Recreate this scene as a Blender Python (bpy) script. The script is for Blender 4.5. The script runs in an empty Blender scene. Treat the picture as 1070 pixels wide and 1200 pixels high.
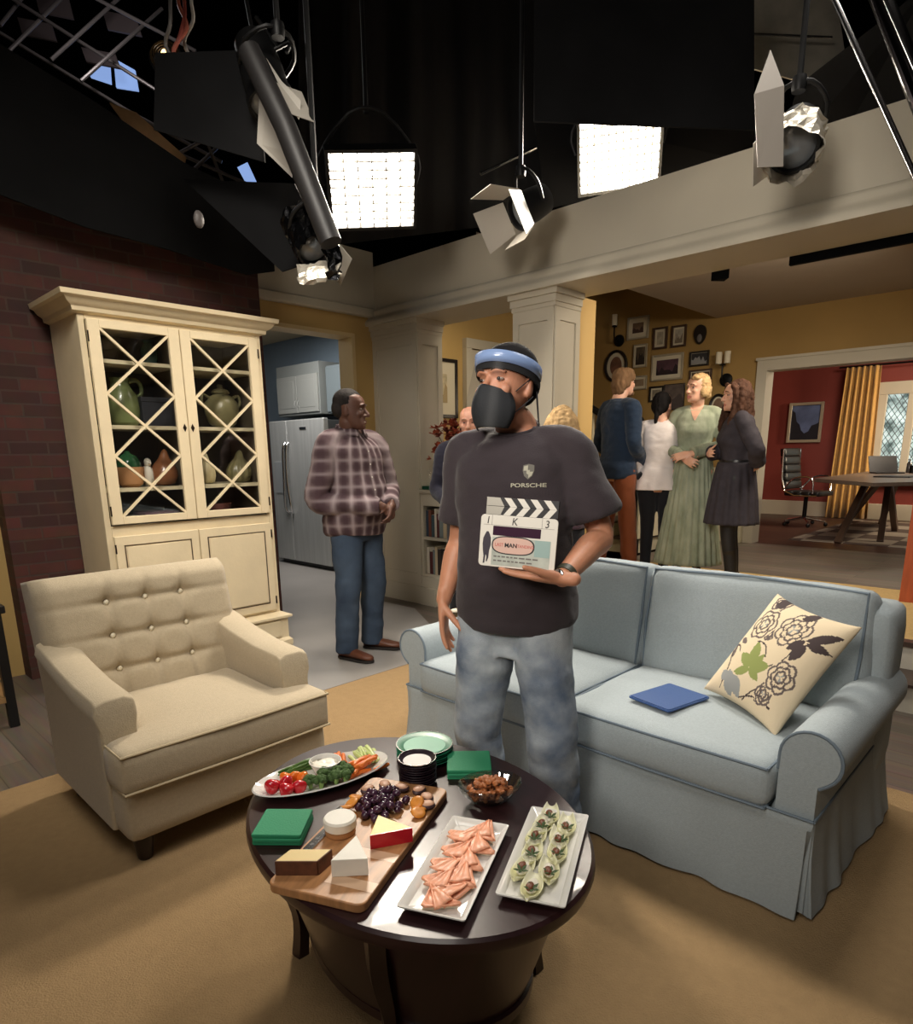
import bpy, math, random
import numpy as np
from mathutils import Vector, Matrix, Quaternion, noise as mnoise
from mathutils.bvhtree import BVHTree
random.seed(7)
sc = bpy.context.scene
COL = sc.collection
pi = math.pi
# ------------------------------------------------------------------ camera, world, light, exposure
YAW, PITCH, ROLL, CAMH = math.radians(44), math.atan((712 - 531.3) / 770), math.radians(0.7), 1.40
_fh = Vector((math.cos(YAW), math.sin(YAW), 0)); _r0 = Vector((math.sin(YAW), -math.cos(YAW), 0))
_f = _fh * math.cos(PITCH) - Vector((0, 0, math.sin(PITCH))); _u0 = _r0.cross(_f)
_r = _r0 * math.cos(ROLL) - _u0 * math.sin(ROLL); _u = _u0 * math.cos(ROLL) + _r0 * math.sin(ROLL)
cam = bpy.data.cameras.new('camera'); camo = bpy.data.objects.new('camera', cam); COL.objects.link(camo)
cam.sensor_fit = 'HORIZONTAL'; cam.sensor_width = 36; cam.lens = 36 * 770 / 1070; cam.shift_y = 112 / 1070
cam.clip_start = 0.02
camo.matrix_world = Matrix(((_r.x, _u.x, -_f.x, 0), (_r.y, _u.y, -_f.y, 0), (_r.z, _u.z, -_f.z, CAMH), (0, 0, 0, 1)))
sc.camera = camo
def P(px, py, d):                       # a point of the studio rig: direction from the survey station, at a depth in metres
    return Vector((0, 0, CAMH)) + (_f + _r * ((px - 535) / 770) - _u * ((py - 712) / 770)) * d
sc.view_settings.view_transform = 'Standard'; sc.view_settings.look = 'None'
sc.view_settings.gamma = 1; sc.view_settings.use_curve_mapping = False
sc.view_settings.exposure = 0.0
sc.cycles.use_denoising = True
sc.cycles.max_bounces = 6; sc.cycles.diffuse_bounces = 3; sc.cycles.transparent_max_bounces = 12
sc.cycles.sample_clamp_indirect = 6
w = bpy.data.worlds.new('world'); sc.world = w; w.use_nodes = True
w.node_tree.nodes['Background'].inputs[0].default_value = (1.0, 0.9, 0.8, 1)
w.node_tree.nodes['Background'].inputs[1].default_value = 0.035
def PYp(px, py, y):                     # the same, but on the upright plane at depth y into the set
    d = P(px, py, 1.0) - Vector((0, 0, CAMH)); return Vector((0, 0, CAMH)) + d * (y / d.y)
def area(name, loc, target, size, power, color=(1, .86, .68), spread=180, shape='SQUARE', sy=None):
    l = bpy.data.lights.new(name, 'AREA'); l.energy = power; l.color = color; l.size = size; l.spread = math.radians(spread)
    if sy: l.shape = 'RECTANGLE'; l.size_y = sy
    o = bpy.data.objects.new(name, l); COL.objects.link(o); o.location = loc
    o.rotation_euler = (Vector(target) - Vector(loc)).to_track_quat('-Z', 'Y').to_euler()
    return o
area('stage_key_light', (-0.3, 0.6, 4.0), (2.0, 2.2, .6), 1.4, 12, (1, .93, .84), 85)
area('stage_front_light', (-2.0, .4, 2.9), (4.2, 2.0, 1.4), 1.2, 21, (1, .92, .82), 62)
area('stage_left_light', (0.5, 1.6, 4.0), (1.7, 4.2, 1.1), .8, 19, (1, .93, .82), 75)
area('stage_back_light', (3.4, 1.2, 3.9), (2.1, 1.5, .4), .9, 16, (1, .94, .86), 80)
area('hall_light', (5.4, 1.4, 2.80), (5.9, 2.8, .9), .8, 55, (1, .86, .68), 170)
area('office_light', (10.0, 1.9, 3.0), (10.4, 2.8, .8), 1.0, 50, (1, .82, .64), 170)
area('office_window_sun', (10.9, -.5, 2.4), (11.0, 3.6, 1.1), .35, 60, (1, .80, .55), 120)
area('kitchen_light', (4.0, 6.6, 2.85), (4.2, 7.0, 0), .9, 50, (1, .96, .92), 170)
area('passage_light', (5.0, 4.3, 2.85), (4.9, 4.6, 0), .5, 6, (1, .86, .64), 170)

# ------------------------------------------------------------------ helpers
def lin(c):
    return tuple(((x / 255) / 12.92 if x / 255 <= .04045 else ((x / 255 + .055) / 1.055) ** 2.4) for x in c)
MATS = {}
def M(name, rgb, rough=.6, metal=0., nz=None, bump=None, sheen=0., emit=0., spec=.5, trans=0., coat=0., rgb2=None, stretch=None):
    """procedural principled material; nz=(scale, amount) mottles the colour, bump=(scale, strength)"""
    if name in MATS: return MATS[name]
    m = bpy.data.materials.new(name); MATS[name] = m; m.use_nodes = True
    nt = m.node_tree; b = nt.nodes['Principled BSDF']; c = lin(rgb)
    b.inputs['Base Color'].default_value = (*c, 1); b.inputs['Roughness'].default_value = rough; b.inputs['Metallic'].default_value = metal
    b.inputs['Specular IOR Level'].default_value = spec
    if sheen: b.inputs['Sheen Weight'].default_value = sheen
    if coat: b.inputs['Coat Weight'].default_value = coat
    if trans: b.inputs['Transmission Weight'].default_value = trans
    if emit:
        b.inputs['Emission Color'].default_value = (*c, 1); b.inputs['Emission Strength'].default_value = emit
    if nz or bump:
        tc = nt.nodes.new('ShaderNodeTexCoord'); mp = nt.nodes.new('ShaderNodeMapping'); nt.links.new(tc.outputs['Object'], mp.inputs[0])
        if stretch: mp.inputs['Scale'].default_value = stretch
    if nz:
        n = nt.nodes.new('ShaderNodeTexNoise'); n.inputs['Scale'].default_value = nz[0]; n.inputs['Detail'].default_value = 5
        nt.links.new(mp.outputs[0], n.inputs['Vector'])
        r = nt.nodes.new('ShaderNodeValToRGB'); a = nz[1]
        c2 = lin(rgb2) if rgb2 else tuple(min(1, x * (1 + a)) for x in c)
        c1 = c if rgb2 else tuple(x * (1 - a) for x in c)
        r.color_ramp.elements[0].position = .3; r.color_ramp.elements[1].position = .7
        r.color_ramp.elements[0].color = (*c1, 1); r.color_ramp.elements[1].color = (*c2, 1)
        nt.links.new(n.outputs['Fac'], r.inputs[0]); nt.links.new(r.outputs[0], b.inputs['Base Color'])
    if bump:
        n2 = nt.nodes.new('ShaderNodeTexNoise'); n2.inputs['Scale'].default_value = bump[0]; n2.inputs['Detail'].default_value = 4
        nt.links.new(mp.outputs[0], n2.inputs['Vector'])
        bp = nt.nodes.new('ShaderNodeBump'); bp.inputs['Strength'].default_value = bump[1]; bp.inputs['Distance'].default_value = .01
        nt.links.new(n2.outputs['Fac'], bp.inputs['Height']); nt.links.new(bp.outputs[0], b.inputs['Normal'])
    return m
def nodes(m): return m.node_tree.nodes, m.node_tree.links, m.node_tree.nodes['Principled BSDF']

def link(name, me, mat=None, parent=None, loc=None, rz=None, ang=40, bevel=0, smooth=True, subsurf=0):
    ob = bpy.data.objects.new(name, me); COL.objects.link(ob)
    if mat is not None:
        for m in (mat if isinstance(mat, (list, tuple)) else [mat]): me.materials.append(m)
    if parent: ob.parent = parent
    if loc is not None: ob.location = loc
    if rz is not None: ob.rotation_euler = (0, 0, rz)
    if smooth:
        me.shade_smooth()
        if ang < 180: me.set_sharp_from_angle(angle=math.radians(ang))
    if bevel:
        b = ob.modifiers.new('bevel', 'BEVEL'); b.width = bevel; b.segments = 2; b.limit_method = 'ANGLE'; b.angle_limit = math.radians(35); b.harden_normals = True
    if subsurf:
        s = ob.modifiers.new('subsurf', 'SUBSURF'); s.levels = subsurf; s.render_levels = subsurf
    return ob
def tag(o, label, cat, group=None, kind=None):
    if label: o['label'] = label
    if cat: o['category'] = cat
    if group: o['group'] = group
    if kind: o['kind'] = kind
    return o
def thing(name, label, cat, loc=(0, 0, 0), rz=0, group=None, kind=None):
    o = bpy.data.objects.new(name, None); COL.objects.link(o); o.location = loc; o.rotation_euler = (0, 0, rz)
    o.empty_display_size = .05
    return tag(o, label, cat, group, kind)
def cr(a, k, t):                        # catmull-rom over list a between k and k+1
    n = len(a); p0, p1, p2, p3 = a[max(k - 1, 0)], a[k], a[min(k + 1, n - 1)], a[min(k + 2, n - 1)]
    return .5 * ((2 * p1) + (-p0 + p2) * t + (2 * p0 - 5 * p1 + 4 * p2 - p3) * t * t + (-p0 + 3 * p1 - 3 * p2 + p3) * t ** 3)
class MB:
    def __init__(s): s.v = []; s.f = []; s.mi = []
    def add(s, v, f, mi=0, T=None):
        k = len(s.v)
        s.v += [tuple(T @ Vector(p)) for p in v] if T else [tuple(p) for p in v]
        s.f += [tuple(i + k for i in q) for q in f]; s.mi += [mi] * len(f); return s
    def box(s, x0, x1, y0, y1, z0, z1, mi=0, T=None):
        v = [(x, y, z) for z in (z0, z1) for x, y in ((x0, y0), (x1, y0), (x1, y1), (x0, y1))]
        return s.add(v, [(3, 2, 1, 0), (4, 5, 6, 7), (0, 1, 5, 4), (1, 2, 6, 5), (2, 3, 7, 6), (3, 0, 4, 7)], mi, T)
    def bar(s, a, b, w, h, mi=0, up=(0, 0, 1)):
        a, b = Vector(a), Vector(b); d = (b - a); L = d.length; d.normalize(); u = Vector(up)
        if abs(d.dot(u)) > .98: u = Vector((1, 0, 0))
        x = d.cross(u).normalized(); z = x.cross(d)
        T = Matrix(((x.x, d.x, z.x, a.x), (x.y, d.y, z.y, a.y), (x.z, d.z, z.z, a.z), (0, 0, 0, 1)))
        return s.box(-w / 2, w / 2, 0, L, -h / 2, h / 2, mi, T)
    def rings(s, R, mi=0, cap=True, closed=True, T=None):
        n = len(R[0]); v = [p for r in R for p in r]; f = []
        for i in range(len(R) - 1):
            for j in range(n if closed else n - 1):
                a, b = i * n + j, i * n + (j + 1) % n
                f.append((a, b, b + n, a + n))
        if cap:
            f.append(tuple(reversed(range(n)))); f.append(tuple(range((len(R) - 1) * n, len(R) * n)))
        return s.add(v, f, mi, T)
    def lathe(s, prof, n=32, c=(0, 0, 0), mi=0, sx=1, sy=1, T=None, cap=True):
        R = [[(c[0] + r * sx * math.cos(2 * pi * j / n), c[1] + r * sy * math.sin(2 * pi * j / n), c[2] + z) for j in range(n)] for r, z in prof]
        return s.rings(R, mi, cap, True, T)
    def chain(s, pts, rad, n=14, sub=4, side=None, round0=True, round1=True, mi=0):
        pts = [Vector(p) for p in pts]; rd = [Vector((r, r)) if not isinstance(r, (tuple, list)) else Vector(r) for r in rad]
        Q, Rr = [], []
        if len(pts) == 2 and sub > 1: pts = [pts[0], (pts[0] + pts[1]) / 2, pts[1]]; rd = [rd[0], (rd[0] + rd[1]) / 2, rd[1]]
        for k in range(len(pts) - 1):
            for i in range(sub):
                Q.append(cr(pts, k, i / sub)); Rr.append(cr(rd, k, i / sub))
        Q.append(pts[-1]); Rr.append(rd[-1])
        m = len(Q); tang = [(Q[min(i + 1, m - 1)] - Q[max(i - 1, 0)]).normalized() for i in range(m)]
        s0 = Vector(side) if side else (Vector((1, 0, 0)) if abs(tang[0].x) < .8 else Vector((0, 1, 0)))
        rings = []
        def ring(c, t, r, s0):
            x = (s0 - t * s0.dot(t)).normalized(); y = t.cross(x)
            return [tuple(c + x * (r[0] * math.cos(2 * pi * j / n)) + y * (r[1] * math.sin(2 * pi * j / n))) for j in range(n)], x
        x = s0
        if round0:
            for a in (80, 55, 28):
                a = math.radians(a); rings.append(ring(Q[0] - tang[0] * (max(Rr[0]) * math.sin(a) * .8), tang[0], Rr[0] * math.cos(a), s0)[0])
        for i in range(m):
            rg, x = ring(Q[i], tang[i], Rr[i], x if not side else s0); rings.append(rg)
        if round1:
            for a in (28, 55, 80):
                a = math.radians(a); rings.append(ring(Q[-1] + tang[-1] * (max(Rr[-1]) * math.sin(a) * .8), tang[-1], Rr[-1] * math.cos(a), x if not side else s0)[0])
        return s.rings(rings, mi)
    def tube(s, pts, r, n=8, sub=1, mi=0): return s.chain(pts, [r] * len(pts), n, sub, None, False, False, mi)
    def ell(s, c, r, n=20, m=12, R=None, mi=0):
        R = R or Matrix.Identity(3); c = Vector(c); rings = []
        for i in range(m + 1):
            a = -pi / 2 + pi * min(max(i / m, .004), .996); rings.append([tuple(c + R @ Vector((r[0] * math.cos(a) * math.cos(2 * pi * j / n), r[1] * math.cos(a) * math.sin(2 * pi * j / n), r[2] * math.sin(a)))) for j in range(n)])
        return s.rings(rings, mi)
    def prism(s, o, z0, z1, mi=0, T=None):
        n = len(o); v = [(x, y, z0) for x, y in o] + [(x, y, z1) for x, y in o]
        return s.add(v, [tuple(reversed(range(n))), tuple(range(n, 2 * n))] + [(i, (i + 1) % n, n + (i + 1) % n, n + i) for i in range(n)], mi, T)
    def mesh(s, name='m'):
        me = bpy.data.meshes.new(name); me.from_pydata(s.v, [], s.f); me.polygons.foreach_set('material_index', s.mi); me.update(); return me
    def build(s, name, mat, parent=None, **k): return link(name, s.mesh(name), mat, parent, **k)
    def remesh(s, vox, it=4, fac=.5, name='m'):
        me = s.mesh(name); ob = bpy.data.objects.new('tmp', me); COL.objects.link(ob)
        r = ob.modifiers.new('r', 'REMESH'); r.mode = 'VOXEL'; r.voxel_size = vox; r.adaptivity = 0
        if it:
            q = ob.modifiers.new('s', 'SMOOTH'); q.factor = fac; q.iterations = it
        dg = bpy.context.evaluated_depsgraph_get(); m2 = bpy.data.meshes.new_from_object(ob.evaluated_get(dg))
        bpy.data.objects.remove(ob); bpy.data.meshes.remove(me); m2.name = name; return m2
def getv(me):
    a = np.empty(len(me.vertices) * 3, np.float32); me.vertices.foreach_get('co', a); return a.reshape(-1, 3)
def setv(me, a): me.vertices.foreach_set('co', a.astype(np.float32).ravel()); me.update()
def getn(me):
    a = np.empty(len(me.vertices) * 3, np.float32); me.vertices.foreach_get('normal', a); return a.reshape(-1, 3)
def wrinkle(me, amp, scale=(8, 8, 14), seed=0, mask=None):
    v = getv(me); n = getn(me); S = Vector(scale)
    d = np.array([mnoise.noise(Vector((p[0] * S.x + seed, p[1] * S.y, p[2] * S.z))) + .5 * mnoise.noise(Vector((p[0] * S.x * 2.1, p[1] * S.y * 2.1 + seed, p[2] * S.z * 2.1))) for p in v]) * amp
    if mask is not None: d = d * mask(v)
    setv(me, v + n * d[:, None])
def rrect(w, h, r, n=5):
    o = []
    for cx, cy, a0 in ((w / 2 - r, h / 2 - r, 0), (-w / 2 + r, h / 2 - r, 90), (-w / 2 + r, -h / 2 + r, 180), (w / 2 - r, -h / 2 + r, 270)):
        for i in range(n + 1):
            a = math.radians(a0 + 90 * i / n); o.append((cx + r * math.cos(a), cy + r * math.sin(a)))
    return o
def frame_from(c, x, y):                # matrix with given x,y axes
    x = Vector(x).normalized(); z = x.cross(Vector(y)).normalized(); y = z.cross(x); c = Vector(c)
    return Matrix(((x.x, y.x, z.x, c.x), (x.y, y.y, z.y, c.y), (x.z, y.z, z.z, c.z), (0, 0, 0, 1)))
def text_mb(txt, size, mb, T, mi=0, depth=.0006, sx=1, shear=0, bold=0):
    cu = bpy.data.curves.new('t', 'FONT'); cu.body = txt; cu.size = size; cu.extrude = depth; cu.align_x = 'CENTER'; cu.align_y = 'CENTER'; cu.shear = shear; cu.offset = bold
    ob = bpy.data.objects.new('t', cu); COL.objects.link(ob); dg = bpy.context.evaluated_depsgraph_get()
    me = bpy.data.meshes.new_from_object(ob.evaluated_get(dg)); v = [(p.co.x * sx, p.co.y, p.co.z) for p in me.vertices]
    mb.add(v, [tuple(p.vertices) for p in me.polygons], mi, T)
    bpy.data.objects.remove(ob); bpy.data.curves.remove(cu); bpy.data.meshes.remove(me)
def copy_tree(o, parent=None):
    c = o.copy(); COL.objects.link(c)
    if parent: c.parent = parent
    for ch in list(o.children): copy_tree(ch, c)
    return c
def S(name, mb, mat, **k):              # a piece of the setting
    o = mb.build(name, mat, **k); o['kind'] = 'structure'; return o
# ------------------------------------------------------------------ setting: materials
def brick_mat():
    m = M('red_brick', (94, 52, 46), .8); N, L, b = nodes(m)
    tc = N.new('ShaderNodeTexCoord'); mp = N.new('ShaderNodeMapping'); L.new(tc.outputs['Object'], mp.inputs[0])
    mp.inputs['Rotation'].default_value = (-pi / 2, 0, 0)
    sx = N.new('ShaderNodeSeparateXYZ'); L.new(tc.outputs['Object'], sx.inputs[0])
    ad = N.new('ShaderNodeMath'); ad.operation = 'ADD'; L.new(sx.outputs[0], ad.inputs[0]); L.new(sx.outputs[1], ad.inputs[1])
    cb = N.new('ShaderNodeCombineXYZ'); L.new(ad.outputs[0], cb.inputs[0]); L.new(sx.outputs[2], cb.inputs[1])
    t = N.new('ShaderNodeTexBrick'); L.new(cb.outputs[0], t.inputs['Vector']); t.inputs['Scale'].default_value = 1
    t.inputs['Brick Width'].default_value = .21; t.inputs['Row Height'].default_value = .075; t.inputs['Mortar Size'].default_value = .006
    t.inputs['Color1'].default_value = (*lin((86, 47, 40)), 1); t.inputs['Color2'].default_value = (*lin((60, 35, 32)), 1); t.inputs['Mortar'].default_value = (*lin((74, 54, 48)), 1)
    n = N.new('ShaderNodeTexNoise'); n.inputs['Scale'].default_value = 9; n.inputs['Detail'].default_value = 6; L.new(tc.outputs['Object'], n.inputs['Vector'])
    mx = N.new('ShaderNodeMix'); mx.data_type = 'RGBA'; mx.blend_type = 'OVERLAY'; mx.inputs[0].default_value = .35
    L.new(t.outputs['Color'], mx.inputs[6]); L.new(n.outputs['Color'], mx.inputs[7]); L.new(mx.outputs[2], b.inputs['Base Color'])
    bp = N.new('ShaderNodeBump'); bp.inputs['Strength'].default_value = .5; bp.inputs['Distance'].default_value = .006; bp.invert = True
    L.new(t.outputs['Fac'], bp.inputs['Height']); L.new(bp.outputs[0], b.inputs['Normal']); return m
def plank_mat(name, c1, c2, rough=.4, along='X', w=.13):
    m = M(name, c1, rough); N, L, b = nodes(m)
    tc = N.new('ShaderNodeTexCoord'); mp = N.new('ShaderNodeMapping'); L.new(tc.outputs['Object'], mp.inputs[0])
    if along == 'Y': mp.inputs['Rotation'].default_value = (0, 0, pi / 2)
    t = N.new('ShaderNodeTexBrick'); L.new(mp.outputs[0], t.inputs['Vector']); t.inputs['Scale'].default_value = 1
    t.inputs['Brick Width'].default_value = 1.4; t.inputs['Row Height'].default_value = w; t.inputs['Mortar Size'].default_value = .0025
    t.inputs['Color1'].default_value = (*lin(c1), 1); t.inputs['Color2'].default_value = (*lin(c2), 1); t.inputs['Mortar'].default_value = (*[x * .4 for x in lin(c1)], 1)
    n = N.new('ShaderNodeTexNoise'); n.inputs['Scale'].default_value = 3; n.inputs['Detail'].default_value = 7
    m2 = N.new('ShaderNodeMapping'); L.new(mp.outputs[0], m2.inputs[0]); m2.inputs['Scale'].default_value = (1, 14, 1); L.new(m2.outputs[0], n.inputs['Vector'])
    mx = N.new('ShaderNodeMix'); mx.data_type = 'RGBA'; mx.blend_type = 'OVERLAY'; mx.inputs[0].default_value = .4
    L.new(t.outputs['Color'], mx.inputs[6]); L.new(n.outputs['Color'], mx.inputs[7]); L.new(mx.outputs[2], b.inputs['Base Color']); return m
BRICK = brick_mat()
YEL = M('ochre_wall_paint', (190, 158, 98), .7, nz=(2, .06))
WHT = M('cream_wall_paint', (196, 188, 170), .55, nz=(1.5, .05))
BEIGE = M('taupe_ceiling_paint', (180, 166, 150), .8, nz=(1.2, .05))
BLUE = M('blue_kitchen_paint', (120, 136, 150), .7, nz=(2, .05))
RED = M('red_office_paint', (130, 56, 48), .6, nz=(2, .08))
BLACK = M('black_studio_cloth', (14, 14, 15), .95, nz=(3, .3), spec=.1)
CARPET = M('tan_carpet', (160, 133, 97), .95, nz=(30, .05), bump=(220, .5), spec=.1)
WOODG = plank_mat('grey_brown_planks', (112, 100, 90), (94, 84, 76), .38, 'Y')
WOODH = plank_mat('hall_planks', (132, 120, 108), (112, 102, 92), .45, 'Y')
WOODO = plank_mat('office_planks', (84, 58, 46), (70, 48, 40), .4, 'Y')
LITGREY = M('grey_lit_floor', (150, 146, 142), .35, nz=(1.2, .12))
DARKW = M('dark_tread_wood', (70, 54, 46), .35, nz=(6, .2), stretch=(1, 12, 1))
# ------------------------------------------------------------------ setting: shell
S('floor', MB().box(-4, 14, -4, 14, -.1, 0), WOODG)
S('floor_kitchen_lit', MB().prism([(2.1, 3.22), (3.3, 3.22), (4.0, 4.4), (4.0, 5.2), (5.4, 5.2), (5.4, 11), (1.0, 11), (1.0, 5.2), (2.85, 4.9), (2.1, 4.2)], -.02, .004), LITGREY, smooth=False)  # kitchen floor, plus a pale tongue painting light on the planks before it
S('floor_hall', MB().box(4.37, 6.02, -3, 3.41, 0, .32), M('tan_runner_carpet', (204, 174, 122), .9, nz=(40, .08), spec=.1))
S('floor_landing', MB().box(6.02, 8.05, -3, 3.41, 0, .322), WOODH)
S('floor_office', MB().box(8.05, 12.2, -3, 6, 0, .318), WOODO)
S('trim_stair_nosing', MB().box(4.34, 4.42, -3, 3.0, .30, .328), DARKW)
S('stairs', MB().box(4.09, 4.375, -3, 3.0, 0, .15), M('white_riser_paint', (214, 208, 194), .5))
S('trim_stair_tread', MB().box(4.06, 4.375, -3, 3.0, .15, .166), DARKW)
S('trim_stair_riser', MB().box(4.362, 4.368, -3, 3.0, .166, .30), MATS['white_riser_paint'])
# brick wall and what lies past its left end
S('wall_left', MB().box(1.0, 2.86, 4.80, 4.98, 0, 3.3), BRICK)
S('wall_far_left', MB().box(-2.6, 1.0, 4.97, 5.08, 0, 3.1), YEL)
# kitchen opening: header, pilaster
kh = MB().box(2.86, 4.2, 5.10, 5.28, 2.465, 2.63)
S('wall_kitchen_header', kh, YEL)
S('wall_kitchen_frieze', MB().box(2.86, 4.2, 5.06, 5.28, 2.66, 3.18), WHT)
S('trim_kitchen_cornice', MB().box(2.86, 4.2, 5.03, 5.10, 2.625, 2.70), WHT, bevel=.012)
S('trim_kitchen_casing', MB().box(2.86, 3.975, 5.085, 5.29, 2.44, 2.472).box(3.94, 3.975, 5.085, 5.29, 0, 2.44), M('pale_casing_paint', (214, 190, 140), .5))
S('wall_kitchen_pilaster', MB().box(3.97, 4.2, 5.10, 5.28, 0, 2.465), YEL)
S('baseboard_kitchen', MB().box(3.95, 4.2, 5.07, 5.10, 0, .16), WHT, bevel=.008)
S('wall_kitchen_right', MB().box(5.4, 5.5, 5.28, 11, 0, 2.96), BLUE)
S('wall_kitchen_back', MB().box(1, 5.5, 11, 11.1, 0, 2.96), BLUE)
S('ceiling_kitchen', MB().box(1, 5.5, 5.28, 11.1, 2.96, 3.05), M('cream_ceiling_paint', (206, 192, 160), .8))
# long beam wall with cornice
bw = MB()
bw.box(4.2, 4.62, -4, 5.3, 2.552, 3.06)
S('wall_beam', bw, WHT)
cn = MB()
prof = [(4.2, 2.70), (4.17, 2.69), (4.155, 2.665), (4.165, 2.645), (4.15, 2.62), (4.125, 2.60), (4.11, 2.575), (4.115, 2.55), (4.2, 2.55)]
cn.rings([[(x, y, z) for x, z in prof] for y in (-4, 5.1)])
S('trim_beam_cornice', cn, WHT, ang=60)
# columns (recessed panel on each face)
def column(name, x0, x1, y0, y1, z1):
    m = MB().box(x0, x1, y0, y1, 0, z1)
    def stile(a, b, horiz_axis, fixed, z0, zz):
        t = .012; wdt = .055
        if horiz_axis == 'y':
            m.box(fixed - t, fixed, a, a + wdt, z0, zz); m.box(fixed - t, fixed, b - wdt, b, z0, zz); m.box(fixed - t, fixed, a + wdt, b - wdt, zz - .09, zz); m.box(fixed - t, fixed, a + wdt, b - wdt, z0, z0 + .09)
        else:
            m.box(a, a + wdt, fixed - t, fixed, z0, zz); m.box(b - wdt, b, fixed - t, fixed, z0, zz); m.box(a + wdt, b - wdt, fixed - t, fixed, zz - .09, zz); m.box(a + wdt, b - wdt, fixed - t, fixed, z0, z0 + .09)
    stile(y0 + .001, y1, 'y', x0, .2, z1 - .12); stile(x0 + .001, x1, 'x', y0, .2, z1 - .12)
    for z0, z, e in ((0, .17, .022), (.17, .20, .012), (z1 - .12, z1 - .09, .018), (z1 - .09, z1 - .04, .03), (z1 - .04, z1, .048)):
        m.box(x0 - e, x1, y0 - e, y1 + e * .5, z0, z)
    return S(name, m, WHT, smooth=False)
column('column', 4.2, 4.50, 4.50, 5.10, 2.552)
column('column', 4.2, 4.515, 3.03, 3.41, 2.552)
S('wall_column_stub', MB().box(4.515, 4.79, 3.06, 3.42, 0, 2.552), M('lit_ochre_paint', (222, 186, 120), .7))  # brighter ochre paints in the light on this wall end
S('baseboard_column', MB().box(4.17, 4.2, 4.3, 4.5, 0, .17), WHT)
# passage behind the bookcase
S('wall_passage_left', MB().box(4.5, 6.7, 5.15, 5.27, 0, 3.0), YEL)
S('wall_passage_back', MB().box(6.6, 6.7, 4.66, 5.15, 0, 3.0), YEL)
S('door_1', MB().box(5.56, 6.4, 5.10, 5.15, .0, 2.49).box(5.47, 5.56, 5.085, 5.15, 0, 2.5).box(5.47, 6.5, 5.085, 5.15, 2.5, 2.6), WHT, bevel=.004)
# upper hall: gallery wall, office wall, ceiling
GAL = M('gallery_ochre_paint', (166, 134, 78), .75, nz=(2, .06))
S('wall_gallery', MB().box(8.05, 8.2, 2.90, 5.6, .32, 3.9), GAL)
S('wall_stair_end', MB().box(6.3, 8.2, 5.55, 5.65, .32, 3.8), GAL)
S('wall_office_front', MB().box(8.05, 8.2, -3, 2.90, 2.33, 2.9), GAL)
S('ceiling_hall', MB().box(4.62, 8.2, -4, 3.5, 2.9, 2.98), BEIGE)
S('ceiling_stairwell', MB().prism([(3.41, 2.9), (5.6, 3.826), (5.6, 3.88), (3.41, 2.96)], 0, 1.85, 0, Matrix(((0, 0, 1, 6.2), (1, 0, 0, 0), (0, 1, 0, 0), (0, 0, 0, 1)))), BEIGE)
oc = MB().box(8.0, 8.22, 2.86, 2.97, .32, 2.26).box(8.0, 8.22, -3, 2.97, 2.26, 2.37).box(7.985, 8.22, -3, 2.985, 2.37, 2.40)
S('trim_office_casing', oc, WHT)
S('trim_wainscot', MB().box(7.96, 8.05, 2.975, 3.41, .50, 1.20).box(7.94, 8.05, 2.975, 3.41, .32, .50), M('pale_wainscot_paint', (216, 208, 180), .5), bevel=.006)
WAIN = MATS['pale_wainscot_paint']
st = MB(); stt = MB()
for i in range(8):
    st.box(6.42, 8.05, 3.50 + .28 * i, 5.55, .32 + .17 * i, .32 + .17 * (i + 1) - .025); stt.box(6.38, 8.05, 3.47 + .28 * i, min(3.80 + .28 * i, 5.55), .32 + .17 * (i + 1) - .025, .32 + .17 * (i + 1))
S('stairs_upper', st, WAIN); S('trim_upper_treads', stt, DARKW)
S('trim_stair_knee_wall', MB().box(6.34, 6.98, 3.44, 3.53, .49, 1.50), WAIN, bevel=.004)
S('trim_knee_wall_cap', MB().box(6.31, 7.0, 3.41, 3.56, 1.50, 1.535), DARKW)
S('gap_shade_strip', MB().box(4.625, 4.66, -4, 1.58, 2.505, 2.66), BLACK)  # black box stands in for the dark open gap between ceiling and beam
S('notch_shade_patch', MB().prism([(4.63, 1.95), (4.70, 2.01), (4.63, 2.07)], 2.50, 2.56), BLACK)  # black wedge painting the darkness of a small ceiling opening
# office
S('wall_office_back', MB().box(11.95, 12.1, 3.0, 6, .32, 3.1).box(11.95, 12.1, -3, 3.0, .32, .9).box(11.95, 12.1, -3, 2.55, 2.36, 3.1).box(11.95, 12.1, 2.55, 3.0, 2.55, 3.1).box(11.95, 12.1, 2.55, 3.0, .9, 2.55), RED)
S('wall_office_left', MB().box(8.2, 12.1, 5.4, 5.5, .32, 3.1), RED)
S('ceiling_office', MB().box(8.2, 12.1, -3, 5.5, 3.1, 3.15), M('dark_office_ceiling', (70, 40, 34), .8))
S('baseboard_office', MB().box(11.91, 11.95, -3, 5.4, .32, .56), WHT, bevel=.006)
# black masking above and behind the set
S('wall_studio_back', MB().box(13.2, 13.3, -6, 14, 0, 9), BLACK)
S('wall_studio_left', MB().box(-6, 14, 13.0, 13.1, 0, 9), BLACK)
S('ceiling_studio', MB().box(-6, 14, -6, 14, 8.4, 8.5), BLACK)
# far-left and right edge pieces
S('door_2', MB().box(5.55, 5.63, .80, .915, .32, 1.10), M('orange_wood', (176, 84, 44), .45, nz=(5, .15), stretch=(8, 8, 1)), bevel=.004)
# ------------------------------------------------------------------ rug
rg = MB().prism([(-3.2, -3.2), (3.065, -3.2), (3.065, 3.2), (-3.2, 3.2)], .0, .012)
tag(rg.build('rug', CARPET, bevel=.004), 'large tan carpet rug under the sofa, armchair and oval table', 'rug')
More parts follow.
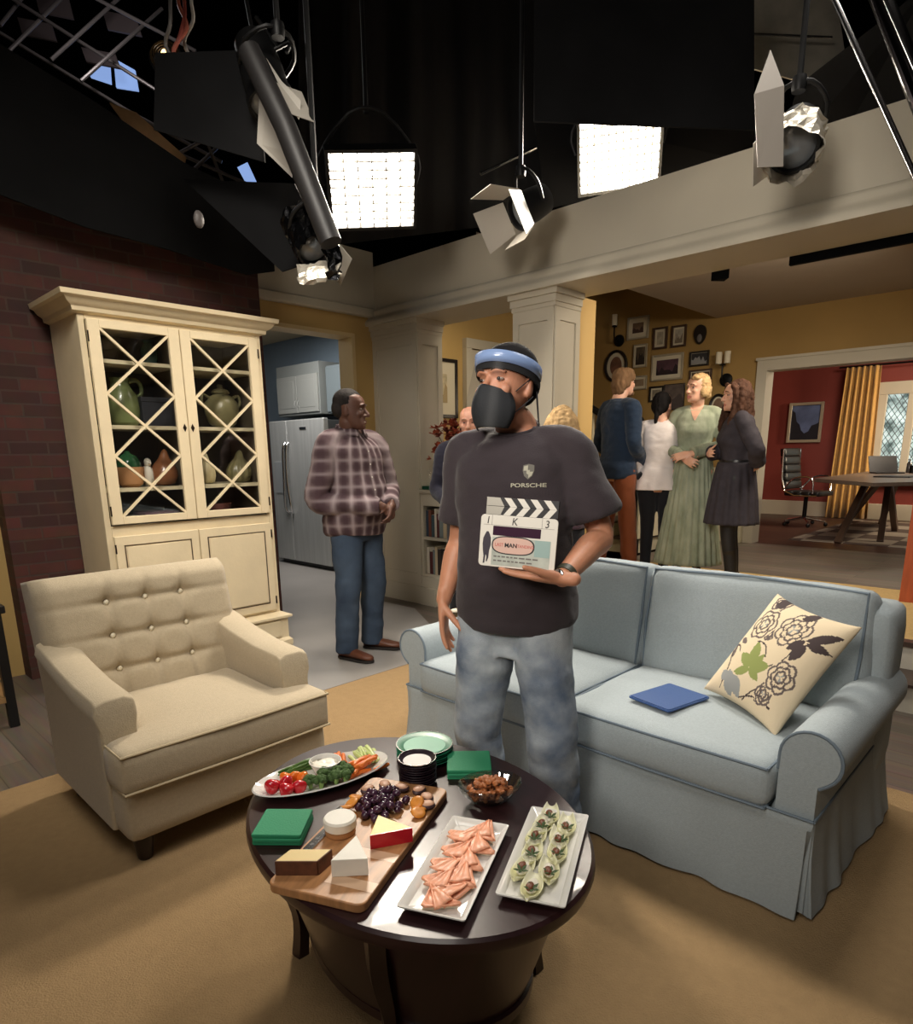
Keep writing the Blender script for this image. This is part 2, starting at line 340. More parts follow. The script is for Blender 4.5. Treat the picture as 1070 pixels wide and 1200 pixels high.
# ------------------------------------------------------------------ soft shapes
def softbox(x0, x1, y0, y1, z0, z1, r=.05, puff=0, nx=14, ny=14, nz=8, puffside=0, mb=None):
    """rounded, slightly inflated cushion block on a grid"""
    mb = mb or MB(); cx, cy, cz = (x0 + x1) / 2, (y0 + y1) / 2, (z0 + z1) / 2; hx, hy, hz = (x1 - x0) / 2, (y1 - y0) / 2, (z1 - z0) / 2
    V = {}; vs = []; fs = []
    def sp(n):                         # denser near the ends
        return [-1 + 2 * (0.5 - .5 * math.cos(pi * i / n)) for i in range(n + 1)]
    gx, gy, gz = sp(nx), sp(ny), sp(nz)
    def vid(i, j, k):
        key = (i, j, k)
        if key in V: return V[key]
        p = Vector((gx[i] * hx, gy[j] * hy, gz[k] * hz)); q = Vector((max(-hx + r, min(hx - r, p.x)), max(-hy + r, min(hy - r, p.y)), max(-hz + r, min(hz - r, p.z))))
        d = p - q
        if d.length > 1e-6: p = q + d.normalized() * min(r, d.length if (abs(d.x) > 1e-6) + (abs(d.y) > 1e-6) + (abs(d.z) > 1e-6) < 2 else r)
        a, b, c = p.x / hx, p.y / hy, p.z / hz
        p.z += puff * (1 - a * a) * (1 - b * b) * c
        p.x += puffside * (1 - b * b) * (1 - c * c) * a; p.y += puffside * (1 - a * a) * (1 - c * c) * b
        V[key] = len(vs); vs.append((cx + p.x, cy + p.y, cz + p.z)); return V[key]
    for i in range(nx):
        for j in range(ny):
            fs.append((vid(i, j, 0), vid(i, j + 1, 0), vid(i + 1, j + 1, 0), vid(i + 1, j, 0))); fs.append((vid(i, j, nz), vid(i + 1, j, nz), vid(i + 1, j + 1, nz), vid(i, j + 1, nz)))
    for i in range(nx):
        for k in range(nz):
            fs.append((vid(i, 0, k), vid(i + 1, 0, k), vid(i + 1, 0, k + 1), vid(i, 0, k + 1))); fs.append((vid(i, ny, k), vid(i, ny, k + 1), vid(i + 1, ny, k + 1), vid(i + 1, ny, k)))
    for j in range(ny):
        for k in range(nz):
            fs.append((vid(0, j, k), vid(0, j, k + 1), vid(0, j + 1, k + 1), vid(0, j + 1, k))); fs.append((vid(nx, j, k), vid(nx, j + 1, k), vid(nx, j + 1, k + 1), vid(nx, j, k + 1)))
    mb.add(vs, fs); return mb
def piping(pts, parent, mat, r=.005, closed=True):
    if closed: pts = pts + [pts[0]]
    return MB().tube(pts, r, 6).build('piping', mat, parent)
# ------------------------------------------------------------------ sofa (faces -X)
SOFA = M('pale_blue_slipcover', (162, 172, 176), .85, nz=(120, .06), bump=(300, .25), sheen=.12, spec=.2)
SPIPE = M('blue_grey_piping', (112, 126, 138), .8)
sf = thing('sofa', 'pale blue slipcovered two-seat sofa with rolled arms behind the coffee table', 'sofa', (2.4, 1.32, .012))
def LS(x, y): return (x - 2.4, y - 1.32)
hx = lambda x: x - 2.4
hy = lambda y: y - 1.32
base = softbox(hx(2.0), hx(2.84), hy(.50), hy(2.14), .20, .34, .03)
base.build('seat_base', SOFA, sf, ang=180)
# rolled arms: profile in y-z swept along x
def arm(y0, sgn):
    prof = []
    R = .085; cyy = y0 + sgn * .022; cz = .515
    for i in range(19):                       # roll
        a = math.radians(-60 + i * 300 / 18 - 0); 
        prof.append((cyy + sgn * R * math.cos(a) * -1 * -1, cz + R * math.sin(a)))
    # inner side is opposite of sgn: close down the post
    inner = y0 - sgn * .064; outer = y0 + sgn * .052
    pr = [(outer, .02)] + [(outer, .43)]
    for i in range(17):
        a = math.radians(-50 + i * (230 / 16)); pr.append((cyy + sgn * R * math.cos(a), cz + R * math.sin(a)))
    pr += [(inner, .46), (inner, .02)]
    m = MB(); xs = [1.955, 1.965, 1.99, 2.2, 2.5, 2.8, 2.83]; sc_ = [.93, .98, 1, 1, 1, .99, .95]; R_ = []
    for x, s in zip(xs, sc_):
        top = 1.0 - (.06 if x > 2.2 else 0) * 0
        R_.append([(hx(x), hy(y0 + (y - y0) * s), cz + (z - cz) * s if z > .1 else z) for y, z in pr])
    m.rings(R_); o = m.build('arm', SOFA, sf, ang=50)
    pp = [(hx(1.957), hy(y0 + (y - y0) * .985), cz + (z - cz) * .985) for y, z in pr[1:-1]]
    MB().tube(pp, .005, 6).build('piping', SPIPE, o)
    return o
arm(.500, -1); arm(2.155, 1)
# back frame, cushions
bk = softbox(hx(2.62), hx(2.88), hy(.43), hy(2.22), .18, .845, .06, nx=8, ny=20)
o = bk.build('backrest', SOFA, sf, ang=180)
for i, (a, b) in enumerate(((.57, 1.345), (1.345, 2.10))):
    c = softbox(hx(1.915), hx(2.62), hy(a), hy(b), .325, .475, .04, .018, 16, 16, 8, .008)
    me = c.mesh('seat_cushion'); wrinkle(me, .006, (7, 5, 3), 4 + i * 3); so = link('seat_cushion', me, SOFA, sf, ang=180)
    for z in (.462, .335):
        piping([(hx(1.922), hy(a) + .012, z), (hx(1.912), hy((a + b) / 2), z + .003), (hx(1.922), hy(b) - .012, z), (hx(2.6), hy(b) - .006, z), (hx(2.6), hy(a) + .006, z)], so, SPIPE)
T0 = Matrix.Rotation(math.radians(9), 4, 'Y')
for i, (a, b) in enumerate(((.50, 1.345), (1.345, 2.14))):
    c = softbox(-.10, .10, hy(a), hy(b), -.24, .24, .055, 0, 8, 16, 14, .02)
    me = c.mesh('back_cushion'); v = getv(me); v[:, 0] *= 1.0; setv(me, v); wrinkle(me, .008, (5, 6, 5), 9 + i * 5)
    me.transform(Matrix.Translation((hx(2.665), 0, .66)) @ T0); so = link('back_cushion', me, SOFA, sf, ang=180)
    for xx in (-.085,):
        q = [(xx, hy(a) + .02, -.22), (xx - .014, hy((a + b) / 2), -.23), (xx, hy(b) - .02, -.22), (xx - .012, hy(b) - .012, 0), (xx, hy(b) - .02, .222), (xx - .004, hy((a + b) / 2), .236), (xx, hy(a) + .02, .222), (xx - .012, hy(a) + .012, 0)]
        qq = [tuple((Matrix.Translation((hx(2.665), 0, .66)) @ T0) @ Vector(p)) for p in q]; piping(qq, so, SPIPE, .006)
# skirt with corner pleats
sk = MB(); path = []
def seg(p, q, n):
    for i in range(n): path.append((p[0] + (q[0] - p[0]) * i / n, p[1] + (q[1] - p[1]) * i / n))
cs = [(1.945, .45), (1.945, 2.205), (2.87, 2.205), (2.87, .45)]
seg(cs[0], cs[1], 140); seg(cs[1], cs[2], 70); seg(cs[2], cs[3], 140); seg(cs[3], cs[0], 70)
cxm, cym = 2.4, 1.32; R_ = []
for z, fl in ((.33, 0), (.322, .004), (.30, .004), (.2, .010), (.1, .022), (.012, .036), (.012, .026), (.30, -.012)):
    rr = []
    for k, (x, y) in enumerate(path):
        wv = (mnoise.noise(Vector((x * 3, y * 3, 0.3))) * .030 + mnoise.noise(Vector((x * 11, y * 11, 2.3))) * .016 + math.sin((x + y) * 34) * .005) * max(0, (.33 - z) / .32)
        nxn = 0 if abs(x - cxm) < .45 else (1 if x > cxm else -1); nyn = 0 if abs(y - cym) < .865 else (1 if y > cym else -1)
        pleat = -.05 * max(0, (.33 - z) / .3) if (abs(nxn) + abs(nyn) == 2) else 0
        rr.append((hx(x) + nxn * (fl + wv + pleat), hy(y) + nyn * (fl + wv + pleat), z))
    R_.append(rr)
sk.rings(R_, cap=False); sk.build('skirt', SOFA, sf, ang=60)
piping([(hx(1.942), hy(.447), .333), (hx(1.942), hy(2.208), .333), (hx(2.872), hy(2.208), .333), (hx(2.872), hy(.447), .333)], sf, SPIPE, .005)
# pale throw over the far arm
th = MB(); R_ = []
for i, (y, z) in enumerate(((2.02, .59), (2.07, .63), (2.14, .642), (2.23, .630), (2.305, .56), (2.325, .48), (2.32, .40), (2.322, .33))):
    R_.append([(2.27 + .30 * j / 8 + .012 * math.sin(i * 1.3 + j), y + .006 * math.sin(j * 2.1), z + .004 * math.sin(j * 3)) for j in range(9)])
thv = MB().rings(R_, cap=False, closed=False)
t_o = thv.build('throw_blanket', M('cream_throw', (226, 214, 192), .9, nz=(40, .1), bump=(120, .4)))
sm = t_o.modifiers.new('solid', 'SOLIDIFY'); sm.thickness = .012; sm.offset = 1
tag(t_o, 'cream throw draped over the far arm of the blue sofa', 'blanket')
# ------------------------------------------------------------------ armchair (faces -Y)
CREAM = M('cream_tufted_fabric', (180, 165, 139), .85, nz=(90, .05), bump=(260, .25), sheen=.2, spec=.2)
CPIPE = M('cream_piping', (186, 170, 138), .85)
ac = thing('armchair', 'cream button-tufted armchair with dark feet in front of the hutch', 'armchair', (1.06, 2.58, .012))
W = .415
softbox(-W + .012, W - .012, -.40, .36, .10, .30, .03, 0, 14, 14, 6).build('seat_base', CREAM, ac, ang=180)
cu = softbox(-W + .0, W - .0, -.425, .20, .285, .445, .035, .02, 18, 16, 8, .004); me = cu.mesh('seat_cushion')
v = getv(me); k = (v[:, 1] > -.27); v[k, 0] *= (W - .125) / W; setv(me, v); wrinkle(me, .005, (9, 7, 4), 2)
so = link('seat_cushion', me, CREAM, ac, ang=180)
for z in (.432, .298): piping([(-W + .01, -.27, z), (-W + .008, -.42, z), (0, -.43, z), (W - .008, -.42, z), (W - .01, -.27, z)], so, CPIPE, .005, False)
for s in (-1, 1):
    m = MB(); R_ = []
    for y, zt in ((-.275, .565), (-.265, .585), (-.24, .595), (-.05, .605), (.15, .635), (.30, .67), (.37, .68)):
        x0, x1 = s * (W - .125), s * W; e = .03
        pr = [(x1, .11), (x1 + s * .0, zt - .09), (x1 + s * .012, zt - .05), (x1 + s * .002, zt - .012), (x1 - s * .03, zt), (x0 + s * .03, zt), (x0 - s * .002, zt - .015), (x0 - s * .008, zt - .05), (x0, zt - .09), (x0, .11)]
        k_ = .93 if y == -.275 else 1
        R_.append([((x0 + x1) / 2 + (x - (x0 + x1) / 2) * k_, y, .35 + (z - .35) * (k_ if z > .2 else 1)) for x, z in pr])
    m.rings(R_); mm = m.build('arm', CREAM, ac, ang=70, bevel=.008)
# tufted back
nxg, nzg = 64, 56; bw_ = .40; zb0, zb1 = .40, .93; tilt = math.radians(12)
btn = [(x, z) for x in (-.155, 0.0, .155) for z in (.52, .66, .80)]
def front_y(x, z):
    u = x / bw_; y = .045 * (1 - u * u * .6)
    dmin = min(math.hypot(x - bx, z - bz) for bx, bz in btn)
    y -= .022 * math.exp(-(dmin / .034) ** 2)
    for bx in (-.155, 0, .155): y -= .015 * math.exp(-((x - bx) / .014) ** 2) * (1 if z < .82 else max(0, 1 - (z - .82) / .1))
    for bz in (.52, .66, .80): y -= .015 * math.exp(-((z - bz) / .014) ** 2) * (1 if abs(x) < .19 else max(.35, 1 - (abs(x) - .19) / .12))
    ex = max(0, (abs(u) - .86) / .14); ez = max(0, (z - (zb1 - .07)) / .07)
    y -= .055 * ex ** 2 + .055 * ez ** 2
    return y
gv = []; gf = []
for j in range(nzg + 1):
    z = zb0 + (zb1 - zb0) * j / nzg
    for i in range(nxg + 1):
        x = -bw_ + 2 * bw_ * i / nxg; gv.append((x, -front_y(x, z) - .06, z))
for j in range(nzg):
    for i in range(nxg):
        a = j * (nxg + 1) + i; gf.append((a, a + 1, a + nxg + 2, a + nxg + 1))
bm_ = MB().add(gv, gf)
n0 = len(gv); brd = [i for i in range(nxg + 1)] + [j * (nxg + 1) + nxg for j in range(1, nzg + 1)] + [nzg * (nxg + 1) + i for i in range(nxg - 1, -1, -1)] + [j * (nxg + 1) for j in range(nzg - 1, 0, -1)]
kk = []
for dd, sh in ((.03, 1.0), (.12, 1.005), (.15, .98)):
    kk.append([len(bm_.v) + q for q in range(len(brd))])
    for b_ in brd:
        x, y, z = gv[b_]; bm_.v.append((x * sh, .0 + dd, .665 + (z - .665) * sh))
prev = brd
for lst in kk:
    for q in range(len(brd)):
        bm_.f.append((prev[q], lst[q], lst[(q + 1) % len(brd)], prev[(q + 1) % len(brd)])); bm_.mi.append(0)
    prev = lst
bm_.f.append(tuple(prev)); bm_.mi.append(0)
Tb = Matrix.Translation((0, .29, 0)) @ Matrix.Translation((0, 0, .4)) @ Matrix.Rotation(-tilt, 4, 'X') @ Matrix.Translation((0, 0, -.4))
me = bm_.mesh('backrest'); me.transform(Tb); bo = link('backrest', me, CREAM, ac, ang=180)
softbox(-W + .01, W - .01, .30, .44, .10, .60, .03, 0, 12, 6, 8).build('back_frame', CREAM, ac, ang=180)
for bx, bz in btn:
    c = Tb @ Vector((bx, -front_y(bx, bz) - .072, bz)); MB().ell(c, (.012, .009, .012), 10, 6).build('button', M('cream_button', (236, 226, 200), .5), bo)
FEET = M('espresso_wood', (38, 24, 22), .35, nz=(6, .2))
for x in (-.34, .34):
    for y in (-.33, .33):
        MB().lathe([(.022, 0), (.026, .01), (.034, .07), (.036, .10)], 4 * 6, (x, y, 0)).build('leg', FEET, ac)
# ------------------------------------------------------------------ patterned pillow
PN = 110
def pillow_pat(u, v):
    """0 ground, 1 dark brown, 2 outline grey-brown, 3 green, 4 blue grey; u,v in -1..1 (v up)"""
    def flower(cx, cy, r, petals, rot=0, ph=0):
        dx, dy = u - cx, v - cy; d = math.hypot(dx, dy)
        if d > r * 1.1: return -1
        a = math.atan2(dy, dx) + rot
        for q in (1, .68, .38):
            rr = r * q * (.82 + .18 * abs(math.sin(a * petals / 2 + q * 3 + ph)))
            if abs(d - rr) < .02: return 2
            if d < rr and abs(math.sin(a * petals / 2 + q * 3 + ph)) < .12 and d > rr * .6: return 1
            if d < rr and q < .5: return 4 if math.sin(a * 3 + ph) > .5 else 0
        return 0
    def leaf(x0, y0, x1, y1, w):
        L2 = (x1 - x0) ** 2 + (y1 - y0) ** 2; t = ((u - x0) * (x1 - x0) + (v - y0) * (y1 - y0)) / L2
        if not 0 <= t <= 1: return False
        d = abs((u - x0) * (y1 - y0) - (v - y0) * (x1 - x0)) / math.sqrt(L2); return d < w * math.sin(pi * t) ** .8
    def stem(x0, y0, x1, y1, b=.1):
        L2 = (x1 - x0) ** 2 + (y1 - y0) ** 2; t = ((u - x0) * (x1 - x0) + (v - y0) * (y1 - y0)) / L2
        if not 0 <= t <= 1: return False
        d = ((u - x0) * (y1 - y0) - (v - y0) * (x1 - x0)) / math.sqrt(L2) + b * math.sin(pi * t); return abs(d) < .014
    for L_ in ((.55, .45, .98, .72, .09), (.6, .42, 1.0, .42, .07), (.62, .40, .55, .05, .11), (.55, .45, .35, .20, .09), (.1, .80, .35, .95, .10), (-.7, .82, -.45, .98, .12)):
        if leaf(*L_): return 1
    for L_ in ((-.05, -.35, -.3, .1, .12), (-.05, -.35, -.5, -.2, .10), (-.05, -.35, .3, -.2, .11), (-.05, -.4, .05, -.05, .09), (-.05, -.4, -.4, -.55, .09), (-.1, -.35, .25, -.5, .08)):
        if leaf(*L_): return 3
    for L_ in ((-.55, -.55, -.2, -.95, .13), (-.35, -.6, .0, -.9, .11), (-.7, -.6, -.45, -.75, .09)):
        if leaf(*L_): return 4
    for F in ((-.52, .42, .30, 6, .4, 0), (.18, .55, .34, 7, 0, 1), (.62, -.25, .27, 6, 1, 2), (-.18, .30, .12, 5, 0, 0), (-.6, .9, .2, 5, 0, 1), (.5, -.62, .18, 5, 0, 0)):
        c = flower(*F)
        if c > 0: return c
        if c == 0: return 0
    for s_ in ((.1, -.9, .6, -.4, .05), (.2, -.25, .5, .3, -.1), (-.9, -.2, -.55, -.9, .1), (-.9, -.1, -.6, -.2, .05), (.0, -.9, .75, -.75, .08), (-.35, .1, .1, -.1, .1)):
        if stem(*s_): return 1
    for L_ in ((-.92, -.05, -.7, -.35, .05), (-.85, .05, -.6, -.02, .05), (.35, -.8, .7, -.62, .05)):
        if leaf(*L_): return 2
    return 0
pv = []; pf = []; pmi = []
for side in (0, 1):
    for j in range(PN + 1):
        for i in range(PN + 1):
            u, v = -1 + 2 * i / PN, -1 + 2 * j / PN
            pin = 1 - .10 * (1 - abs(u)) * 0; cu_ = 1 - .09 * (1 - u * u); cv_ = 1 - .09 * (1 - v * v)
            th_ = .085 * ((1 - u ** 2) * (1 - v ** 2)) ** .45 + .003
            pv.append((u * .225 * cv_, v * .225 * cu_, th_ if side == 0 else -th_))
off = (PN + 1) ** 2
for j in range(PN):
    for i in range(PN):
        a = j * (PN + 1) + i; q = (a, a + 1, a + PN + 2, a + PN + 1)
        pf.append(q); pmi.append(pillow_pat(-1 + 2 * (i + .5) / PN, -1 + 2 * (j + .5) / PN)); pf.append(tuple(reversed([x + off for x in q]))); pmi.append(0)
bd = [i for i in range(PN + 1)] + [j * (PN + 1) + PN for j in range(1, PN + 1)] + [PN * (PN + 1) + i for i in range(PN - 1, -1, -1)] + [j * (PN + 1) for j in range(PN - 1, 0, -1)]
for q in range(len(bd)):
    a, b = bd[q], bd[(q + 1) % len(bd)]; pf.append((b, a, a + off, b + off)); pmi.append(0)
pm = MB(); pm.v = pv; pm.f = pf; pm.mi = pmi
PMAT = [M('pillow_linen', (226, 208, 176), .9, bump=(300, .2)), M('pillow_brown', (70, 58, 58), .9), M('pillow_grey_line', (104, 92, 88), .9), M('pillow_green', (140, 150, 84), .9), M('pillow_blue_grey', (150, 152, 150), .9)]
# corners surveyed: top (892,695), right (1003,743), bottom (918,864), left (848,815)
ct, crr, cb, cl = Vector((2.53, .87, .885)), Vector((2.42, .53, .815)), Vector((2.10, .60, .515)), Vector((2.34, .87, .515))
cen = (ct + crr + cb + cl) / 4; ux = ((crr + cb) - (ct + cl)); uy = ((ct + crr) - (cl + cb))
Tp = frame_from(cen, ux, uy) @ Matrix.Diagonal((ux.length / 4 / .215, uy.length / 4 / .215, .8, 1))
po = pm.build('throw_pillow', PMAT, ang=180); po.matrix_world = Tp
tag(po, 'cream throw pillow with brown flower print leaning in the sofa corner', 'pillow')
# ------------------------------------------------------------------ glazing material
def glassy(name, tint=(255, 255, 255), gl=.08, rough=.03, edge=.45):
    m = M(name, tint, rough); N, L, b = nodes(m); out = N['Material Output']
    tr = N.new('ShaderNodeBsdfTransparent'); tr.inputs[0].default_value = (*lin(tint), 1)
    gs = N.new('ShaderNodeBsdfGlossy'); gs.inputs['Roughness'].default_value = rough
    fr = N.new('ShaderNodeLayerWeight'); fr.inputs[0].default_value = .5; pw = N.new('ShaderNodeMath'); pw.operation = 'POWER'; pw.inputs[1].default_value = 5; L.new(fr.outputs['Facing'], pw.inputs[0])
    ad = N.new('ShaderNodeMath'); ad.operation = 'MULTIPLY_ADD'; ad.inputs[1].default_value = edge; ad.inputs[2].default_value = gl; ad.use_clamp = True; L.new(pw.outputs[0], ad.inputs[0])
    mx = N.new('ShaderNodeMixShader'); L.new(ad.outputs[0], mx.inputs[0]); L.new(tr.outputs[0], mx.inputs[1]); L.new(gs.outputs[0], mx.inputs[2]); L.new(mx.outputs[0], out.inputs[0]); return m
GLASS = glassy('clear_glass', gl=.05)
STEEL = M('brushed_steel', (186, 188, 186), .36, .45, nz=(30, .08), stretch=(1, 1, .05))
CHROME = M('chrome', (220, 220, 222), .12, 1.)
BLKMET = M('black_metal', (18, 18, 19), .4, .6)
BLKPL = M('black_plastic', (16, 16, 18), .4)
# ------------------------------------------------------------------ hutch
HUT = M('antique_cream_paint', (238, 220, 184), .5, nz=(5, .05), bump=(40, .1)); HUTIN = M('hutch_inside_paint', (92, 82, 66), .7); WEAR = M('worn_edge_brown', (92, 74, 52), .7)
hu = thing('hutch_cabinet', 'tall cream hutch with crossed glass doors against the brick wall', 'cabinet', (1.96, 4.28, .004))
h = lambda x: x - 1.96
c = MB(); D_ = .50
c.box(-.57, -.535, 0, D_, .24, 2.22).box(.535, .57, 0, D_, .24, 2.22).box(-.535, .535, 0, D_, 2.16, 2.22).box(-.535, .535, 0, D_, .24, .985).box(-.535, .535, D_ - .02, D_, .985, 2.16)
c.build('carcass', HUT, hu, bevel=.004)
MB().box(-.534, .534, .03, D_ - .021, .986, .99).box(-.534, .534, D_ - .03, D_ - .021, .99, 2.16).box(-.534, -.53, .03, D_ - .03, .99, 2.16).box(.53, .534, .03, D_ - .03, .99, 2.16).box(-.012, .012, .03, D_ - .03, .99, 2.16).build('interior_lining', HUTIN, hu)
cr_ = MB(); prof = [(0, 2.19), (.03, 2.20), (.034, 2.222), (.06, 2.24), (.075, 2.262), (.095, 2.27), (.1, 2.295), (0, 2.297)]
R_ = []
for e, z in prof: R_.append([(-.57 - e, D_, z), (-.57 - e, -e, z), (.57 + e, -e, z), (.57 + e, D_, z)])
cr_.rings(R_); cr_.build('crown', HUT, hu, ang=30)
pl = MB(); R_ = []
for e, z in ((.045, 0), (.05, .02), (.05, .05), (.03, .07), (.03, .215), (.055, .225), (.055, .24), (.0, .262)): R_.append([(-.57 - e, D_, z), (-.57 - e, -e - .02, z), (.57 + e, -e - .02, z), (.57 + e, D_, z)])
pl.rings(R_); pl.build('plinth', HUT, hu, ang=30)
pd = MB().box(-.53, .53, -.062, -.05, .085, .205).build('drawer', HUT, hu, bevel=.004)
for x in (-.3, .3): MB().ell((x, -.072, .145), (.014, .014, .014), 12, 8).build('knob', M('dark_bronze', (54, 42, 32), .4, .8), pd)
for zz in (1.20, 1.575, 1.95):
    MB().box(-.53, .53, .035, D_ - .025, zz - .011, zz + .011).build('shelf', M('shelf_cream_paint', (206, 196, 164), .5), hu)
for s, (x0, x1) in ((-1, (-.533, -.006)), (1, (.0, .533))):
    d = MB(); st = .066; z0, z1 = .998, 2.165; a0, a1 = x0 + st, x1 - st; b0, b1 = z0 + .045, z1 - .045
    d.box(x0, a0, -.026, -.002, z0, z1).box(a1, x1, -.026, -.002, z0, z1).box(a0, a1, -.026, -.002, z0, b0).box(a0, a1, -.026, -.002, b1, z1)
    do = d.build('glass_door', HUT, hu, bevel=.003)
    mu = MB(); n = 3
    for i in range(n):
        p, q = b0 + (b1 - b0) * i / n, b0 + (b1 - b0) * (i + 1) / n
        mu.bar((a0, -.016, p), (a1, -.016, q), .014, .016, up=(0, 1, 0)); mu.bar((a0, -.0165, q), (a1, -.0165, p), .014, .016, up=(0, 1, 0))
    mu.build('muntin_lattice', HUT, do)
    MB().box(a0, a1, -.008, -.005, b0, b1).build('pane', GLASS, do)
    kx = (x1 - .022) if s < 0 else (x0 + .024)
    MB().add([(kx, -.029, 1.60), (kx + .012, -.029, 1.575), (kx, -.029, 1.55), (kx - .012, -.029, 1.575), (kx, -.025, 1.60), (kx + .012, -.025, 1.575), (kx, -.025, 1.55), (kx - .012, -.025, 1.575)], [(0, 1, 2, 3), (4, 7, 6, 5), (0, 4, 5, 1), (1, 5, 6, 2), (2, 6, 7, 3), (3, 7, 4, 0)]).build('keyhole_plate', MATS['dark_bronze'], do)
    for zz in (1.08, 2.07): MB().box(x0 - .004 if s < 0 else x1 - .004, x0 + .004 if s < 0 else x1 + .004, -.030, -.024, zz - .03, zz + .03).build('hinge', MATS['dark_bronze'], do)
    z0, z1 = .285, .925
    l = MB().box(x0, x1, -.022, -.002, z0, z1); lo = l.build('panel_door', HUT, hu, bevel=.003)
    f = MB(); p0, p1, q0, q1 = x0 + .052, x1 - .052, z0 + .055, z1 - .055
    for A in ((p0, p0 + .007, q0, q1), (p1 - .007, p1, q0, q1), (p0, p1, q0, q0 + .007), (p0, p1, q1 - .007, q1)): f.box(A[0], A[1], -.0245, -.022, A[2], A[3])
    f.build('worn_panel_line', WEAR, lo)
    MB().box(p0 + .012, p1 - .012, -.027, -.022, q0 + .012, q1 - .012).build('raised_panel', HUT, lo, bevel=.003)
    for zz in (.36, .85): MB().box(x0 - .003 if s < 0 else x1 - .005, x0 + .005 if s < 0 else x1 + .003, -.028, -.021, zz - .028, zz + .028).build('hinge', MATS['dark_bronze'], lo)
# contents of the hutch
def put(name, label, cat, mb, mat, loc, group='pottery in the hutch', **k):
    return tag(mb.build(name, mat, loc=loc, **k), label, cat, group)
GREEN = M('green_glaze', (112, 122, 78), .25, nz=(6, .2)); TERRA = M('terracotta', (188, 138, 92), .7, nz=(9, .1)); BRN = M('brown_glaze', (130, 84, 54), .25, nz=(5, .15)); IVORY = M('ivory_glaze', (214, 200, 158), .3, nz=(7, .12)); DGRN = M('dark_green_glass', (38, 84, 52), .15); OLIVE = M('olive_glaze', (122, 116, 82), .3, nz=(12, .2)); BLK = M('charcoal_box_paper', (34, 36, 42), .6)
def jug(r, hh, handle=True):
    m = MB().lathe([(r * .7, 0), (r * .92, .02), (r, hh * .35), (r * .95, hh * .62), (r * .6, hh * .8), (r * .5, hh * .9), (r * .6, hh), (r * .5, hh - .004), (r * .4, hh * .85)], 32)
    if handle: m.tube([(r * .5, 0, hh * .93), (r * .95, 0, hh * .97), (r * 1.25, 0, hh * .88), (r * 1.25, 0, hh * .7), (r * .9, 0, hh * .6)], .013, 10, 3)
    return m
put('pottery_jug', 'large olive green handled jug on the upper left hutch shelf', 'jug', jug(.10, .29), GREEN, (1.65, 4.48, 1.590))
put('storage_box', 'dark charcoal box beside the green jug in the hutch', 'box', MB().box(-.10, .10, -.1, .1, 0, .15).box(-.104, .104, -.104, .104, .15, .18), BLK, (1.838, 4.50, 1.590), None, bevel=.004)
put('pottery_jar', 'round olive lidded jar on the upper right hutch shelf', 'jar', MB().lathe([(.05, 0), (.09, .03), (.115, .10), (.11, .17), (.07, .215), (.05, .225), (.062, .235), (.05, .255), (.018, .265), (.02, .285), (.012, .292)], 32).tube([(.08, 0, .2), (.13, 0, .22), (.14, 0, .17), (.113, 0, .14)], .01, 8, 3).tube([(-.08, 0, .2), (-.13, 0, .22), (-.14, 0, .17), (-.113, 0, .14)], .01, 8, 3), OLIVE, (2.31, 4.48, 1.590))
put('serving_bowl', 'tan terracotta bowl on the left hutch shelf under a green melon', 'bowl', MB().lathe([(.05, 0), (.075, .02), (.088, .09), (.09, .125), (.082, .125), (.07, .03)], 28), TERRA, (1.635, 4.46, 1.215))
put('melon_jar', 'dark green round melon-shaped jar set in the tan bowl', 'jar', MB().lathe([(.03, .055), (.06, .075), (.075, .115), (.074, .15), (.055, .19), (.02, .21), (.012, .225)], 28), DGRN, (1.635, 4.46, 1.215))
put('ceramic_bird', 'small white ceramic figure between the bowl and the brown gourd', 'figurine', MB().ell((0, 0, .07), (.035, .05, .07), 16, 10).ell((0, -.01, .15), (.022, .03, .03), 12, 8).chain([(0, -.03, .15), (0, -.06, .145)], [.01, .004], 8, 2), M('white_glaze', (222, 216, 200), .3), (1.755, 4.47, 1.215), None)
def gourd(r, hh, ribs, lean=0):
    R_ = []
    for r_, z in ((.25, 0), (.8, .06), (1, .25), (.97, .42), (.72, .6), (.42, .74), (.3, .86), (.2, .95), (.06, 1)):
        R_.append([(r * r_ * (1 + .06 * math.cos(ribs * 2 * pi * j / 48)) * math.cos(2 * pi * j / 48) + lean * z * z, r * r_ * (1 + .06 * math.cos(ribs * 2 * pi * j / 48)) * math.sin(2 * pi * j / 48), z * hh) for j in range(48)])
    return MB().rings(R_)
put('brown_gourd', 'brown pear-shaped ceramic gourd on the left hutch shelf', 'ornament', gourd(.082, .235, 0, .02), BRN, (1.852, 4.46, 1.215), ang=180)
put('ribbed_gourd', 'slim ivory ribbed gourd at the left of the right hutch shelf', 'ornament', gourd(.055, .21, 9), IVORY, (2.15, 4.46, 1.215), ang=180)
put('ribbed_gourd', 'wide olive ribbed gourd on the right hutch shelf', 'ornament', gourd(.085, .225, 10, .02), OLIVE, (2.385, 4.46, 1.215), ang=180)
for i, (x, y, w_, hh, zz, cc, nm) in enumerate(((1.745, 4.42, .30, .022, 0, (60, 50, 50), 'dark brown'), (1.74, 4.42, .27, .018, .022, (190, 180, 160), 'cream'), (1.76, 4.42, .22, .02, .04, (90, 60, 70), 'plum'))):
    b = MB().box(-w_ / 2, w_ / 2, -.10, .10, 0, hh); tag(b.build('book', M('book_' + nm.replace(' ', '_'), cc, .6), loc=(x, y, .9945 + zz)), nm + ' book lying flat on the hutch bottom, ' + ('lowest', 'middle', 'topmost')[i] + ' of three', 'book', 'flat books in the hutch')
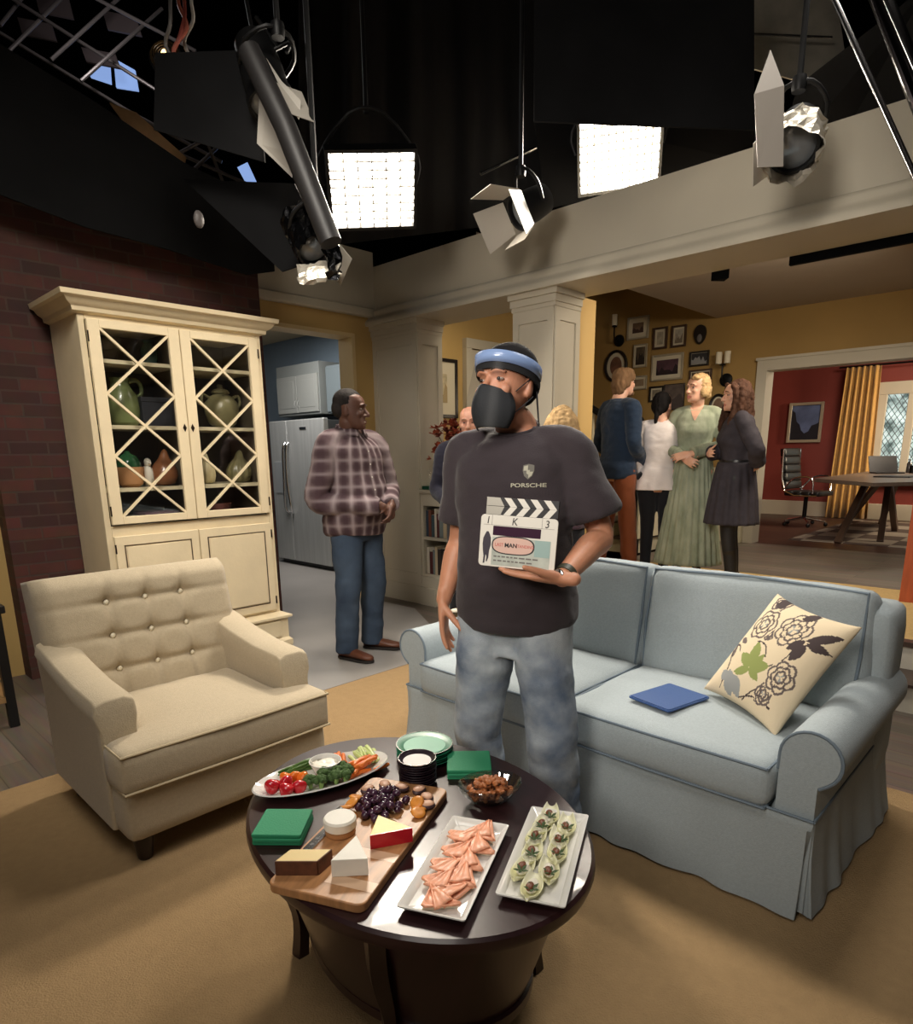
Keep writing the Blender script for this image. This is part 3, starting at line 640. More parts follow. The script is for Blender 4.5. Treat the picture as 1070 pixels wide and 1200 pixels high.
put('woven_basket', 'small dark ribbed bowl on the bottom right of the hutch', 'bowl', MB().lathe([(.04, 0), (.06, .02), (.07, .05), (.075, .085), (.068, .085), (.055, .02)], 26), M('red_brown_wicker', (112, 66, 58), .6, nz=(60, .3)), (2.22, 4.45, .9945), None)
put('glazed_plate', 'dark patterned plate standing at the top left inside the hutch', 'plate', MB().lathe([(.0005, 0), (.06, .0), (.085, .012), (.088, .014), (.06, .006), (.0005, .005)], 30, T=Matrix.Translation((0, 0, .088)) @ Matrix.Rotation(math.radians(80), 4, 'X')), M('dark_plate_glaze', (88, 80, 76), .15), (1.62, 4.62, 1.963), None)
put('tall_vase', 'dark teal vase at the top right of the left hutch door', 'vase', MB().lathe([(.035, 0), (.05, .05), (.055, .1), (.03, .14), (.035, .16)], 24), M('teal_glaze', (40, 66, 62), .2), (1.86, 4.5, 1.963))
# ------------------------------------------------------------------ kitchen beyond the opening
fr_ = thing('refrigerator', 'stainless steel side-by-side refrigerator in the kitchen', 'refrigerator', (4.7, 7.22, .004))
MB().box(.03, .68, -.60, .60, .05, 1.80).build('body', M('fridge_grey', (96, 98, 100), .4, .5), fr_, bevel=.006)
MB().box(.02, .6, -.58, .58, 0, .05).build('kick_plate', BLKPL, fr_)
d1 = MB().box(-.04, .03, -.60, .195, .06, 1.82).build('door', STEEL, fr_, bevel=.012); d2 = MB().box(-.04, .03, .205, .60, .06, 1.82).build('door', STEEL, fr_, bevel=.012)
for d_, y in ((d1, .165), (d2, .235)):
    MB().tube([(-.045, y, .68), (-.085, y + (.03 if d_ == d1 else -.03) * -1, .76), (-.10, y, 1.1), (-.085, y, 1.46), (-.045, y, 1.55)], .016, 10, 4).build('handle', CHROME, d_)
MB().box(-.05, -.04, .30, .52, .92, 1.32).build('water_dispenser', M('dispenser_grey', (178, 182, 184), .3, .4), d2, bevel=.006)
MB().box(-.046, -.04, -.24, -.10, 1.70, 1.73).build('badge', CHROME, d1)
kc = thing('wall_cupboard', 'pale grey two-door cupboard mounted over the refrigerator', 'cabinet', (5.4, 7.55, 1.90))
KG = M('pale_grey_cupboard', (120, 124, 122), .5); MB().box(-.45, 0, -.48, .48, 0, .62).build('carcass', KG, kc, bevel=.004)
for y0, y1 in ((-.46, -.005), (.005, .46)):
    d_ = MB().box(-.47, -.45, y0, y1, .03, .48).build('door', M('light_grey_cupboard', (140, 142, 138), .5), kc, bevel=.004); MB().box(-.474, -.47, y0 + .06, y1 - .06, .09, .42).build('raised_panel', MATS['light_grey_cupboard'], d_, bevel=.004)
    MB().tube([(-.475, (y0 if y0 > 0 else y1) + (.03 if y0 > 0 else -.03), .10), (-.49, (y0 if y0 > 0 else y1) + (.03 if y0 > 0 else -.03), .14), (-.475, (y0 if y0 > 0 else y1) + (.03 if y0 > 0 else -.03), .18)], .005, 6, 2).build('handle', STEEL, d_)
tag(MB().box(-.36, 0, -.19, .19, 0, .56).box(-.375, -.36, -.18, .18, .02, .54).build('tall_wall_unit', M('slate_cupboard', (104, 114, 118), .5), loc=(5.4, 6.86, 1.90), bevel=.004), 'slate grey narrow cupboard at the right of the fridge cupboard', 'cabinet')
# ------------------------------------------------------------------ bookcase between the columns
bc = thing('bookcase', 'low white bookcase built between the two columns', 'bookcase', (4.2, 4.02, .004))
B = MB().box(0, .30, -.55, -.52, 0, 1.07).box(0, .30, .45, .48, 0, 1.07).box(.28, .30, -.55, .48, 0, 1.07); B.build('side_frame', WHT, bc)
MB().box(-.03, .32, -.57, .475, 1.045, 1.075).build('top', WHT, bc, bevel=.006)
for zz in (.28, .63): MB().box(0, .28, -.52, .45, zz - .013, zz + .013).build('shelf', WHT, bc)
MB().box(-.012, .02, -.55, .48, 0, .27).build('kick_board', WHT, bc, bevel=.004)
MB().box(-.004, .02, -.55, .48, .93, 1.045).build('apron', WHT, bc)
cols = [((50, 66, 84), 'slate blue'), ((120, 132, 134), 'grey'), ((40, 44, 60), 'navy'), ((214, 206, 190), 'white'), ((44, 36, 34), 'black'), ((120, 70, 52), 'rust'), ((196, 178, 148), 'tan'), ((150, 150, 140), 'pale green'), ((90, 40, 40), 'maroon'), ((180, 170, 150), 'cream'), ((64, 84, 92), 'teal'), ((60, 50, 44), 'brown')]
ORD = ['first', 'second', 'third', 'fourth', 'fifth', 'sixth', 'seventh', 'eighth', 'ninth', 'tenth', 'eleventh', 'twelfth', 'thirteenth', 'fourteenth']
for sh, zb in (('upper', .643), ('lower', .293)):
    y = 4.02 + .44; k = 0; random.seed(3 if sh == 'upper' else 12)
    while y > 3.86 and k < 14:
        t = random.uniform(.026, .048); hh = random.uniform(.20, .275); cc, nm = cols[(k * 5 + (3 if sh == 'lower' else 0)) % 12]
        b = MB().box(0, .17, -t / 2, t / 2, 0, hh); bo_ = b.build('book', M('spine_' + nm.replace(' ', '_'), cc, .6), loc=(4.225, y - t / 2, zb + .004), bevel=.002)
        MB().box(.002, .172, -t / 2 + .003, t / 2 - .003, hh - .002, hh + .0004).build('pages', M('paper', (226, 218, 200), .8), bo_)
        tag(bo_, nm + ' book, ' + ORD[k] + ' from the column on the ' + sh + ' shelf of the white bookcase', 'book', 'books on the ' + sh + ' bookcase shelf'); y -= t + .002; k += 1
# vase of autumn flowers
va = thing('flower_vase', 'clear glass vase of rust red flowers on the white bookcase', 'vase of flowers', (4.36, 4.20, 1.081))
MB().lathe([(.05, 0), (.055, .01), (.05, .12), (.038, .2), (.05, .27), (.045, .27), (.034, .2), (.045, .12), (.045, .015)], 24).build('vase', GLASS, va)
stm = MB(); bl = MB(); random.seed(5)
for i in range(95):
    a = random.uniform(0, 2 * pi); rr = random.uniform(.02, .23); zz = .43 + random.uniform(-.12, .18) - rr * .3
    p = Vector((rr * math.cos(a), rr * math.sin(a), zz)); 
    if i < 22: stm.tube([(0, 0, .02), (p.x * .2, p.y * .2, .22), tuple(p)], .003, 5, 3)
    for q in range(6):
        aa = random.uniform(0, 2 * pi); el_ = random.uniform(-.3, 1.2); d = Vector((math.cos(aa) * math.cos(el_), math.sin(aa) * math.cos(el_), math.sin(el_)))
        s_ = Vector((-d.y, d.x, 0)).normalized(); L_ = random.uniform(.035, .065)
        bl.add([p, p + d * L_ * .6 + s_ * .022, p + d * L_, p + d * L_ * .6 - s_ * .022, p + d * L_ * .55 + Vector((0, 0, .008))], [(0, 1, 4), (1, 2, 4), (2, 3, 4), (3, 0, 4)], i % 3)
stm.build('stems', M('dark_stem', (58, 52, 34), .7), va); bl.build('blossom', [M('rust_petal', (150, 64, 40), .6), M('brick_petal', (112, 44, 34), .6), M('coral_petal', (178, 88, 58), .6)], va, smooth=False)
gt = MB().box(-.09, .09, -.12, .12, 0, .03)
tag(gt.build('lacquer_tray', M('dark_green_lacquer', (22, 78, 58), .4), loc=(4.30, 4.38, 1.081), bevel=.004), 'flat dark green tray at the column end of the bookcase', 'tray')
tag(MB().lathe([(.022, 0), (.012, .02), (.01, .06), (.03, .10), (.032, .15), (.028, .15), (.026, .11)], 20).build('glass_goblet', GLASS, loc=(4.27, 4.44, 1.115)), 'clear glass goblet standing on the green tray', 'goblet')
# ------------------------------------------------------------------ picture frames
def frame_mesh(w_, hh, fw, t=.025):
    m = MB(); m.box(-w_ / 2, -w_ / 2 + fw, 0, t, -hh / 2, hh / 2).box(w_ / 2 - fw, w_ / 2, 0, t, -hh / 2, hh / 2).box(-w_ / 2 + fw, w_ / 2 - fw, 0, t, hh / 2 - fw, hh / 2).box(-w_ / 2 + fw, w_ / 2 - fw, 0, t, -hh / 2, -hh / 2 + fw); return m
MATB = M('picture_mat_board', (214, 204, 180), .8)
def picture(label, loc, rz, w_, hh, fw, fmat, mat_w, cols_, oval=False, cat='picture', group=None):
    """hangs facing local -Y"""
    o = thing('picture_frame', label, cat, loc, rz, group)
    if oval:
        m = MB(); n = 40; R_ = []
        for e, y in ((0, 0), (0, -.02), (fw * .4, -.028), (fw, -.02), (fw, 0)): R_.append([((w_ / 2 - e) * math.cos(2 * pi * j / n), y, (hh / 2 - e) * math.sin(2 * pi * j / n)) for j in range(n)])
        m.rings(R_, cap=False); m.build('frame', fmat, o)
        def disc(a, b, y): return MB().rings([[(a * math.cos(2 * pi * j / n), y + e, b * math.sin(2 * pi * j / n)) for j in range(n)] for e in (0, .003)])
        disc(w_ / 2 - fw * .6, hh / 2 - fw * .6, -.006).build('mat_board', MATB, o); disc(w_ / 2 - fw - mat_w, hh / 2 - fw - mat_w, -.009).build('print', M('print_' + str(cols_[0]).replace(', ', '_')[1:-1], cols_[0], .6, nz=(9, .5)), o); return o
    f = frame_mesh(w_, hh, fw); f.v = [(x, -y, z) for x, y, z in f.v]; f.build('frame', fmat, o, bevel=.003)
    MB().box(-w_ / 2 + fw * .5, w_ / 2 - fw * .5, -.010, -.002, -hh / 2 + fw * .5, hh / 2 - fw * .5).build('mat_board', MATB, o)
    iw, ih = w_ / 2 - fw - mat_w, hh / 2 - fw - mat_w
    pm_ = MB(); pm_.box(-iw, iw, -.013, -.010, -ih, ih)
    pr = pm_.build('print', M('print_' + '_'.join(map(str, cols_[0])), cols_[0], .6, nz=(14, .35)), o)
    if len(cols_) > 1:
        d_ = MB(); random.seed(int(w_ * 1000 + hh * 77))
        pts = [(-iw, -ih)] + [(-iw + 2 * iw * i / 8, -ih + ih * random.uniform(.3, 1.5)) for i in range(9)] + [(iw, -ih)]
        d_.prism(pts, 0, .0015, 0, Matrix(((1, 0, 0, 0), (0, 0, -1, -.013), (0, 1, 0, 0), (0, 0, 0, 1)))); d_.build('print_shape', M('print_' + '_'.join(map(str, cols_[1])), cols_[1], .6), o, smooth=False)
    return o
FBLK = M('black_frame', (30, 24, 22), .35); FBRN = M('brown_frame', (70, 48, 34), .4); FSIL = M('pale_silver_frame', (182, 172, 150), .35, .3); FOAK = M('oak_frame', (150, 118, 76), .5)
GX, GR = 8.045, -pi / 2       # the stair wall faces -X
gal = [('wide silver frame by the left sconce, top of the stair gallery', 4.50, 2.92, .30, .27, .02, FSIL, .055, [(120, 96, 74), (70, 48, 40)]),
       ('dark brown upright frame in the top row, beside the silver one', 4.19, 2.76, .19, .255, .024, FBRN, .03, [(170, 160, 140)]),
       ('dark brown upright frame in the top row, nearest the dark teardrop plaque', 3.945, 2.755, .19, .25, .024, FBRN, .022, [(176, 170, 156), (128, 116, 100)]),
       ('pale frame with a dark portrait, above the small white frame', 4.45, 2.58, .19, .28, .014, FSIL, .02, [(96, 82, 64), (50, 40, 34)]),
       ('largest pale frame with a purple print in the gallery middle', 4.075, 2.41, .42, .31, .022, FSIL, .045, [(84, 56, 66), (40, 28, 34)]),
       ('black landscape frame with a dark print below the teardrop plaque', 3.67, 2.47, .24, .17, .02, FBLK, .004, [(52, 50, 52), (150, 150, 150)]),
       ('small white-matted landscape frame below the portrait one', 4.465, 2.255, .25, .17, .014, FSIL, .03, [(150, 130, 106)]),
       ('small black frame above the dark-haired woman', 4.20, 2.10, .20, .19, .024, FBLK, .02, [(140, 130, 112)]),
       ('large frameless-looking dark print just right of the small black frame', 3.96, 2.05, .27, .31, .008, FBLK, .002, [(92, 80, 74), (70, 60, 58)]),
       ('brown landscape frame half hidden by the blonde woman', 3.64, 2.265, .28, .16, .02, FBRN, .012, [(84, 66, 52)])]
for lab, y, z, w_, hh, fw, fm, mw, cc in gal: picture(lab, (GX, y, z), GR, w_, hh, fw, fm, mw, cc, group='pictures on the stair wall')
picture('black oval frame with an oval mat above the man in navy', (GX, 4.80, 2.49), GR, .34, .40, .035, FBLK, .05, [(120, 84, 66)], True, group='pictures on the stair wall')
picture('black oval frame just above the head of the brunette woman', (GX, 3.40, 1.90), GR, .22, .30, .03, FBLK, .02, [(130, 104, 84)], True, group='pictures on the stair wall')
tp = thing('wall_plaque', 'dark teardrop-shaped plaque at the right of the gallery top row', 'plaque', (GX, 3.68, 2.72), GR)
MB().prism([(.085 * math.sin(t) * (1 if True else 1) * (.6 + .4 * math.sin(t / 2)), -.11 * math.cos(t) + .02) for t in [2 * pi * i / 30 for i in range(30)]], 0, .02, 0, Matrix(((1, 0, 0, 0), (0, 0, -1, 0), (0, 1, 0, 0), (0, 0, 0, 1)))).build('board', FBLK, tp)
MB().ell((0, -.022, -.02), (.03, .004, .045), 14, 8).build('inlay', M('plaque_grey', (120, 116, 116), .5), tp)
picture('tall black frame with a pale drawing on the passage wall behind the first column', (5.09, 5.146, 2.07), 0, .56, .60, .035, FBLK, .12, [(196, 182, 150), (170, 150, 112)])
# sconces
def sconce(label, y, z):
    o = thing('wall_sconce', label, 'wall lamp', (GX, y, z), GR, 'black wall sconces')
    MB().lathe([(.075, 0), (.07, .018), (.03, .03)], 24, T=Matrix.Rotation(pi / 2, 4, 'X')).build('back_plate', BLKMET, o)
    MB().tube([(0, -.03, 0), (0, -.10, -.02), (0, -.13, .05), (0, -.13, .16)], .010, 8, 3).lathe([(.03, .15), (.035, .16), (.02, .17)], 16, (0, -.13, 0)).build('arm', BLKMET, o)
    for xx in ((-.05, .05) if 'right' in label else (0,)):
        MB().lathe([(.034, .17), (.034, .30), (.030, .30), (.030, .17)], 20, (xx, -.13, 0)).build('candle_shade', M('cream_shade', (232, 222, 196), .6), o)
    return o
sconce('black wall sconce with one cream shade, left end of the gallery', 4.77, 2.80)
sconce('black wall sconce with two cream shades, right end of the gallery', 3.33, 2.20)
# stair rail
rl = thing('stair_railing', 'black handrail on white balusters beside the second column', 'railing', (6.36, 3.56, .5))
MB().bar((0, 0, 1.05), (0, 1.9, 2.20), .06, .06).build('handrail', BLKMET, rl, bevel=.01)
for i in range(13): MB().lathe([(.018, 0), (.018, .2), (.024, .3), (.014, .5), (.018, .96)], 10, (.02, .08 + .14 * i, .17 * (1 + int((.08 + .14 * i + .06) / .28)) - .15 )).build('baluster', WAIN, rl)
MB().box(-.05, .05, -.10, -.02, -.17, 1.17).ell((0, -.06, 1.2), (.055, .055, .05), 14, 8).build('newel_post', BLKMET, rl, bevel=.006)
# ------------------------------------------------------------------ office
pc = thing('framed_painting', 'silver-framed night landscape painting on the red office wall', 'picture', (11.945, 3.59, 1.82), -pi / 2)
f = frame_mesh(.52, .63, .045, .035); f.v = [(x, -y, z) for x, y, z in f.v]; f.build('frame', FSIL, pc, bevel=.006)
MB().box(-.24, .24, -.012, -.002, -.295, .295).build('canvas', M('dusk_sky_paint', (96, 112, 150), .6, nz=(3, .5)), pc)
d_ = MB(); T_ = Matrix(((1, 0, 0, 0), (0, 0, -1, -.012), (0, 1, 0, 0), (0, 0, 0, 1)))
d_.prism([(-.21, -.27), (-.21, .20), (-.16, .16), (-.13, .02), (-.08, -.03), (-.05, -.12), (0, -.17), (.06, -.14), (.10, -.05), (.16, -.03), (.215, .0), (.215, -.27)], 0, .002, 0, T_); d_.build('painted_trees', M('painted_dark_trees', (26, 26, 36), .7), pc, smooth=False)
cu_ = thing('curtain', 'gold pleated floor-length curtain beside the office window', 'curtain', (11.80, 2.80, .33))
R_ = []
for i in range(9):
    z = 2.27 * i / 8; sp = 1 - .22 * (i / 8); R_.append([(.055 * math.sin(j * .6) * (1 - .3 * i / 8), (-.29 + .58 * j / 60) * sp + .0 * i, z) for j in range(61)])
MB().rings(R_, cap=False, closed=False).build('drape', M('gold_curtain_cloth', (186, 142, 72), .7, nz=(20, .1), sheen=.3), cu_, ang=180).modifiers.new('solid', 'SOLIDIFY').thickness = .006
MB().tube([(0, .34, 2.28), (0, -1.4, 2.28)], .014, 8).build('curtain_rod', BLKMET, cu_)
wn = MB()
for y0, y1 in ((2.47, 2.63), (2.10, 2.20), (1.62, 1.72), (1.17, 1.27)): wn.box(11.88, 11.95, y0, y1, .98, 2.18)
wn.box(11.88, 11.95, 1.17, 2.63, 2.18, 2.36).box(11.86, 11.95, 1.17, 2.63, .86, .98)
S('window_1', wn, WHT, bevel=.006)
lt = MB()
for a, b in ((2.20, 2.47), (1.72, 2.10), (1.27, 1.62)):
    wdt = b - a
    for i in range(-9, 12):
        for sgn in (1, -1):
            p = [(a + t * wdt, .98 + .115 * i + sgn * t * wdt * 1.5) for t in (0, 1)]
            (y0, z0), (y1, z1) = p
            def clipz(t): return z0 + (z1 - z0) * t
            ts = [t / 40 for t in range(41) if .98 <= clipz(t / 40) <= 2.18]
            if len(ts) > 2: lt.bar((11.915, y0 + (y1 - y0) * ts[0], clipz(ts[0])), (11.915, y0 + (y1 - y0) * ts[-1], clipz(ts[-1])), .008, .008)
S('window_2', lt, M('lead_came', (70, 76, 76), .5))
S('window_3', MB().box(11.92, 11.925, 1.27, 2.47, .98, 2.18), GLASS)
bdm = M('garden_backdrop', (150, 176, 178), .9, emit=1.3); N, L, b_ = nodes(bdm)
tc = N.new('ShaderNodeTexCoord'); n_ = N.new('ShaderNodeTexNoise'); n_.inputs['Scale'].default_value = 4; n_.inputs['Detail'].default_value = 8; L.new(tc.outputs['Object'], n_.inputs['Vector'])
r_ = N.new('ShaderNodeValToRGB'); r_.color_ramp.elements[0].position = .38; r_.color_ramp.elements[0].color = (*lin((70, 92, 92)), 1); r_.color_ramp.elements[1].position = .6; r_.color_ramp.elements[1].color = (*lin((206, 226, 224)), 1)
L.new(n_.outputs['Fac'], r_.inputs[0]); L.new(r_.outputs[0], b_.inputs['Base Color']); L.new(r_.outputs[0], b_.inputs['Emission Color'])
S('backdrop_garden', MB().box(13.0, 13.05, -1, 5, 0, 4), bdm)
S('wall_exterior_garden', MB().box(12.1, 13.0, -1, 5, .2, .3), M('garden_ground', (84, 92, 74), .9))
# desk
WAL = M('walnut', (82, 62, 50), .45, nz=(4, .2), stretch=(1, 9, 1))
dk = thing('office_desk', 'long walnut desk on splayed trestle legs in the red office', 'desk', (9.3, 1.75, .326))
MB().prism([(-1.75, -.15), (-.9, .62), (2.2, .72), (1.9, -.55), (-1.2, -.55)], .705, .745).build('top', M('desk_top_stain', (104, 90, 80), .35, nz=(3, .15), stretch=(8, 1, 1)), dk, bevel=.006)
for a, b in (((-.3, .0, 0), (.25, .1, .71)), ((.95, .72, .0), (.35, .2, .71)), ((1.0, .1, 0), (.5, .15, .71)), ((1.9, .45, 0), (1.3, .2, .71)), ((-.7, .35, 0), (-.1, .25, .71))): MB().bar(a, b, .07, .05).build('leg', WAL, dk, bevel=.004)
cpt = thing('laptop', 'open black laptop on the walnut desk', 'laptop', (10.4, 2.05, 1.072), math.radians(-60))
MB().box(-.17, .17, -.12, .12, 0, .018).build('base', BLKPL, cpt, bevel=.004); MB().box(-.17, .17, 0, .012, 0, .24, 0, Matrix.Translation((0, .12, .018)) @ Matrix.Rotation(math.radians(-30), 4, 'X')).build('screen', BLKPL, cpt)
tag(MB().prism(rrect(.50, .36, .02), 0, .014).build('desk_blotter', M('black_leather_pad', (24, 22, 24), .4), loc=(9.2, 1.72, 1.072)), 'flat black blotter pad on the desk front', 'desk pad')
tag(MB().lathe([(.04, 0), (.042, .10), (.038, .10), (.036, .005)], 18).build('pen_cup', BLKMET, loc=(10.6, 1.80, 1.072)), 'small black pen cup by the desk lamp', 'pen cup')
tag(MB().lathe([(.03, 0), (.034, .01), (.032, .12), (.012, .15), (.012, .18)], 18).build('ink_bottle', M('smoke_glass', (60, 60, 62), .1), loc=(10.8, 1.88, 1.072)), 'dark glass bottle beside the pen cup on the desk', 'bottle')
dl = thing('desk_lamp', 'chrome desk lamp at the window end of the desk', 'lamp', (10.6, 1.42, 1.072))
MB().lathe([(.07, 0), (.07, .012), (.01, .02)], 22).build('base', CHROME, dl); MB().tube([(0, 0, .015), (.02, .02, .25), (0, .10, .36)], .007, 8, 3).build('stem', CHROME, dl); MB().lathe([(.02, .08), (.03, .07), (.055, -.05), (.05, -.05), (.02, .06)], 20, T=Matrix.Translation((0, .14, .34)) @ Matrix.Rotation(math.radians(30), 4, 'X')).build('shade', CHROME, dl)
och = thing('office_chair', 'black ribbed high-back office chair with chrome star base', 'office chair', (10.3, 2.98, .326), math.radians(-8))
LEA = M('black_leather', (26, 27, 29), .35)
m = MB()
for i in range(5): softbox(-.23, .23, .17, .25, .52 + i * .115, .635 + i * .115, .02, 0, 6, 4, 4, .006, m)
me = m.mesh(); me.transform(Matrix.Translation((0, .2, .5)) @ Matrix.Rotation(math.radians(-8), 4, 'X') @ Matrix.Translation((0, -.2, -.5))); link('backrest', me, LEA, och, ang=180)
m = MB()
for i in range(4): softbox(-.24, .24, -.27 + i * .12, -.15 + i * .12, .43, .50, .02, 0, 6, 4, 4, .006, m)
m.build('seat', LEA, och, ang=180)
for s in (-1, 1): MB().tube([(s * .25, .26, 1.08), (s * .25, .20, .5), (s * .25, -.25, .44)], .012, 8, 3).tube([(s * .27, .2, .52), (s * .30, .05, .68), (s * .30, -.18, .68), (s * .27, -.2, .47)], .011, 8, 3).build('armrest', CHROME, och)
MB().tube([(0, 0, .10), (0, 0, .43)], .028, 12).build('gas_lift', BLKMET, och)
for k in range(5):
    a = 2 * pi * k / 5; lg = MB().tube([(0, 0, .12), (.28 * math.cos(a), .28 * math.sin(a), .07)], .016, 8).build('star_leg', CHROME, och); MB().ell((.28 * math.cos(a), .28 * math.sin(a), .03), (.028, .028, .03), 10, 8).build('caster', BLKPL, lg)
orug = M('office_rug_weave', (150, 138, 126), .95); N, L, b_ = nodes(orug)
tc = N.new('ShaderNodeTexCoord'); ck = N.new('ShaderNodeTexChecker'); ck.inputs['Scale'].default_value = 2.2; ck.inputs['Color1'].default_value = (*lin((160, 148, 136)), 1); ck.inputs['Color2'].default_value = (*lin((92, 76, 70)), 1); L.new(tc.outputs['Object'], ck.inputs['Vector']); L.new(ck.outputs[0], b_.inputs['Base Color'])
tag(MB().box(-1.5, 1.5, -1.1, 1.05, 0, .008).build('area_rug', orug, loc=(10.15, 1.6, .318)), 'grey patterned rug under the office desk', 'rug')
tag(MB().box(-.25, .25, -.3, .3, 0, .42).box(-.26, .26, -.31, .31, .42, .45).build('low_chest', M('purple_brown_wood', (66, 40, 46), .4), loc=(11.6, 4.45, .318), bevel=.006), 'dark low chest at the left end of the red office wall', 'chest')
# folder on the sofa and the far-left table
fo = thing('folder', 'royal blue folder lying on the right sofa seat', 'folder', (2.185, 1.025, .5115), math.radians(-12))
T_ = Matrix.Rotation(math.radians(0), 4, 'Z')
MB().prism(rrect(.235, .185, .012), 0, .006).build('cover', M('royal_blue_leather', (48, 80, 134), .45, bump=(200, .15)), fo); MB().prism(rrect(.225, .175, .008), .006, .009).build('flap', MATS['royal_blue_leather'], fo)
sdt = thing('side_table', 'small dark side table with a pale blue cloth at the left edge', 'table', (.52, 4.25, .004))
MB().box(-.26, .24, -.28, .28, .62, .66).build('top', BLKPL, sdt, bevel=.005)
for x in (-.22, .20):
    for y in (-.24, .24): MB().box(x - .022, x + .022, y - .022, y + .022, 0, .62).build('leg', BLKPL, sdt)
MB().box(-.24, .22, -.26, .26, .14, .17).build('shelf', M('tan_board', (150, 116, 74), .6), sdt)
tag(MB().prism(rrect(.40, .44, .03), 0, .02).build('folded_cloth', M('pale_blue_cloth', (140, 156, 172), .8), loc=(.51, 4.24, .664), bevel=.006), 'pale blue folded cloth on the dark side table', 'cloth')
# ------------------------------------------------------------------ oval coffee table
TW = M('espresso_table_wood', (44, 22, 24), .32, nz=(3, .3), stretch=(10, 1, 1), coat=.12)
TZ = .48; TA = math.radians(-7.5); TC = Vector((1.04, 1.18, 0))
tb = thing('coffee_table', 'dark espresso oval coffee table laid with party food', 'table', (1.04, 1.18, .012), TA)
tz = TZ - .012
def ov(a, b, z, n=72): return [(a * math.cos(2 * pi * j / n), b * math.sin(2 * pi * j / n), z) for j in range(n)]
R_ = [ov(.401 - e, .524 - e, z) for e, z in ((.06, tz - .042), (.018, tz - .042), (.004, tz - .034), (0, tz - .022), (.002, tz - .006), (.010, tz))]
MB().rings(R_).build('top', TW, tb, ang=30)
MB().rings([ov(.255 + .095 * ((z - .10) / .33), .365 + .105 * ((z - .10) / .33), z) for z in (.10, .20, .30, tz - .042)]).build('apron', TW, tb, ang=60)
MB().rings([ov(.26 - e, .38 - e, z) for e, z in ((.01, .085), (0, .09), (0, .115), (.01, .12))]).build('shelf', TW, tb, ang=30)
for a in (35, 145, 215, 325):
    a = math.radians(a); c_, s_ = math.cos(a), math.sin(a)
    MB().chain([(.345 * c_, .465 * s_, tz - .05), (.335 * c_, .455 * s_, tz - .16), (.285 * c_, .40 * s_, .14), (.29 * c_, .405 * s_, .0)], [(.030, .024), (.030, .024), (.022, .018), (.024, .02)], 4, 5, (c_, s_, 0), False, False).build('leg', TW, tb, ang=50)
def onto(x, y, z=TZ): return (x, y, z)
WPOR = M('white_porcelain', (236, 234, 228), .12, coat=.5)
# ---- rectangular plates
def rect_plate(label, c, rz, L_, W_):
    m = MB(); R_ = []
    for l, w_, z in ((L_ - .05, W_ - .05, 0), (L_ - .03, W_ - .03, .002), (L_, W_, .017), (L_, W_, .020), (L_ - .012, W_ - .012, .019), (L_ - .034, W_ - .034, .007), (L_ - .06, W_ - .06, .006)):
        R_.append([(x, y, z) for x, y in rrect(l, w_, .006, 3)])
    o = m.rings(R_).build('serving_plate', WPOR, loc=onto(c[0], c[1]), rz=rz, ang=35); return tag(o, label, 'plate')
PA, PB_, PR = (.946, .918), (1.116, .797), math.radians(25.4)
rect_plate('long white plate of folded salmon slices', PA, PR, .362, .148)
rect_plate('long white plate of stuffed endive leaves at the table end', PB_, PR, .368, .148)
def plate_pt(c, a, b): return (c[0] + a * math.cos(PR) - b * math.sin(PR), c[1] + a * math.sin(PR) + b * math.cos(PR))
SAL = M('smoked_salmon', (240, 166, 130), .4, nz=(30, .18), stretch=(1, 6, 1)); BRD = M('white_bread', (236, 222, 196), .8)
random.seed(21)
places = [(.135, -.015, 20), (.10, .02, -15), (.075, -.02, 40), (.04, .015, 0), (.012, -.012, 35), (-.02, .02, -10), (-.045, -.018, 25), (-.075, .018, 5), (-.10, -.012, -25), (-.135, .005, 60)]
names_s = ['end of the row nearest the nut bowl', 'second from the nut bowl', 'third from the nut bowl', 'fourth from the nut bowl', 'fifth from the nut bowl', 'sixth from the nut bowl', 'seventh from the nut bowl', 'eighth from the nut bowl', 'next to last, towards the table front', 'nearest the table front']
for (a, b, ro), nm in zip(places, names_s):
    x, y = plate_pt(PA, a, b)
    o = thing('salmon_canape', 'folded salmon slice on white bread, ' + nm, 'canape', (x, y, TZ + .0065), PR + math.radians(ro), 'salmon canapes on the long plate')
    MB().prism([(-.040, -.026), (.042, -.020), (.0, .036)], 0, .009).build('bread', BRD, o, bevel=.002)
    m = MB(); n = 9; vs = []; k = 0
    for i in range(n + 1):
        for j in range(n + 1):
            u, v = i / n, j / n; px = -.046 + .092 * u; wv = (1 - abs(2 * u - 1)) * .07 + .006; py = -.030 + v * wv
            zz = .0115 + .0016 * math.sin(u * 9 + ro) + .0022 * math.sin(v * 8 + ro * .1) + .003 * v
            vs.append((px + .004 * math.sin(v * 5), py, zz))
    m.add(vs, [(i * (n + 1) + j, (i + 1) * (n + 1) + j, (i + 1) * (n + 1) + j + 1, i * (n + 1) + j + 1) for i in range(n) for j in range(n)])
    so_ = m.build('salmon_slice', SAL, o, ang=180); q = so_.modifiers.new('s', 'SOLIDIFY'); q.thickness = .004; q.offset = 0
    m = MB(); vs = []
    for i in range(n + 1):
        for j in range(n + 1):
            u, v = i / n, j / n; vs.append((-.030 + .066 * u, -.022 + v * ((1 - u) * .044 + .006), .0175 + .0016 * math.sin(u * 8 + ro * .3) + .0018 * math.sin(v * 7)))
    m.add(vs, [(i * (n + 1) + j, (i + 1) * (n + 1) + j, (i + 1) * (n + 1) + j + 1, i * (n + 1) + j + 1) for i in range(n) for j in range(n)])
    q = m.build('salmon_fold', SAL, o, ang=180).modifiers.new('s', 'SOLIDIFY'); q.thickness = .003; q.offset = 0
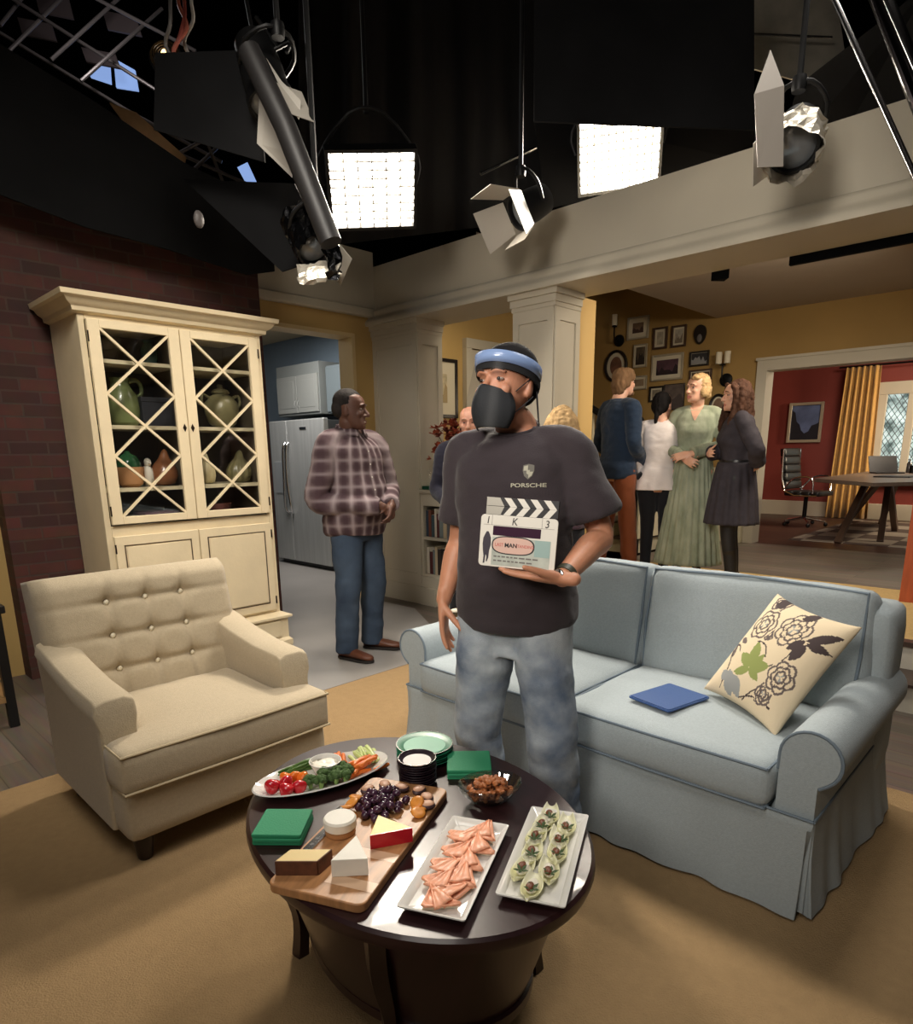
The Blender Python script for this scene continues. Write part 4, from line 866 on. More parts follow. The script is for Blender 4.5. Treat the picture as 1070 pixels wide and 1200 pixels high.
END = M('endive_leaf', (226, 224, 160), .4, nz=(9, .15), rgb2=(240, 238, 214)); HERB = M('herb_green', (58, 84, 40), .6); NUTB = M('pecan_brown', (120, 66, 38), .45); RICO = M('soft_cheese', (238, 232, 216), .6)
pl_ = [(.150, .02, 95), (.115, -.028, 95), (.10, .03, 85), (.055, -.02, 100), (.045, .035, 85), (.0, -.025, 95), (-.02, .03, 90), (-.075, -.02, 100), (-.085, .038, 80), (-.14, .005, 90)]
for (a, b, ro), q in zip(pl_, range(10)):
    x, y = plate_pt(PB_, a, b); side_ = 'left' if b > 0 else 'right'
    o = thing('endive_canape', ('endive leaf stuffed with cheese and pecan, ' + ['far left corner of its plate', 'far right corner of its plate', 'left side, second row from the far end', 'right side, second row from the far end', 'left side, third row from the far end', 'right side, third row from the far end', 'left side, fourth row from the far end', 'right side, next to last row', 'left side, next to last row', 'alone at the near end of its plate'][q]), 'canape', (x, y, TZ + .0065), PR + math.radians(ro), 'stuffed endive canapes on the long plate')
    m = MB(); R_ = []
    for i in range(9):
        t = i / 8; wd = .022 * math.sin(pi * min(.97, .12 + t * .85)) ** .7; yy = -.048 + .096 * t; lift = .012 * (2 * t - 1) ** 2
        R_.append([(wd * math.sin(s_ / 8 * 2.4 - 1.2) * 1.1, yy, .002 + lift + .018 * (1 - math.cos(s_ / 8 * 2.4 - 1.2))) for s_ in range(9)])
    m.rings(R_, cap=False, closed=False); lf = m.build('leaf', END, o, ang=180); z_ = lf.modifiers.new('s', 'SOLIDIFY'); z_.thickness = .002
    MB().ell((0, -.008, .010), (.014, .026, .008), 14, 8).build('cheese_filling', RICO, o)
    MB().ell((.002, -.002 + .01 * (q % 2), .020), (.009, .015, .006), 12, 8).build('pecan', NUTB, o)
    m = MB()
    for g in range(5):
        aa = g * 1.3 + q; p = Vector((-.004, .016, .020)); d = Vector((math.cos(aa), math.sin(aa), .35)); m.add([p, p + d * .010 + Vector((-d.y, d.x, 0)) * .004, p + d * .018, p + d * .010 - Vector((-d.y, d.x, 0)) * .004], [(0, 1, 2, 3)])
    h_ = m.build('herb_sprig', HERB, o, smooth=False); h_.modifiers.new('s', 'SOLIDIFY').thickness = .001
# ---- cheese board
BW = M('acacia_board', (178, 128, 84), .4, nz=(4, .3), stretch=(2, 14, 1)); BC = (.885, 1.165); BR_ = math.radians(24.4)
def bd_pt(a, b): return (BC[0] + a * math.cos(BR_) - b * math.sin(BR_), BC[1] + a * math.sin(BR_) + b * math.cos(BR_))
cb_ = thing('cheese_board', 'rectangular wooden board of cheeses, grapes and dried fruit', 'board', (BC[0], BC[1], TZ), BR_)
MB().prism(rrect(.51, .235, .022), 0, .022).build('board', BW, cb_, bevel=.004)
for a in (-.195, -.085): MB().box(a - .016, a + .016, -.116, .0, .0221, .0224).build('inlay', M('pale_maple_inlay', (222, 184, 150), .4), cb_)
BZ = TZ + .0226
def wedge(label, pos, rz, pts, hh, face, rind, nm):
    o = thing('cheese_wedge', label, 'cheese', (*pos, BZ), rz, None)
    m = MB().prism(pts, 0, hh); m.mi = [0, 0] + [1 if i in rind else 0 for i in range(len(pts))]
    me = m.mesh('cheese'); ob = link('cheese', me, face, o, bevel=.002, ang=30); return o
CH1 = M('aged_cheese_paste', (232, 206, 142), .5); CH1R = M('brown_rind', (98, 58, 36), .7, nz=(50, .3)); CH2 = M('white_bloomy_cheese', (240, 236, 224), .55, nz=(20, .03)); CH3 = M('yellow_cheese_paste', (242, 220, 140), .45); WAX = M('red_wax', (196, 36, 48), .25)
def wedge2(label, pos, rz, pts, hh, parts):
    o = thing('cheese_wedge', label, 'cheese', (*pos, BZ), rz)
    MB().prism(pts, 0, hh).build('cheese_paste', parts[0], o, bevel=.0015, ang=30)
    if parts[1]:
        m = MB()
        for (i, j) in parts[2]:
            p, q = Vector((*pts[i], 0)), Vector((*pts[j], 0)); nrm = Vector((q.y - p.y, p.x - q.x, 0)).normalized()
            m.add([p, q, q + nrm * .003, p + nrm * .003, p + Vector((0, 0, hh)), q + Vector((0, 0, hh)), q + nrm * .003 + Vector((0, 0, hh)), p + nrm * .003 + Vector((0, 0, hh))], [(0, 1, 2, 3), (4, 7, 6, 5), (0, 4, 5, 1), (1, 5, 6, 2), (2, 6, 7, 3), (3, 7, 4, 0)])
        m.build('rind', parts[1], o, smooth=False)
    return o
FC = math.atan2(-BC[1], -BC[0])          # toward the room front
# points are placed counter-clockwise; local -Y faces the seat of the viewer side of the board
wedge2('block of aged cheese with brown rind at the board corner', bd_pt(-.185, .07), math.radians(-47), [(-.052, -.022), (.040, -.022), (.062, .022), (-.030, .022)], .034, (CH1, CH1R, [(0, 1), (1, 2)]))
wedge2('tall white bloomy wedge of soft cheese on the pale inlay', bd_pt(-.145, -.035), math.radians(-47), [(-.040, -.036), (.040, -.030), (.0, .062)], .042, (CH2, None, None))
wedge2('yellow cheese wedge with a red wax rind', bd_pt(-.02, -.075), math.radians(-47), [(-.048, -.036), (.048, -.004), (-.040, .052)], .036, (CH3, WAX, [(0, 1)]))
br = thing('brie_wheel', 'small round white brie resting on a brown cheese disc', 'cheese', (*bd_pt(-.03, .06), BZ))
MB().lathe([(.035, 0), (.037, .003), (.037, .013), (.034, .015)], 32).build('base_cheese', M('tan_cheese', (176, 126, 82), .5), br, ang=30)
MB().lathe([(.036, .0152), (.039, .018), (.040, .038), (.036, .043)], 36).build('brie', CH2, br, ang=30)
ck_ = thing('cheese_knife', 'steel cheese knife with black handle along the board edge', 'knife', (*bd_pt(-.06, .098), BZ), BR_)
MB().prism([(-.085, -.012), (.03, -.012), (.03, .008), (-.06, .010), (-.09, .0)], .001, .003).build('blade', CHROME, ck_); MB().chain([(.03, -.001, .006), (.06, -.001, .010), (.10, -.001, .013)], [(.007, .005), (.009, .008), (.013, .010)], 12, 4).build('handle', BLKPL, ck_)
for i in range(3): MB().lathe([(.005, .0), (.005, .0036)], 10, (-.065 + .025 * i, -.001, 0)).build('blade_hole', BLKPL, ck_)
GRP = M('purple_grape', (66, 38, 58), .18, nz=(20, .25), coat=.4); gme = MB().ell((0, 0, 0), (.0105, .0105, .0125), 14, 10).mesh('grape')
random.seed(9); grapes = []
for lay, (n, rr, zz) in enumerate(((24, .062, .0115), (16, .046, .027), (8, .024, .040))):
    for i in range(n):
        for _ in range(60):
            r_ = rr * math.sqrt(random.random()); t = random.uniform(0, 2 * pi); p = Vector((r_ * math.cos(t) * 1.25, r_ * math.sin(t), zz))
            if all((p - q).length > .0185 for q in grapes): grapes.append(p); break
gm = link('grape', gme, GRP); gm.location = (0, 0, -50)
gx, gy = bd_pt(.105, .015)
first = True
for p in grapes:
    o = gm if first else gm.copy()
    if not first: COL.objects.link(o)
    first = False
    q = Matrix.Rotation(BR_, 3, 'Z') @ p; o.location = (gx + q.x, gy + q.y, BZ + q.z); o.rotation_euler = (random.random() * 3, random.random() * 3, 0)
    tag(o, 'dark purple grape in the heap on the cheese board', 'grape', 'grapes on the cheese board')
APR = M('dried_apricot', (226, 146, 58), .4, nz=(18, .15)); ame = MB().lathe([(.006, 0), (.017, .002), (.020, .006), (.016, .010), (.007, .011), (.001, .009)], 16).mesh('apricot'); ame.materials.append(APR); ame.shade_smooth()
ap = [(.045, .075, 0, 'beside the brie, lowest one'), (.055, .09, .009, 'beside the brie, middle one'), (.075, .082, .014, 'beside the brie, topmost one'), (.115, .095, .004, 'at the far edge of the grape heap'), (.12, -.085, .002, 'right of the grapes, under another'), (.135, -.075, .012, 'right of the grapes, on top'), (.10, -.09, .004, 'right of the grapes, nearest the wax wedge')]
for a, b, z, nm in ap:
    o = bpy.data.objects.new('dried_apricot', ame); COL.objects.link(o); o.location = (*bd_pt(a, b), BZ + z); o.rotation_euler = (random.uniform(-.5, .5), random.uniform(-.5, .5), a * 40); tag(o, 'orange dried apricot ' + nm, 'apricot', 'dried apricots on the cheese board')
FIG = M('fig_skin', (70, 50, 54), .5); FGF = M('fig_flesh', (206, 158, 128), .5, nz=(40, .2))
for i, (a, b, nm) in enumerate(((.165, .085, 'back left corner of the board'), (.20, .05, 'behind the grapes, left one'), (.20, .0, 'behind the grapes, middle one'), (.205, -.05, 'behind the grapes, right one'), (.175, -.085, 'right edge of the board, upper one'), (.14, -.10, 'right edge of the board, lower one'))):
    o = thing('fig_half', 'halved fig at the ' + nm, 'fig', (*bd_pt(a, b), BZ + .009), i * 1.1, 'fig halves on the cheese board')
    m = MB().ell((0, 0, 0), (.022, .017, .010), 16, 8); m.build('skin', FIG, o); MB().ell((0, 0, .0062), (.019, .0145, .005), 16, 8).build('flesh', FGF, o)
# ---- vegetable platter
vp = thing('vegetable_platter', 'oval white platter of raw vegetables around a dip bowl', 'platter', (.982, 1.492, TZ), math.radians(-13))
m = MB(); R_ = []
VA, VB = .205, .098
for e, z in ((.055, 0), (.045, .002), (.012, .020), (0, .026), (.003, .029), (.016, .022), (.05, .008), (.09, .007)):
    R_.append([((VA - e) * math.cos(2 * pi * j / 56), (VB - e * .85) * math.sin(2 * pi * j / 56), z) for j in range(56)])
m.rings(R_).build('dish', WPOR, vp, ang=50)
VZ = TZ + .009; VR = math.radians(-13)
def vpt(a, b): return (.982 + a * math.cos(VR) - b * math.sin(VR), 1.492 + a * math.sin(VR) + b * math.cos(VR))
db = thing('dip_bowl', 'small white bowl of creamy dip in the middle of the vegetable platter', 'bowl', (*vpt(.015, .02), VZ))
MB().lathe([(.026, 0), (.030, .003), (.046, .040), (.047, .043), (.044, .043), (.036, .022), (.0005, .02)], 36).build('bowl', WPOR, db, ang=50); m = MB(); R_ = []
for r_, z in ((.041, .032), (.03, .034), (.016, .036), (.004, .034)): R_.append([(r_ * math.cos(t * 2 * pi / 32), r_ * math.sin(t * 2 * pi / 32), z + .002 * math.sin(t * 3 * 2 * pi / 32 + r_ * 200)) for t in range(32)])
m.rings(R_).build('dip', M('cream_dip', (240, 234, 218), .4), db, ang=180)
CAR = M('carrot_orange', (238, 124, 46), .4, nz=(30, .12)); cme = MB().chain([(-.028, 0, 0), (0, .001, 0), (.028, 0, 0)], [.0058, .0068, .0055], 8, 2).mesh('carrot'); cme.materials.append(CAR); cme.shade_smooth()
random.seed(31)
def scatter(name, label, cat, group, me, cx_, cy_, n, sx_, sy_, layers, ang, jit=.4, dz=.011):
    for i in range(n):
        o = bpy.data.objects.new(name, me); COL.objects.link(o); l_ = i % layers
        x, y = vpt(cx_ + random.uniform(-sx_, sx_) * (1 - .25 * l_), cy_ + random.uniform(-sy_, sy_) * (1 - .25 * l_)); o.location = (x, y, VZ + .008 + dz * l_); o.rotation_euler = (random.uniform(0, 3), random.uniform(-.12, .12), VR + ang + random.uniform(-jit, jit)); tag(o, label, cat, group)
scatter('carrot_stick', 'baby carrot in the front right pile of the vegetable platter', 'carrot', 'carrots on the platter', cme, .115, -.022, 26, .048, .034, 3, .45)
scatter('carrot_stick', 'baby carrot in the small pile behind the dip bowl', 'carrot', 'carrots behind the dip', cme, .075, .062, 11, .022, .014, 2, 1.4)
CEL = M('celery_green', (196, 208, 134), .35, nz=(40, .12), stretch=(1, 12, 1)); eme = MB().chain([(-.036, 0, 0), (0, 0, .002), (.036, 0, 0)], [(.0075, .005)] * 3, 8, 2).mesh('celery'); eme.materials.append(CEL); eme.shade_smooth()
scatter('celery_stick', 'pale celery stick at the far right end of the vegetable platter', 'celery', 'celery on the platter', eme, .145, .042, 16, .040, .012, 2, 1.45, .15, .009)
BEAN = M('green_bean', (78, 112, 48), .4); bme = MB().chain([(-.045, 0, 0), (-.015, .005, .002), (.015, .005, .003), (.045, 0, 0)], [.003, .0045, .0045, .003], 8, 2).mesh('bean'); bme.materials.append(BEAN); bme.shade_smooth()
scatter('green_bean', 'green bean along the back rim of the vegetable platter', 'bean', 'green beans on the platter', bme, -.03, .070, 16, .055, .012, 3, .12, .2, .008)
BROC = M('broccoli_floret', (70, 98, 48), .8, nz=(90, .35), bump=(120, .9)); BST = M('broccoli_stalk', (138, 168, 92), .5)
brp = [(-.055, -.040), (-.03, -.058), (-.01, -.035), (.015, -.058), (.03, -.035), (.055, -.045), (.04, -.068), (-.005, -.02), (.06, -.018)]
for i, (a, b) in enumerate(brp):
    o = thing('broccoli_floret', 'broccoli floret in the front heap of the vegetable platter', 'broccoli', (*vpt(a, b), VZ + .004), i * 1.7, 'broccoli on the platter'); m = MB(); random.seed(i)
    for q in range(16):
        t = random.uniform(0, 2 * pi); e_ = random.uniform(-.1, 1.4); m.ell((.015 * math.cos(t) * math.cos(e_), .015 * math.sin(t) * math.cos(e_), .020 + .012 * math.sin(e_)), (.0085, .0085, .008), 8, 6)
    m.build('crown', BROC, o); MB().chain([(0, 0, 0), (0, 0, .018)], [.006, .009], 8, 2).build('stalk', BST, o)
REDP = M('red_pepper', (196, 32, 42), .18, coat=.4); ORP = M('orange_pepper', (236, 120, 36), .2, coat=.3)
def pepper(label, a, b, rz, mt, s_=1, z=0, grp=None):
    o = thing('pepper_piece', label, 'pepper', (*vpt(a, b), VZ + .004 + z), rz, grp); m = MB(); R_ = []
    for i in range(11):
        t = i / 10; r_ = (.020 * math.sin(pi * min(.98, .06 + .92 * t)) ** .6) * s_
        R_.append([(r_ * (1 + .12 * math.cos(3 * 2 * pi * j / 24)) * math.cos(2 * pi * j / 24), r_ * (1 + .12 * math.cos(3 * 2 * pi * j / 24)) * math.sin(2 * pi * j / 24), .045 * t * s_) for j in range(24)])
    me = m.rings(R_).mesh(); me.transform(Matrix.Translation((0, 0, .017 * s_)) @ Matrix.Rotation(math.radians(70), 4, 'X') @ Matrix.Translation((0, 0, -.0225 * s_))); link('flesh', me, mt, o, ang=180); return o
pepper('red pepper at the left rim of the vegetable platter', -.150, -.005, .4, REDP, 1.05); pepper('red pepper nearest the green napkins', -.125, -.045, -.2, REDP, 1.0); pepper('red pepper beside the broccoli', -.088, -.045, .9, REDP, .95); pepper('red pepper tucked behind the other red ones', -.115, -.015, 1.6, REDP, .9, .010)
for i, (a, b, nm) in enumerate(((-.105, .02, 'left'), (-.08, .012, 'middle'), (-.062, -.005, 'right'))): pepper('orange pepper piece by the dip bowl, ' + nm + ' one', a, b, i * 1.1, ORP, .85, .004, 'orange pepper pieces')
# ---- paper goods
NAP = M('green_paper', (40, 138, 96), .7, bump=(200, .15))
def napkins(label, c, ang, sz):
    o = thing('napkin_stack', label, 'napkins', (c[0], c[1], TZ), ang)
    for k in range(3): MB().prism([(x + .001 * math.sin(k * 2), y + .0015 * math.cos(k * 3)) for x, y in rrect(sz - .002 * (k == 1), sz, .004, 2)], .010 * k, .010 * k + .0095).build('folded_napkins', NAP, o, bevel=.003)
    return o
napkins('stack of square green napkins at the left of the cheese board', (.757, 1.343), math.radians(-48), .122); napkins('stack of square green napkins behind the nut bowl', (1.318, 1.228), math.radians(-46), .130)
PG = M('emerald_paper_plate', (38, 124, 92), .35); PGC = M('mint_plate_centre', (138, 196, 170), .3); SILV = M('silver_rim', (220, 222, 220), .2, .8); PDK = M('plum_black_plate', (34, 20, 30), .35); PDC = M('pale_plate_centre', (206, 198, 194), .35)
def plates(name, label, cat, group, c, r_, n, th, m1, m2):
    root = None
    for k in range(n):
        if root is None:
            o = thing(name, label, cat, (c[0], c[1], TZ), 0, group)
            MB().lathe([(r_ * .7, 0), (r_ * .78, .002), (r_ * .98, th), (r_, th + .002), (r_ * .97, th + .003), (r_ * .76, .005), (.0005, .004)], 44).build('plate_body', m1, o, ang=50)
            MB().lathe([(r_ * .74, .0045), (r_ * .74, .0062), (.0005, .0058)], 40).build('centre', m2, o); MB().lathe([(r_ * .985, th + .0015), (r_ * 1.004, th + .002), (r_ * 1.0, th + .0036), (r_ * .97, th + .0036)], 44, cap=False).build('rim', SILV, o); root = o
        else:
            o = copy_tree(root)
            for ch in list(o.children):
                if ch.name.split('.')[0] in ('rim', 'centre'): bpy.data.objects.remove(ch)
        o.location = (c[0] + .0008 * math.sin(k * 5), c[1] + .0008 * math.cos(k * 3), TZ + .0072 * (n - 1 - k))
plates('paper_plate', 'round green paper plate with silver rim in the stack by the man', 'plate', 'stack of green plates', (1.283, 1.383), .088, 6, .011, PG, PGC)
plates('dessert_plate', 'small plum-black plate with silver rim in the tall stack', 'plate', 'stack of dark plates', (1.158, 1.281), .054, 10, .012, PDK, PDC)
# ---- nut bowl
nb = thing('nut_bowl', 'cut glass oval bowl heaped with brown nuts', 'bowl', (1.222, 1.063, TZ), math.radians(-46 + 15))
m = MB(); R_ = []
for a, b, z in ((.035, .028, 0), (.05, .038, .006), (.078, .058, .034), (.088, .066, .056), (.086, .064, .058), (.074, .054, .036), (.045, .034, .010)):
    R_.append([(a * (1 + .025 * math.cos(j * 2 * pi / 60 * 12)) * math.cos(2 * pi * j / 60), b * (1 + .025 * math.cos(j * 2 * pi / 60 * 12)) * math.sin(2 * pi * j / 60), z) for j in range(60)])
m.rings(R_).build('bowl', glassy('cut_glass', (236, 240, 238), .22, .02), nb, ang=50)
NUT = M('roasted_nut', (178, 108, 62), .45, nz=(25, .3)); nme = MB().ell((0, 0, 0), (.0105, .0065, .005), 10, 7).mesh('nut'); nme.materials.append(NUT); nme.shade_smooth()
random.seed(44); na = math.radians(-31)
for i in range(150):
    lv = i % 4; r_ = math.sqrt(random.random()) * (.9 - .13 * max(0, lv - 1)); t = random.uniform(0, 2 * pi); s_ = (.66, .92, 1.04, .84)[lv]
    x, y = .074 * s_ * r_ * math.cos(t), .053 * s_ * r_ * math.sin(t); o = bpy.data.objects.new('nut', nme); COL.objects.link(o)
    o.location = (1.222 + x * math.cos(na) - y * math.sin(na), 1.063 + x * math.sin(na) + y * math.cos(na), TZ + (.020, .036, .050, .060)[lv] - .012 * r_ * r_ + .004 * (lv == 3)); o.rotation_euler = (random.uniform(-.6, .6), random.uniform(-.6, .6), random.uniform(0, 6)); tag(o, 'brown roasted nut heaped in the cut glass bowl', 'nut', 'nuts in the glass bowl')
# ------------------------------------------------------------------ people
def skin(name, rgb, lip):
    a = M(name, rgb, .5, nz=(22, .07), bump=(160, .08)); N, L, b = nodes(a); b.inputs['Subsurface Weight'].default_value = .12; b.inputs['Subsurface Radius'].default_value = (.01, .004, .002)
    return [a, M(name + '_lip', lip, .45)]
TOR = [(.78, .10, .085, .09), (.86, .158, .10, .115), (.93, .168, .108, .125), (1.00, .158, .108, .105), (1.08, .147, .105, .092), (1.16, .150, .108, .094), (1.24, .160, .115, .10), (1.32, .170, .118, .108), (1.39, .172, .105, .105), (1.44, .140, .08, .09), (1.475, .088, .06, .07), (1.51, .058, .052, .058)]
HEADP = [(0, -.070, -.030, .024), (.05, -.086, -.005, .040), (.12, -.092, .022, .051), (.22, -.092, .045, .058), (.33, -.091, .062, .064), (.43, -.088, .078, .069), (.52, -.086, .089, .0715), (.60, -.090, .096, .073), (.70, -.090, .100, .0745), (.80, -.080, .096, .072), (.89, -.058, .080, .060), (.95, -.036, .060, .044), (.985, -.014, .036, .024), (1.0, .004, .016, .008)]
HH = .228
def interp(tab, z):
    if z <= tab[0][0]: return tab[0][1:]
    for a, b in zip(tab, tab[1:]):
        if z <= b[0]:
            t = (z - a[0]) / (b[0] - a[0]); t = t * t * (3 - 2 * t) * .5 + t * .5
            return tuple(x + (y - x) * t for x, y in zip(a[1:], b[1:]))
    return tab[-1][1:]
class Human:
    def __init__(s, label, base, rz, H, skn, sh=.185, bulk=1., belly=0., bust=0., waist=1., hip=1., vox=.005, yaw=0, pitch=0, roll=0, headscale=1., hy=-.025, hx_=0., lean=0, ears=True, handscale=.97):
        s.root = thing('person', label, 'person', base, math.radians(rz)); s.H = H; s.s = H / 1.75; s.sh = sh; s.bulk = bulk; s.belly = belly; s.bust = bust; s.waist = waist; s.hip = hip; s.vox = vox; s.skn = skn; s.hs = headscale; s.ears = ears; s.hk = handscale
        zc = H - HH * headscale; s.zc = zc
        s.TH = Matrix.Translation((hx_, hy, zc + .06)) @ Matrix.Rotation(math.radians(yaw), 4, 'Z') @ Matrix.Rotation(math.radians(pitch), 4, 'X') @ Matrix.Rotation(math.radians(roll), 4, 'Y') @ Matrix.Scale(headscale, 4) @ Matrix.Translation((0, 0, -.06))
        s.shj = {1: Vector((sh, .01, 1.42 * s.s)), -1: Vector((-sh, .01, 1.42 * s.s))}
        s.arms = {}; s.legs = {}
    def tor(s, z):
        hw, df, db = interp(TOR, z / s.s); k = s.bulk; zz = z / s.s
        g = math.exp(-((zz - 1.07) / .13) ** 2); b = math.exp(-((zz - 1.27) / .055) ** 2); w_ = 1 + (s.waist - 1) * math.exp(-((zz - 1.10) / .09) ** 2); hp = 1 + (s.hip - 1) * math.exp(-((zz - .90) / .10) ** 2)
        return hw * k * w_ * hp + s.belly * .35 * g, df * k * w_ + s.belly * g + s.bust * b, db * k * w_ * hp
    def ring(s, z, inf=0, n=40, e=2.35, ex=1., pleat=None):
        hw, df, db = s.tor(z); r = []
        for j in range(n):
            t = 2 * pi * j / n; c_, q = math.cos(t), math.sin(t); x = math.copysign(abs(c_) ** (2 / e), c_) * (hw * ex + inf); y = math.copysign(abs(q) ** (2 / e), q)
            y = y * ((db if y > 0 else df) * ex + inf); p = 1 + (pleat(t, z) if pleat else 0); r.append((x * p, y * p + .01, z))
        return r
    def arm(s, side, elbow, wrist, hdir, pn, curl=.3, thumb=.3, spread=1.): s.arms[side] = (Vector(elbow), Vector(wrist), Vector(hdir).normalized(), Vector(pn).normalized(), curl, thumb, spread); return s
    def leg(s, side, knee, ankle, fd=(0, -1, 0)): s.legs[side] = (Vector((side * .088 * s.s * s.hip, 0, .90 * s.s)), Vector(knee), Vector(ankle), Vector(fd).normalized()); return s
    def hand(s, mb, w_, d, n, side, curl, thumb, spread, k=1.):
        n = (n - d * n.dot(d)).normalized(); t = d.cross(n) * (-side)          # t: towards the thumb
        T = Matrix(((t.x, d.x, n.x, w_.x), (t.y, d.y, n.y, w_.y), (t.z, d.z, n.z, w_.z), (0, 0, 0, 1)))
        f = lambda x, y, z: tuple(T @ Vector((x * k, y * k, z * k)))
        mb.chain([f(0, -.03, 0), f(0, .0, 0), f(.002, .035, 0), f(.0, .075, .002), f(-.001, .095, .003)], [(.027 * k, .020 * k), (.029 * k, .019 * k), (.039 * k, .016 * k), (.042 * k, .0135 * k), (.038 * k, .010 * k)], 14, 4, tuple(t))
        mb.ell(f(.022, .03, .010), (.016 * k, .024 * k, .014 * k), 12, 8, T.to_3x3())
        for i, (bx, L_, an) in enumerate(((.031, .074, .09), (.0105, .084, .02), (-.0105, .077, -.05), (-.031, .060, -.13))):
            an *= spread; p = Vector((bx, .088 - abs(bx) * .18, .002)); a = curl * (.5 + .12 * i); pts = [p - Vector((0, .02, 0)), p]; ang = 0
            for sg, fr in ((.45, 1.), (.30, 1.1), (.25, .8)):
                ang += a * fr; dd = Vector((math.sin(an) * math.cos(ang), math.cos(an) * math.cos(ang), math.sin(ang))); p = p + dd * L_ * sg; pts.append(p)
            mb.chain([f(*q) for q in pts], [.0092 * k, .0094 * k, .0085 * k, .0078 * k, .0062 * k], 10, 3)
        p = Vector((.024, .018, .006)); a = thumb; pts = [p]
        for sg, q in ((.040, 0), (.034, .35), (.026, .6)):
            dd = Vector((math.sin(.75 - a * .5 - q * .4), math.cos(.75 - a * .5 - q * .4), .25 + a * .9)).normalized(); p = p + dd * sg; pts.append(p)
        mb.chain([f(*q) for q in pts], [.014 * k, .0115 * k, .0095 * k, .007 * k], 10, 3)
    def head(s, mb):
        R_ = []
        for i in range(33):
            t = i / 32; yf, yb, hw = interp(HEADP, t); cy = (yf + yb) / 2; hd = (yb - yf) / 2; row = []
            for j in range(40):
                a = 2 * pi * j / 40; e = 2.25; c_, q = math.cos(a), math.sin(a); row.append((math.copysign(abs(c_) ** (2 / e), c_) * hw, cy + math.copysign(abs(q) ** (2 / e), q) * hd, t * HH))
            R_.append(row)
        T = s.TH; mb.rings(R_, T=T); v = lambda x, y, z: tuple(T @ Vector((x, y, z))); h_ = s.hs
        mb.chain([v(0, -.086, .128), v(0, -.097, .108), v(0, -.108, .090), v(0, -.111, .080)], [.0075 * h_, .0085 * h_, .0115 * h_, .012 * h_], 12, 3)
        for q in (-1, 1):
            mb.ell(v(q * .011, -.099, .079), (.009 * h_, .010 * h_, .008 * h_), 10, 8)
            mb.chain([v(q * .010, -.090, .137), v(q * .030, -.090, .142), v(q * .050, -.078, .136)], [.0065 * h_, .0075 * h_, .005 * h_], 8, 3)
            mb.ell(v(q * .040, -.068, .088), (.022 * h_, .016 * h_, .020 * h_), 12, 8)
            if s.ears:
                R3 = (T.to_3x3().normalized() @ Matrix.Rotation(q * .35, 3, 'Z')); mb.ell(v(q * .074, .014, .105), (.008 * h_, .018 * h_, .031 * h_), 12, 8, R3); mb.ell(v(q * .073, .002, .085), (.007 * h_, .010 * h_, .012 * h_), 10, 8, R3)
        mb.ell(v(0, -.088, .049), (.024 * h_, .010 * h_, .0055 * h_), 14, 8); mb.ell(v(0, -.087, .038), (.021 * h_, .011 * h_, .0065 * h_), 14, 8); mb.ell(v(0, -.080, .014), (.020 * h_, .014 * h_, .015 * h_), 14, 8)
    def body(s, smile=0.):
        mb = MB(); k = s.s
        mb.rings([s.ring(z * k, -.012) for z in np.linspace(.80, 1.50, 26)])
        mb.chain([(0, .028, 1.44 * k), (0, .022, 1.50 * k), tuple(s.TH @ Vector((0, .012, .03))), tuple(s.TH @ Vector((0, .015, .09)))], [.066 * s.bulk ** .7, .058 * s.bulk ** .7, .053 * s.bulk ** .7, .05], 18, 4)
        for sd, (el, wr, hd, pn, cu_, th_, sp) in s.arms.items():
            b = s.bulk ** .6; mb.chain([(sd * .06, .015, 1.455 * k), tuple(s.shj[sd]), tuple(s.shj[sd].lerp(el, .45)), tuple(el), tuple(el.lerp(wr, .3)), tuple(el.lerp(wr, .75)), tuple(wr)], [.034 * b, .047 * b, .045 * b, .039 * b, .042 * b, .032 * b, .0265 * b], 16, 4)
            s.hand(mb, wr, hd, pn, sd, cu_, th_, sp, s.hk * k ** .5)
        for sd, (hp, kn, an, fd) in s.legs.items():
            mb.chain([tuple(hp + Vector((0, 0, .03))), tuple(hp.lerp(kn, .45)), tuple(kn), tuple(kn.lerp(an, .35)), tuple(an)], [.082, .072, .050, .052, .034], 16, 4)
            mb.chain([tuple(an + Vector((0, .02, -.01)) - Vector((0, .0, .02))), tuple(an + fd * .08 + Vector((0, 0, -.04))), tuple(an + fd * .15 + Vector((0, 0, -.055)))], [(.034, .036), (.040, .028), (.034, .016)], 12, 4)
        s.head(mb); me = mb.remesh(s.vox, 5 if s.vox > .0045 else 6, .5, 'body')
        v = getv(me); Ti = np.array(s.TH.inverted()); h_ = v @ Ti[:3, :3].T + Ti[:3, 3]; near = (h_[:, 2] > -.02) & (h_[:, 2] < .24) & (np.abs(h_[:, 0]) < .09) & (h_[:, 1] < .0)
        d = np.zeros_like(h_)
        for q in (-1, 1):
            r2 = ((h_[:, 0] - q * .032) / .017) ** 2 + ((h_[:, 2] - .119) / .011) ** 2; d[:, 1] += .0085 * np.exp(-r2)
            d[:, 1] += .004 * np.exp(-(((h_[:, 0] - q * .03) / .012) ** 2 + ((h_[:, 2] - .068) / .02) ** 2)) * (1 + smile)
        d[:, 1] += .006 * np.exp(-((h_[:, 0] / .022) ** 2 + ((h_[:, 2] - .0435) / .0022) ** 2))
        h_ = h_ + d * near[:, None]; Tm = np.array(s.TH); setv(me, h_ @ Tm[:3, :3].T + Tm[:3, 3])
        for m in s.skn: me.materials.append(m)
        nP = len(me.polygons); c = np.empty(nP * 3, np.float32); me.polygons.foreach_get('center', c); c = c.reshape(-1, 3); hc = c @ Ti[:3, :3].T + Ti[:3, 3]
